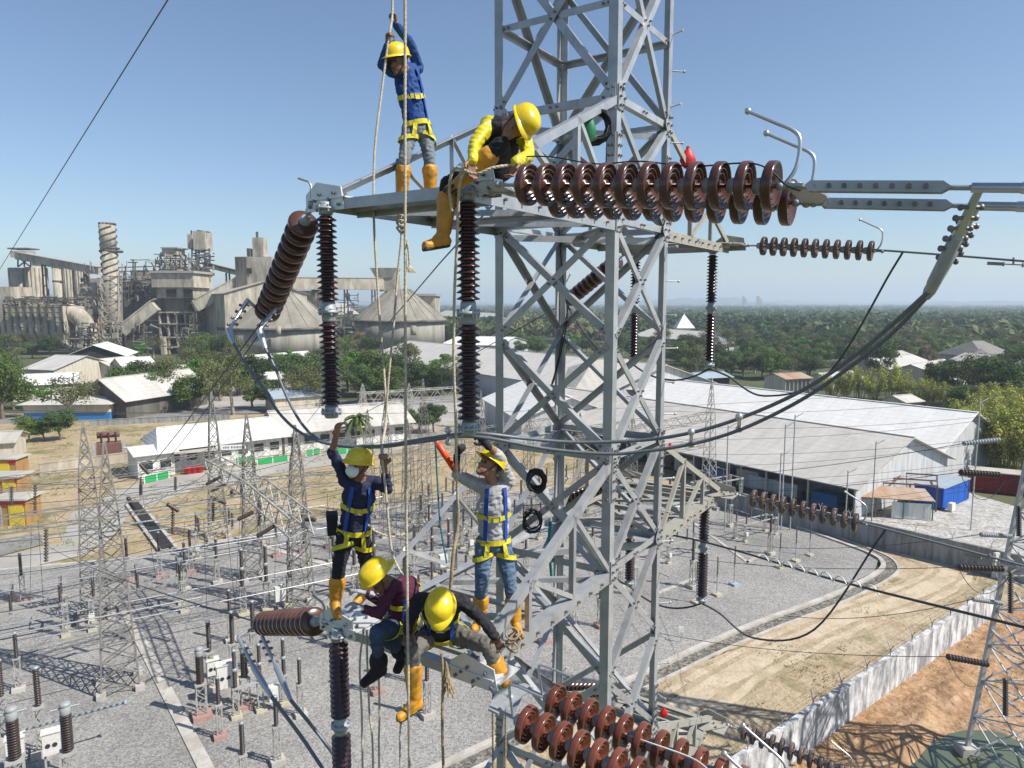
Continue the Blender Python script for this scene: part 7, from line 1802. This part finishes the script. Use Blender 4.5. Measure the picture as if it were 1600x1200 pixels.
# 2: yellow jacket
w2, j2, _ = person('worker in shiny yellow jacket crouched over the upper arm tip with one leg hanging', dict(hr=(752, 268, 5.72), hl=(785, 266, 5.74), sr=(764, 194, 5.42), sl=(817, 208, 5.42), er=(742, 226, 5.22), wr=(738, 250, 5.08), el=(826, 244, 5.25), wl=(806, 253, 5.05), hd=(810, 194, 5.18),
    kr=(700, 288, 5.42), kl=(783, 226, 5.12), ar=(693, 366, 5.38), al=(724, 280, 5.2), tr=(662, 388, 5.25), tl=(704, 296, 5.3)), 'yellow_jacket', 'black_cloth', up=(.80, -.30, .40), fw=(-.35, -.55, -.8), front='black_cloth',
    hands=dict(r=dict(d=(-.1, -.1, -1), n=(.3, -.6, -.3), curl=.7), l=dict(d=(-.25, -.2, -1), n=(-.6, -.6, 0), curl=.9, t=-1)), boots=(.29, .27), harness=False)
# 3: navy shirt, mask
w3, j3, _ = person('worker in navy shirt and white face mask reaching up to the hanging insulator', dict(hr=(540, 836, 6.12), hl=(564, 838, 6.2), sr=(540, 751, 6.1), sl=(587, 754, 6.14), er=(519, 706, 6.1), wr=(525, 681, 6.08), el=(606, 764, 5.98), wl=(600, 727, 5.9), hd=(560, 728, 6.02),
    kr=(530, 884, 6.02), kl=(573, 884, 6.3), ar=(524, 938, 6.06), al=(572, 918, 6.45), tr=(530, 950, 5.9), tl=(560, 930, 6.35)), 'navy_shirt', 'black_cloth', up=(.24, .12, .95), fw=(-.42, -.88, .18), mask=True, sleeves=dict(r=.1, l=.6),
    hands=dict(r=dict(d=(.22, -.05, 1), n=(.8, -.5, 0), curl=.8, t=-1), l=dict(d=(0, -.05, 1), n=(0, -1, 0), curl=1.8)), boots=(.22, .20), bulk=.95)
mb = MB(); q = P(519, 818, 6.16); mb.box(q, (.09, .12, .19), .3); mb.box(q+V((0, 0, .07)), (.10, .13, .06), .3); mb.build('belt_pouch', [M['black_cloth']], w3)
# 4: grey shirt
w4, j4, _ = person('worker in pale grey long sleeved shirt and jeans, face turned up, both gloved hands raised', dict(hr=(757, 852, 6.2), hl=(785, 852, 6.24), sr=(748, 758, 6.18), sl=(795, 752, 6.24), er=(714, 742, 6.0), wr=(714, 714, 5.92), el=(779, 712, 5.98), wl=(760, 694, 5.85), hd=(765, 728, 6.02),
    kr=(753, 906, 6.14), kl=(796, 904, 6.2), ar=(750, 962, 6.24), al=(806, 972, 6.16), tr=(740, 968, 6.05), tl=(812, 984, 5.95)), 'grey_shirt', 'jeans', up=(.55, .40, .72), fw=(-.62, -.45, .50), sleeves=dict(r=.12, l=.25), gloves=dict(r='glove_black', l='glove_black'),
    hands=dict(r=dict(d=(.1, -.05, 1), n=(.8, -.4, 0), curl=1.7), l=dict(d=(-.6, -.1, .8), n=(-.3, -.8, .2), curl=1.3, t=-1)), boots=(.20, .22), helmet_back=False)
# 5: maroon shirt
w5, j5, _ = person('worker in dark maroon patterned shirt sitting on the lower arm tip, helmet worn backwards', dict(hr=(618, 978, 5.72), hl=(646, 978, 5.9), sr=(612, 916, 5.55), sl=(645, 920, 5.85), er=(594, 958, 5.45), wr=(570, 952, 5.5), el=(606, 948, 5.95), wl=(575, 928, 5.9), hd=(592, 902, 5.5),
    kr=(588, 988, 5.42), kl=(606, 1000, 5.72), ar=(592, 1040, 5.5), al=(628, 1020, 5.9), tr=(568, 1056, 5.4), tl=(612, 1034, 5.75)), 'maroon_shirt', 'dark_jeans', skin='skin_dark', up=(-.50, -.25, .82), fw=(-.35, -.35, -.75), helmet_back=True,
    gloves=dict(r='glove_grey', l='glove_grey'), hands=dict(r=dict(d=(-.9, 0, .5), n=(0, -.2, -1), curl=.7), l=dict(d=(-.9, 0, .3), n=(0, -.2, -1), curl=.7, t=-1)), boots=(.09, .09), boot_m='black_cloth', bulk=.95)
# 6: black shirt, bending to the camera
w6, j6, _ = person('worker in black shirt bending forward astride the lower arm, yellow helmet towards the view', dict(hr=(672, 990, 5.72), hl=(706, 990, 5.74), sr=(656, 938, 5.45), sl=(722, 940, 5.47), er=(641, 966, 5.35), wr=(638, 986, 5.25), el=(752, 966, 5.36), wl=(772, 992, 5.25), hd=(689, 950, 5.20),
    kr=(644, 1018, 5.32), kl=(760, 1008, 5.42), ar=(648, 1092, 5.30), al=(788, 1064, 5.50), tr=(624, 1112, 5.18), tl=(796, 1082, 5.32)), 'black_shirt', 'grey_trousers', skin='skin_dark', up=(0, -.62, .78), fw=(0, -.72, -.62),
    hands=dict(r=dict(d=(-.1, -.2, -1), n=(0, -1, 0), curl=1.8, t=-1), l=dict(d=(.5, -.2, -.8), n=(.2, -.6, -.5), curl=1.0)), boots=(.27, .22))

# ================================================================== ropes and small gear
def rope(pts, r, label, m='rope', twist=True, k=8, grp=None):
    pp = smooth_path([P(*q) if len(q) == 3 and not isinstance(q, V) else q for q in pts], k); mb = MB()
    L_ = sum((pp[i+1]-pp[i]).length for i in range(len(pp)-1)); n = min(600, int(L_/.02)+2); out = []; acc = [0]
    for i in range(len(pp)-1): acc.append(acc[-1]+(pp[i+1]-pp[i]).length)
    j = 0
    for i in range(n):
        s = L_*i/(n-1)
        while j < len(acc)-2 and acc[j+1] < s: j += 1
        out.append(pp[j].lerp(pp[j+1], min(1, (s-acc[j])/max(1e-6, acc[j+1]-acc[j]))))
    for ph in (0, 2.094, 4.189):
        q = []
        for i, p in enumerate(out):
            d = (out[min(i+1, n-1)]-out[max(i-1, 0)]).normalized(); u_ = d.cross(V((.3, 1, .2))).normalized(); w_ = d.cross(u_); a = i*.02/.095*6.283+ph
            q.append(p+(u_*math.cos(a)+w_*math.sin(a))*r*.48)
        mb.tube(q, r*.62, 5)
    return tag(mb.build('rope', [M[m]]), label, 'rope', grp)
rope([(633, -30, 5.2), (633, 300, 5.2), (634, 700, 5.2), (637, 985, 5.18), (640, 1240, 5.2)], .0115, 'straight pale rope hanging full height before the workers')
rope([(612, -30, 6.75), (613, 22, 6.74), (607, 62, 6.66), (598, 130, 6.6), (586, 230, 6.5), (584, 330, 6.45), (590, 450, 6.4), (602, 610, 6.35), (603, 660, 6.3), (597, 705, 5.9), (603, 770, 5.9), (612, 860, 5.9), (632, 905, 5.8)], .0115, 'pale rope running from the blue shirted worker down to the masked worker')
rope([(626, 318, 6.45), (627, 370, 6.4), (621, 430, 6.4), (616, 500, 6.35), (608, 580, 6.3), (603, 650, 6.3)], .0105, 'pale rope hanging from the knot under the upper arm')
rope([(627, 350, 6.42), (636, 378, 6.4), (639, 400, 6.4), (640, 418, 6.4)], .010, 'short frayed rope end hanging below the knot')
mb = MB()
for k in range(26): a = k*2.4; mb.tube([P(640, 414, 6.4), P(640+math.cos(a)*9, 424+abs(math.sin(a*1.3))*5, 6.4+math.sin(a)*.05)], .004, 4)
tag(mb.build('rope_tassel', [M['rope']]), 'frayed tassel at the end of the short rope', 'rope')
mb = MB()
for k in range(6): a_ = [P(620, 316+k*8, 6.40), P(627, 312+k*8, 6.34), P(634, 318+k*8, 6.40), P(627, 324+k*8, 6.47)]; mb.tube(smooth_path(a_+[a_[0]], 3), .011, 6)
tag(mb.build('rope_knot', [M['rope']]), 'thick rope knot tied under the upper arm beam', 'rope')
rope([(745, 262, 5.1), (722, 275, 5.05), (716, 320, 5.1), (714, 380, 5.15), (710, 460, 5.2), (709, 560, 5.25), (712, 660, 5.3), (714, 760, 5.5), (716, 800, 5.6)], .0115, 'pale rope falling beside the second hanging insulator from the platform')
rope([(800, 258, 5.06), (770, 262, 5.0), (742, 272, 5.0), (712, 262, 5.1), (702, 290, 5.15), (706, 330, 5.2)], .0115, 'rope laid over the platform between the seated worker hands')
rope([(716, 800, 5.6), (714, 830, 5.6), (708, 870, 5.5), (704, 920, 5.5)], .016, 'brown frayed rope bundle left of the grey shirted worker', 'rope_old')
rope([(680, 690, 5.9), (684, 760, 5.9), (688, 820, 5.8), (698, 880, 5.75)], .008, 'thin dark blue rope hanging from the orange tube', 'rope_blue')
for k, (x0, x1, x2) in enumerate([(566, 562, 566), (571, 574, 582), (577, 590, 592)]):
    rope([(x0+2, 985, 5.9), (x1, 1040, 5.85), (x1+3, 1110, 5.85), (x2, 1160, 5.85), (x2+1, 1240, 5.85)], .010, '%s of three grey ropes hanging below the maroon shirted worker' % ('leftmost', 'middle', 'rightmost')[k], 'rope')
rope([(690, 1020, 5.3), (692, 1060, 5.3), (691, 1130, 5.3), (694, 1240, 5.3)], .012, 'brown rope hanging below the bending worker', 'rope_old')
rope([(632, 1100, 5.6), (625, 1150, 5.6), (627, 1240, 5.6)], .009, 'thin pale rope hanging under the yellow boot', 'rope')
rope([(575, 820, 6.05), (590, 832, 6.0), (620, 838, 6.0), (660, 820, 6.4)], .009, 'pale lanyard from the masked worker harness to the strut', 'rope')
mb = MB()
for k in range(40): a = k*2.4; r_ = .05*(k/40)**.6; c = P(697+k*.12, 1038+k*1.0, 5.3); mb.tube([c+V((math.cos(a)*r_*.3, math.sin(a)*r_*.3, .02)), c+V((math.cos(a)*r_, math.sin(a)*r_, -.06))], .008, 4)
tag(mb.build('rope_bundle', [M['rope_old']]), 'shaggy brown rope bundle hanging under the bending worker', 'rope')
mb = MB()
for k in range(5): c = P(800, 990+k*5, 5.2); mb.tube([c+V((math.cos(a)*.05+.02*(k % 2), math.sin(a*1+k)*.03, math.sin(a+k*.9)*.035)) for a in [i*.52 for i in range(12)]], .008, 5, closed=True)
tag(mb.build('rope_coil', [M['rope_old']]), 'small rope coil at the bending worker hand', 'rope')
# rope lashings on the left leg below the lower arm
for k in range(2):
    rope([(790-k*18, 1060, 5.55), (790-k*20, 1120, 5.6), (789-k*18, 1240, 5.6)], .010, 'rope running down %s the left tower leg at the bottom' % ('right of', 'left of')[k], 'rope_old')
# orange tube tool
mb = MB(); a = P(679, 686, 5.95); b = P(716, 742, 6.05); d = (b-a).normalized(); mb.lathe(a, d, [(0, .012), (.02, .018), (.05, .024), (.051, .028), ((b-a).length, .028)], 14); tag(mb.build('insulated_tube', [M['orange_plastic']]), 'orange tube slung left of the grey shirted worker', 'tool')
def coil(px, py, Y, R1, n, label, m='black_rubber', squash=1.2, r=.011):
    mb = MB(); rr = random.Random(int(px)); pts = []
    for i in range(n*14):
        a = i/14*6.283; q = R1*(.75+.3*rr.random()*.6+.12*math.sin(i*.37)); pts.append(P(px, py, Y)+V((math.cos(a)*q, .05*math.sin(i*.21)+rr.uniform(-.02, .02), math.sin(a)*q*squash+.02*math.sin(i*.13))))
    mb.tube(pts, r, 5); tag(mb.build('cable_coil', [M[m]]), label, 'cable coil')
coil(932, 196, 7.35, .15, 17, 'coil of black cable hung inside the top of the tower'); coil(838, 752, 8.0, .115, 14, 'dense black cable coil hung at the middle of the tower left of the near leg', squash=1.1)
coil(832, 815, 8.1, .12, 9, 'loose black cable coil below the dense one', r=.007)
def bag(px, py, Y, w, h, m, label, name='bag'):
    mb = MB(); c = P(px, py, Y); n = 12; vs = []
    for i in range(9):
        t = i/8; z = h*(t-.5); q = w*(.35+.65*math.sin(math.pi*min(1, t*1.15))**.7)*(.6+.4*(1-t))
        for k in range(n): a = 6.283*k/n; g_ = 1+.18*noise.noise(V((k*1.7, i*.9, px))); vs.append(c+V((math.cos(a)*q*g_, math.sin(a)*q*.5*g_, z)))
    mb.add(vs, [(i*n+k, i*n+(k+1) % n, (i+1)*n+(k+1) % n, (i+1)*n+k) for i in range(8) for k in range(n)], 0, True); mb.add(vs[:n], [tuple(range(n))[::-1]]); mb.add(vs[-n:], [tuple(range(n))])
    tag(mb.build(name, [M[m]]), label, name.replace('_', ' '))
bag(920, 197, 7.2, .085, .30, 'green_plastic', 'green plastic bottle hung beside the black cable coil high in the tower', 'green_bottle')
bag(1075, 246, 9.4, .12, .28, 'red_plastic', 'red marker bag hanging behind the upper disc strings', 'marker_bag'); bag(1037, 1113, 8.2, .06, .14, 'red_plastic', 'red marker bag hanging behind the lower disc strings', 'marker_bag'); bag(1047, 700, 9.3, .07, .14, 'red_plastic', 'red marker bag by the right leg at the middle arm', 'marker_bag')
bag(788, 1050, 6.1, .05, .16, 'green_plastic', 'small green cloth under the white crossarm plate', 'cloth_strip')
wire([P(860, 815, 8.1), P(858, 850, 8.1), P(862, 905, 8.2)], .02, 'teal_strap', 'teal strap hanging below the lower cable coil', name='strap')
wire([P(950, 205, 8.1), P(948, 260, 8.1)], .018, 'teal_strap', 'teal strap hanging under the upper cable coil', name='strap')
wire([P(800, 245, 5.2), P(860, 245, 5.0), P(930, 256, 4.8), P(1000, 252, 4.5), P(1080, 260, 4.3), P(1180, 256, 4.0), P(1230, 290, 3.9), P(1250, 298, 3.8)], .005, 'black_rubber', 'thin black wire lying along the top of the upper disc strings')
wire([P(873, 360, 9.6), P(880, 440, 9.6), P(886, 500, 9.6), P(868, 585, 9.6), P(862, 600, 9.6), P(870, 570, 9.6), P(888, 480, 9.6)], .009, 'black_rubber', 'black cable hanging down the back leg of the tower')
wire([P(862, 1082, 6.3), P(905, 1115, 5.6), P(980, 1148, 4.9), P(1075, 1182, 4.5), P(1110, 1205, 4.3)], .006, 'sign_white', 'thin pale wire lying across the lower disc strings')
wire([P(1240, 820, 7), P(1180, 872, 7.4), P(1130, 900, 7.8), P(1050, 950, 8.4), P(958, 1010, 9)], .009, 'wire', 'thin dark loop of wire right of the shaft') if False else None
# ================================================================== air
hz = bpy.data.materials.new('haze'); hz.use_nodes = True; nt = hz.node_tree; nt.nodes.clear()
ho = nt.nodes.new('ShaderNodeOutputMaterial'); hv = nt.nodes.new('ShaderNodeVolumePrincipled')
hv.inputs['Color'].default_value = (.74, .86, 1, 1); hv.inputs['Density'].default_value = .00022; hv.inputs['Anisotropy'].default_value = .2
nt.links.new(hv.outputs[0], ho.inputs['Volume'])
mb = MB(); mb.add([(x, y, z) for x in (-9500, 9500) for y in (-450, 14500) for z in (-2, 190)], [(0,1,3,2),(4,6,7,5),(0,4,5,1),(2,3,7,6),(0,2,6,4),(1,5,7,3)])
tag(mb.build('haze', [hz]), 'thin pale air over the plain fading the far trees and ridges to blue', 'haze', kind='stuff')
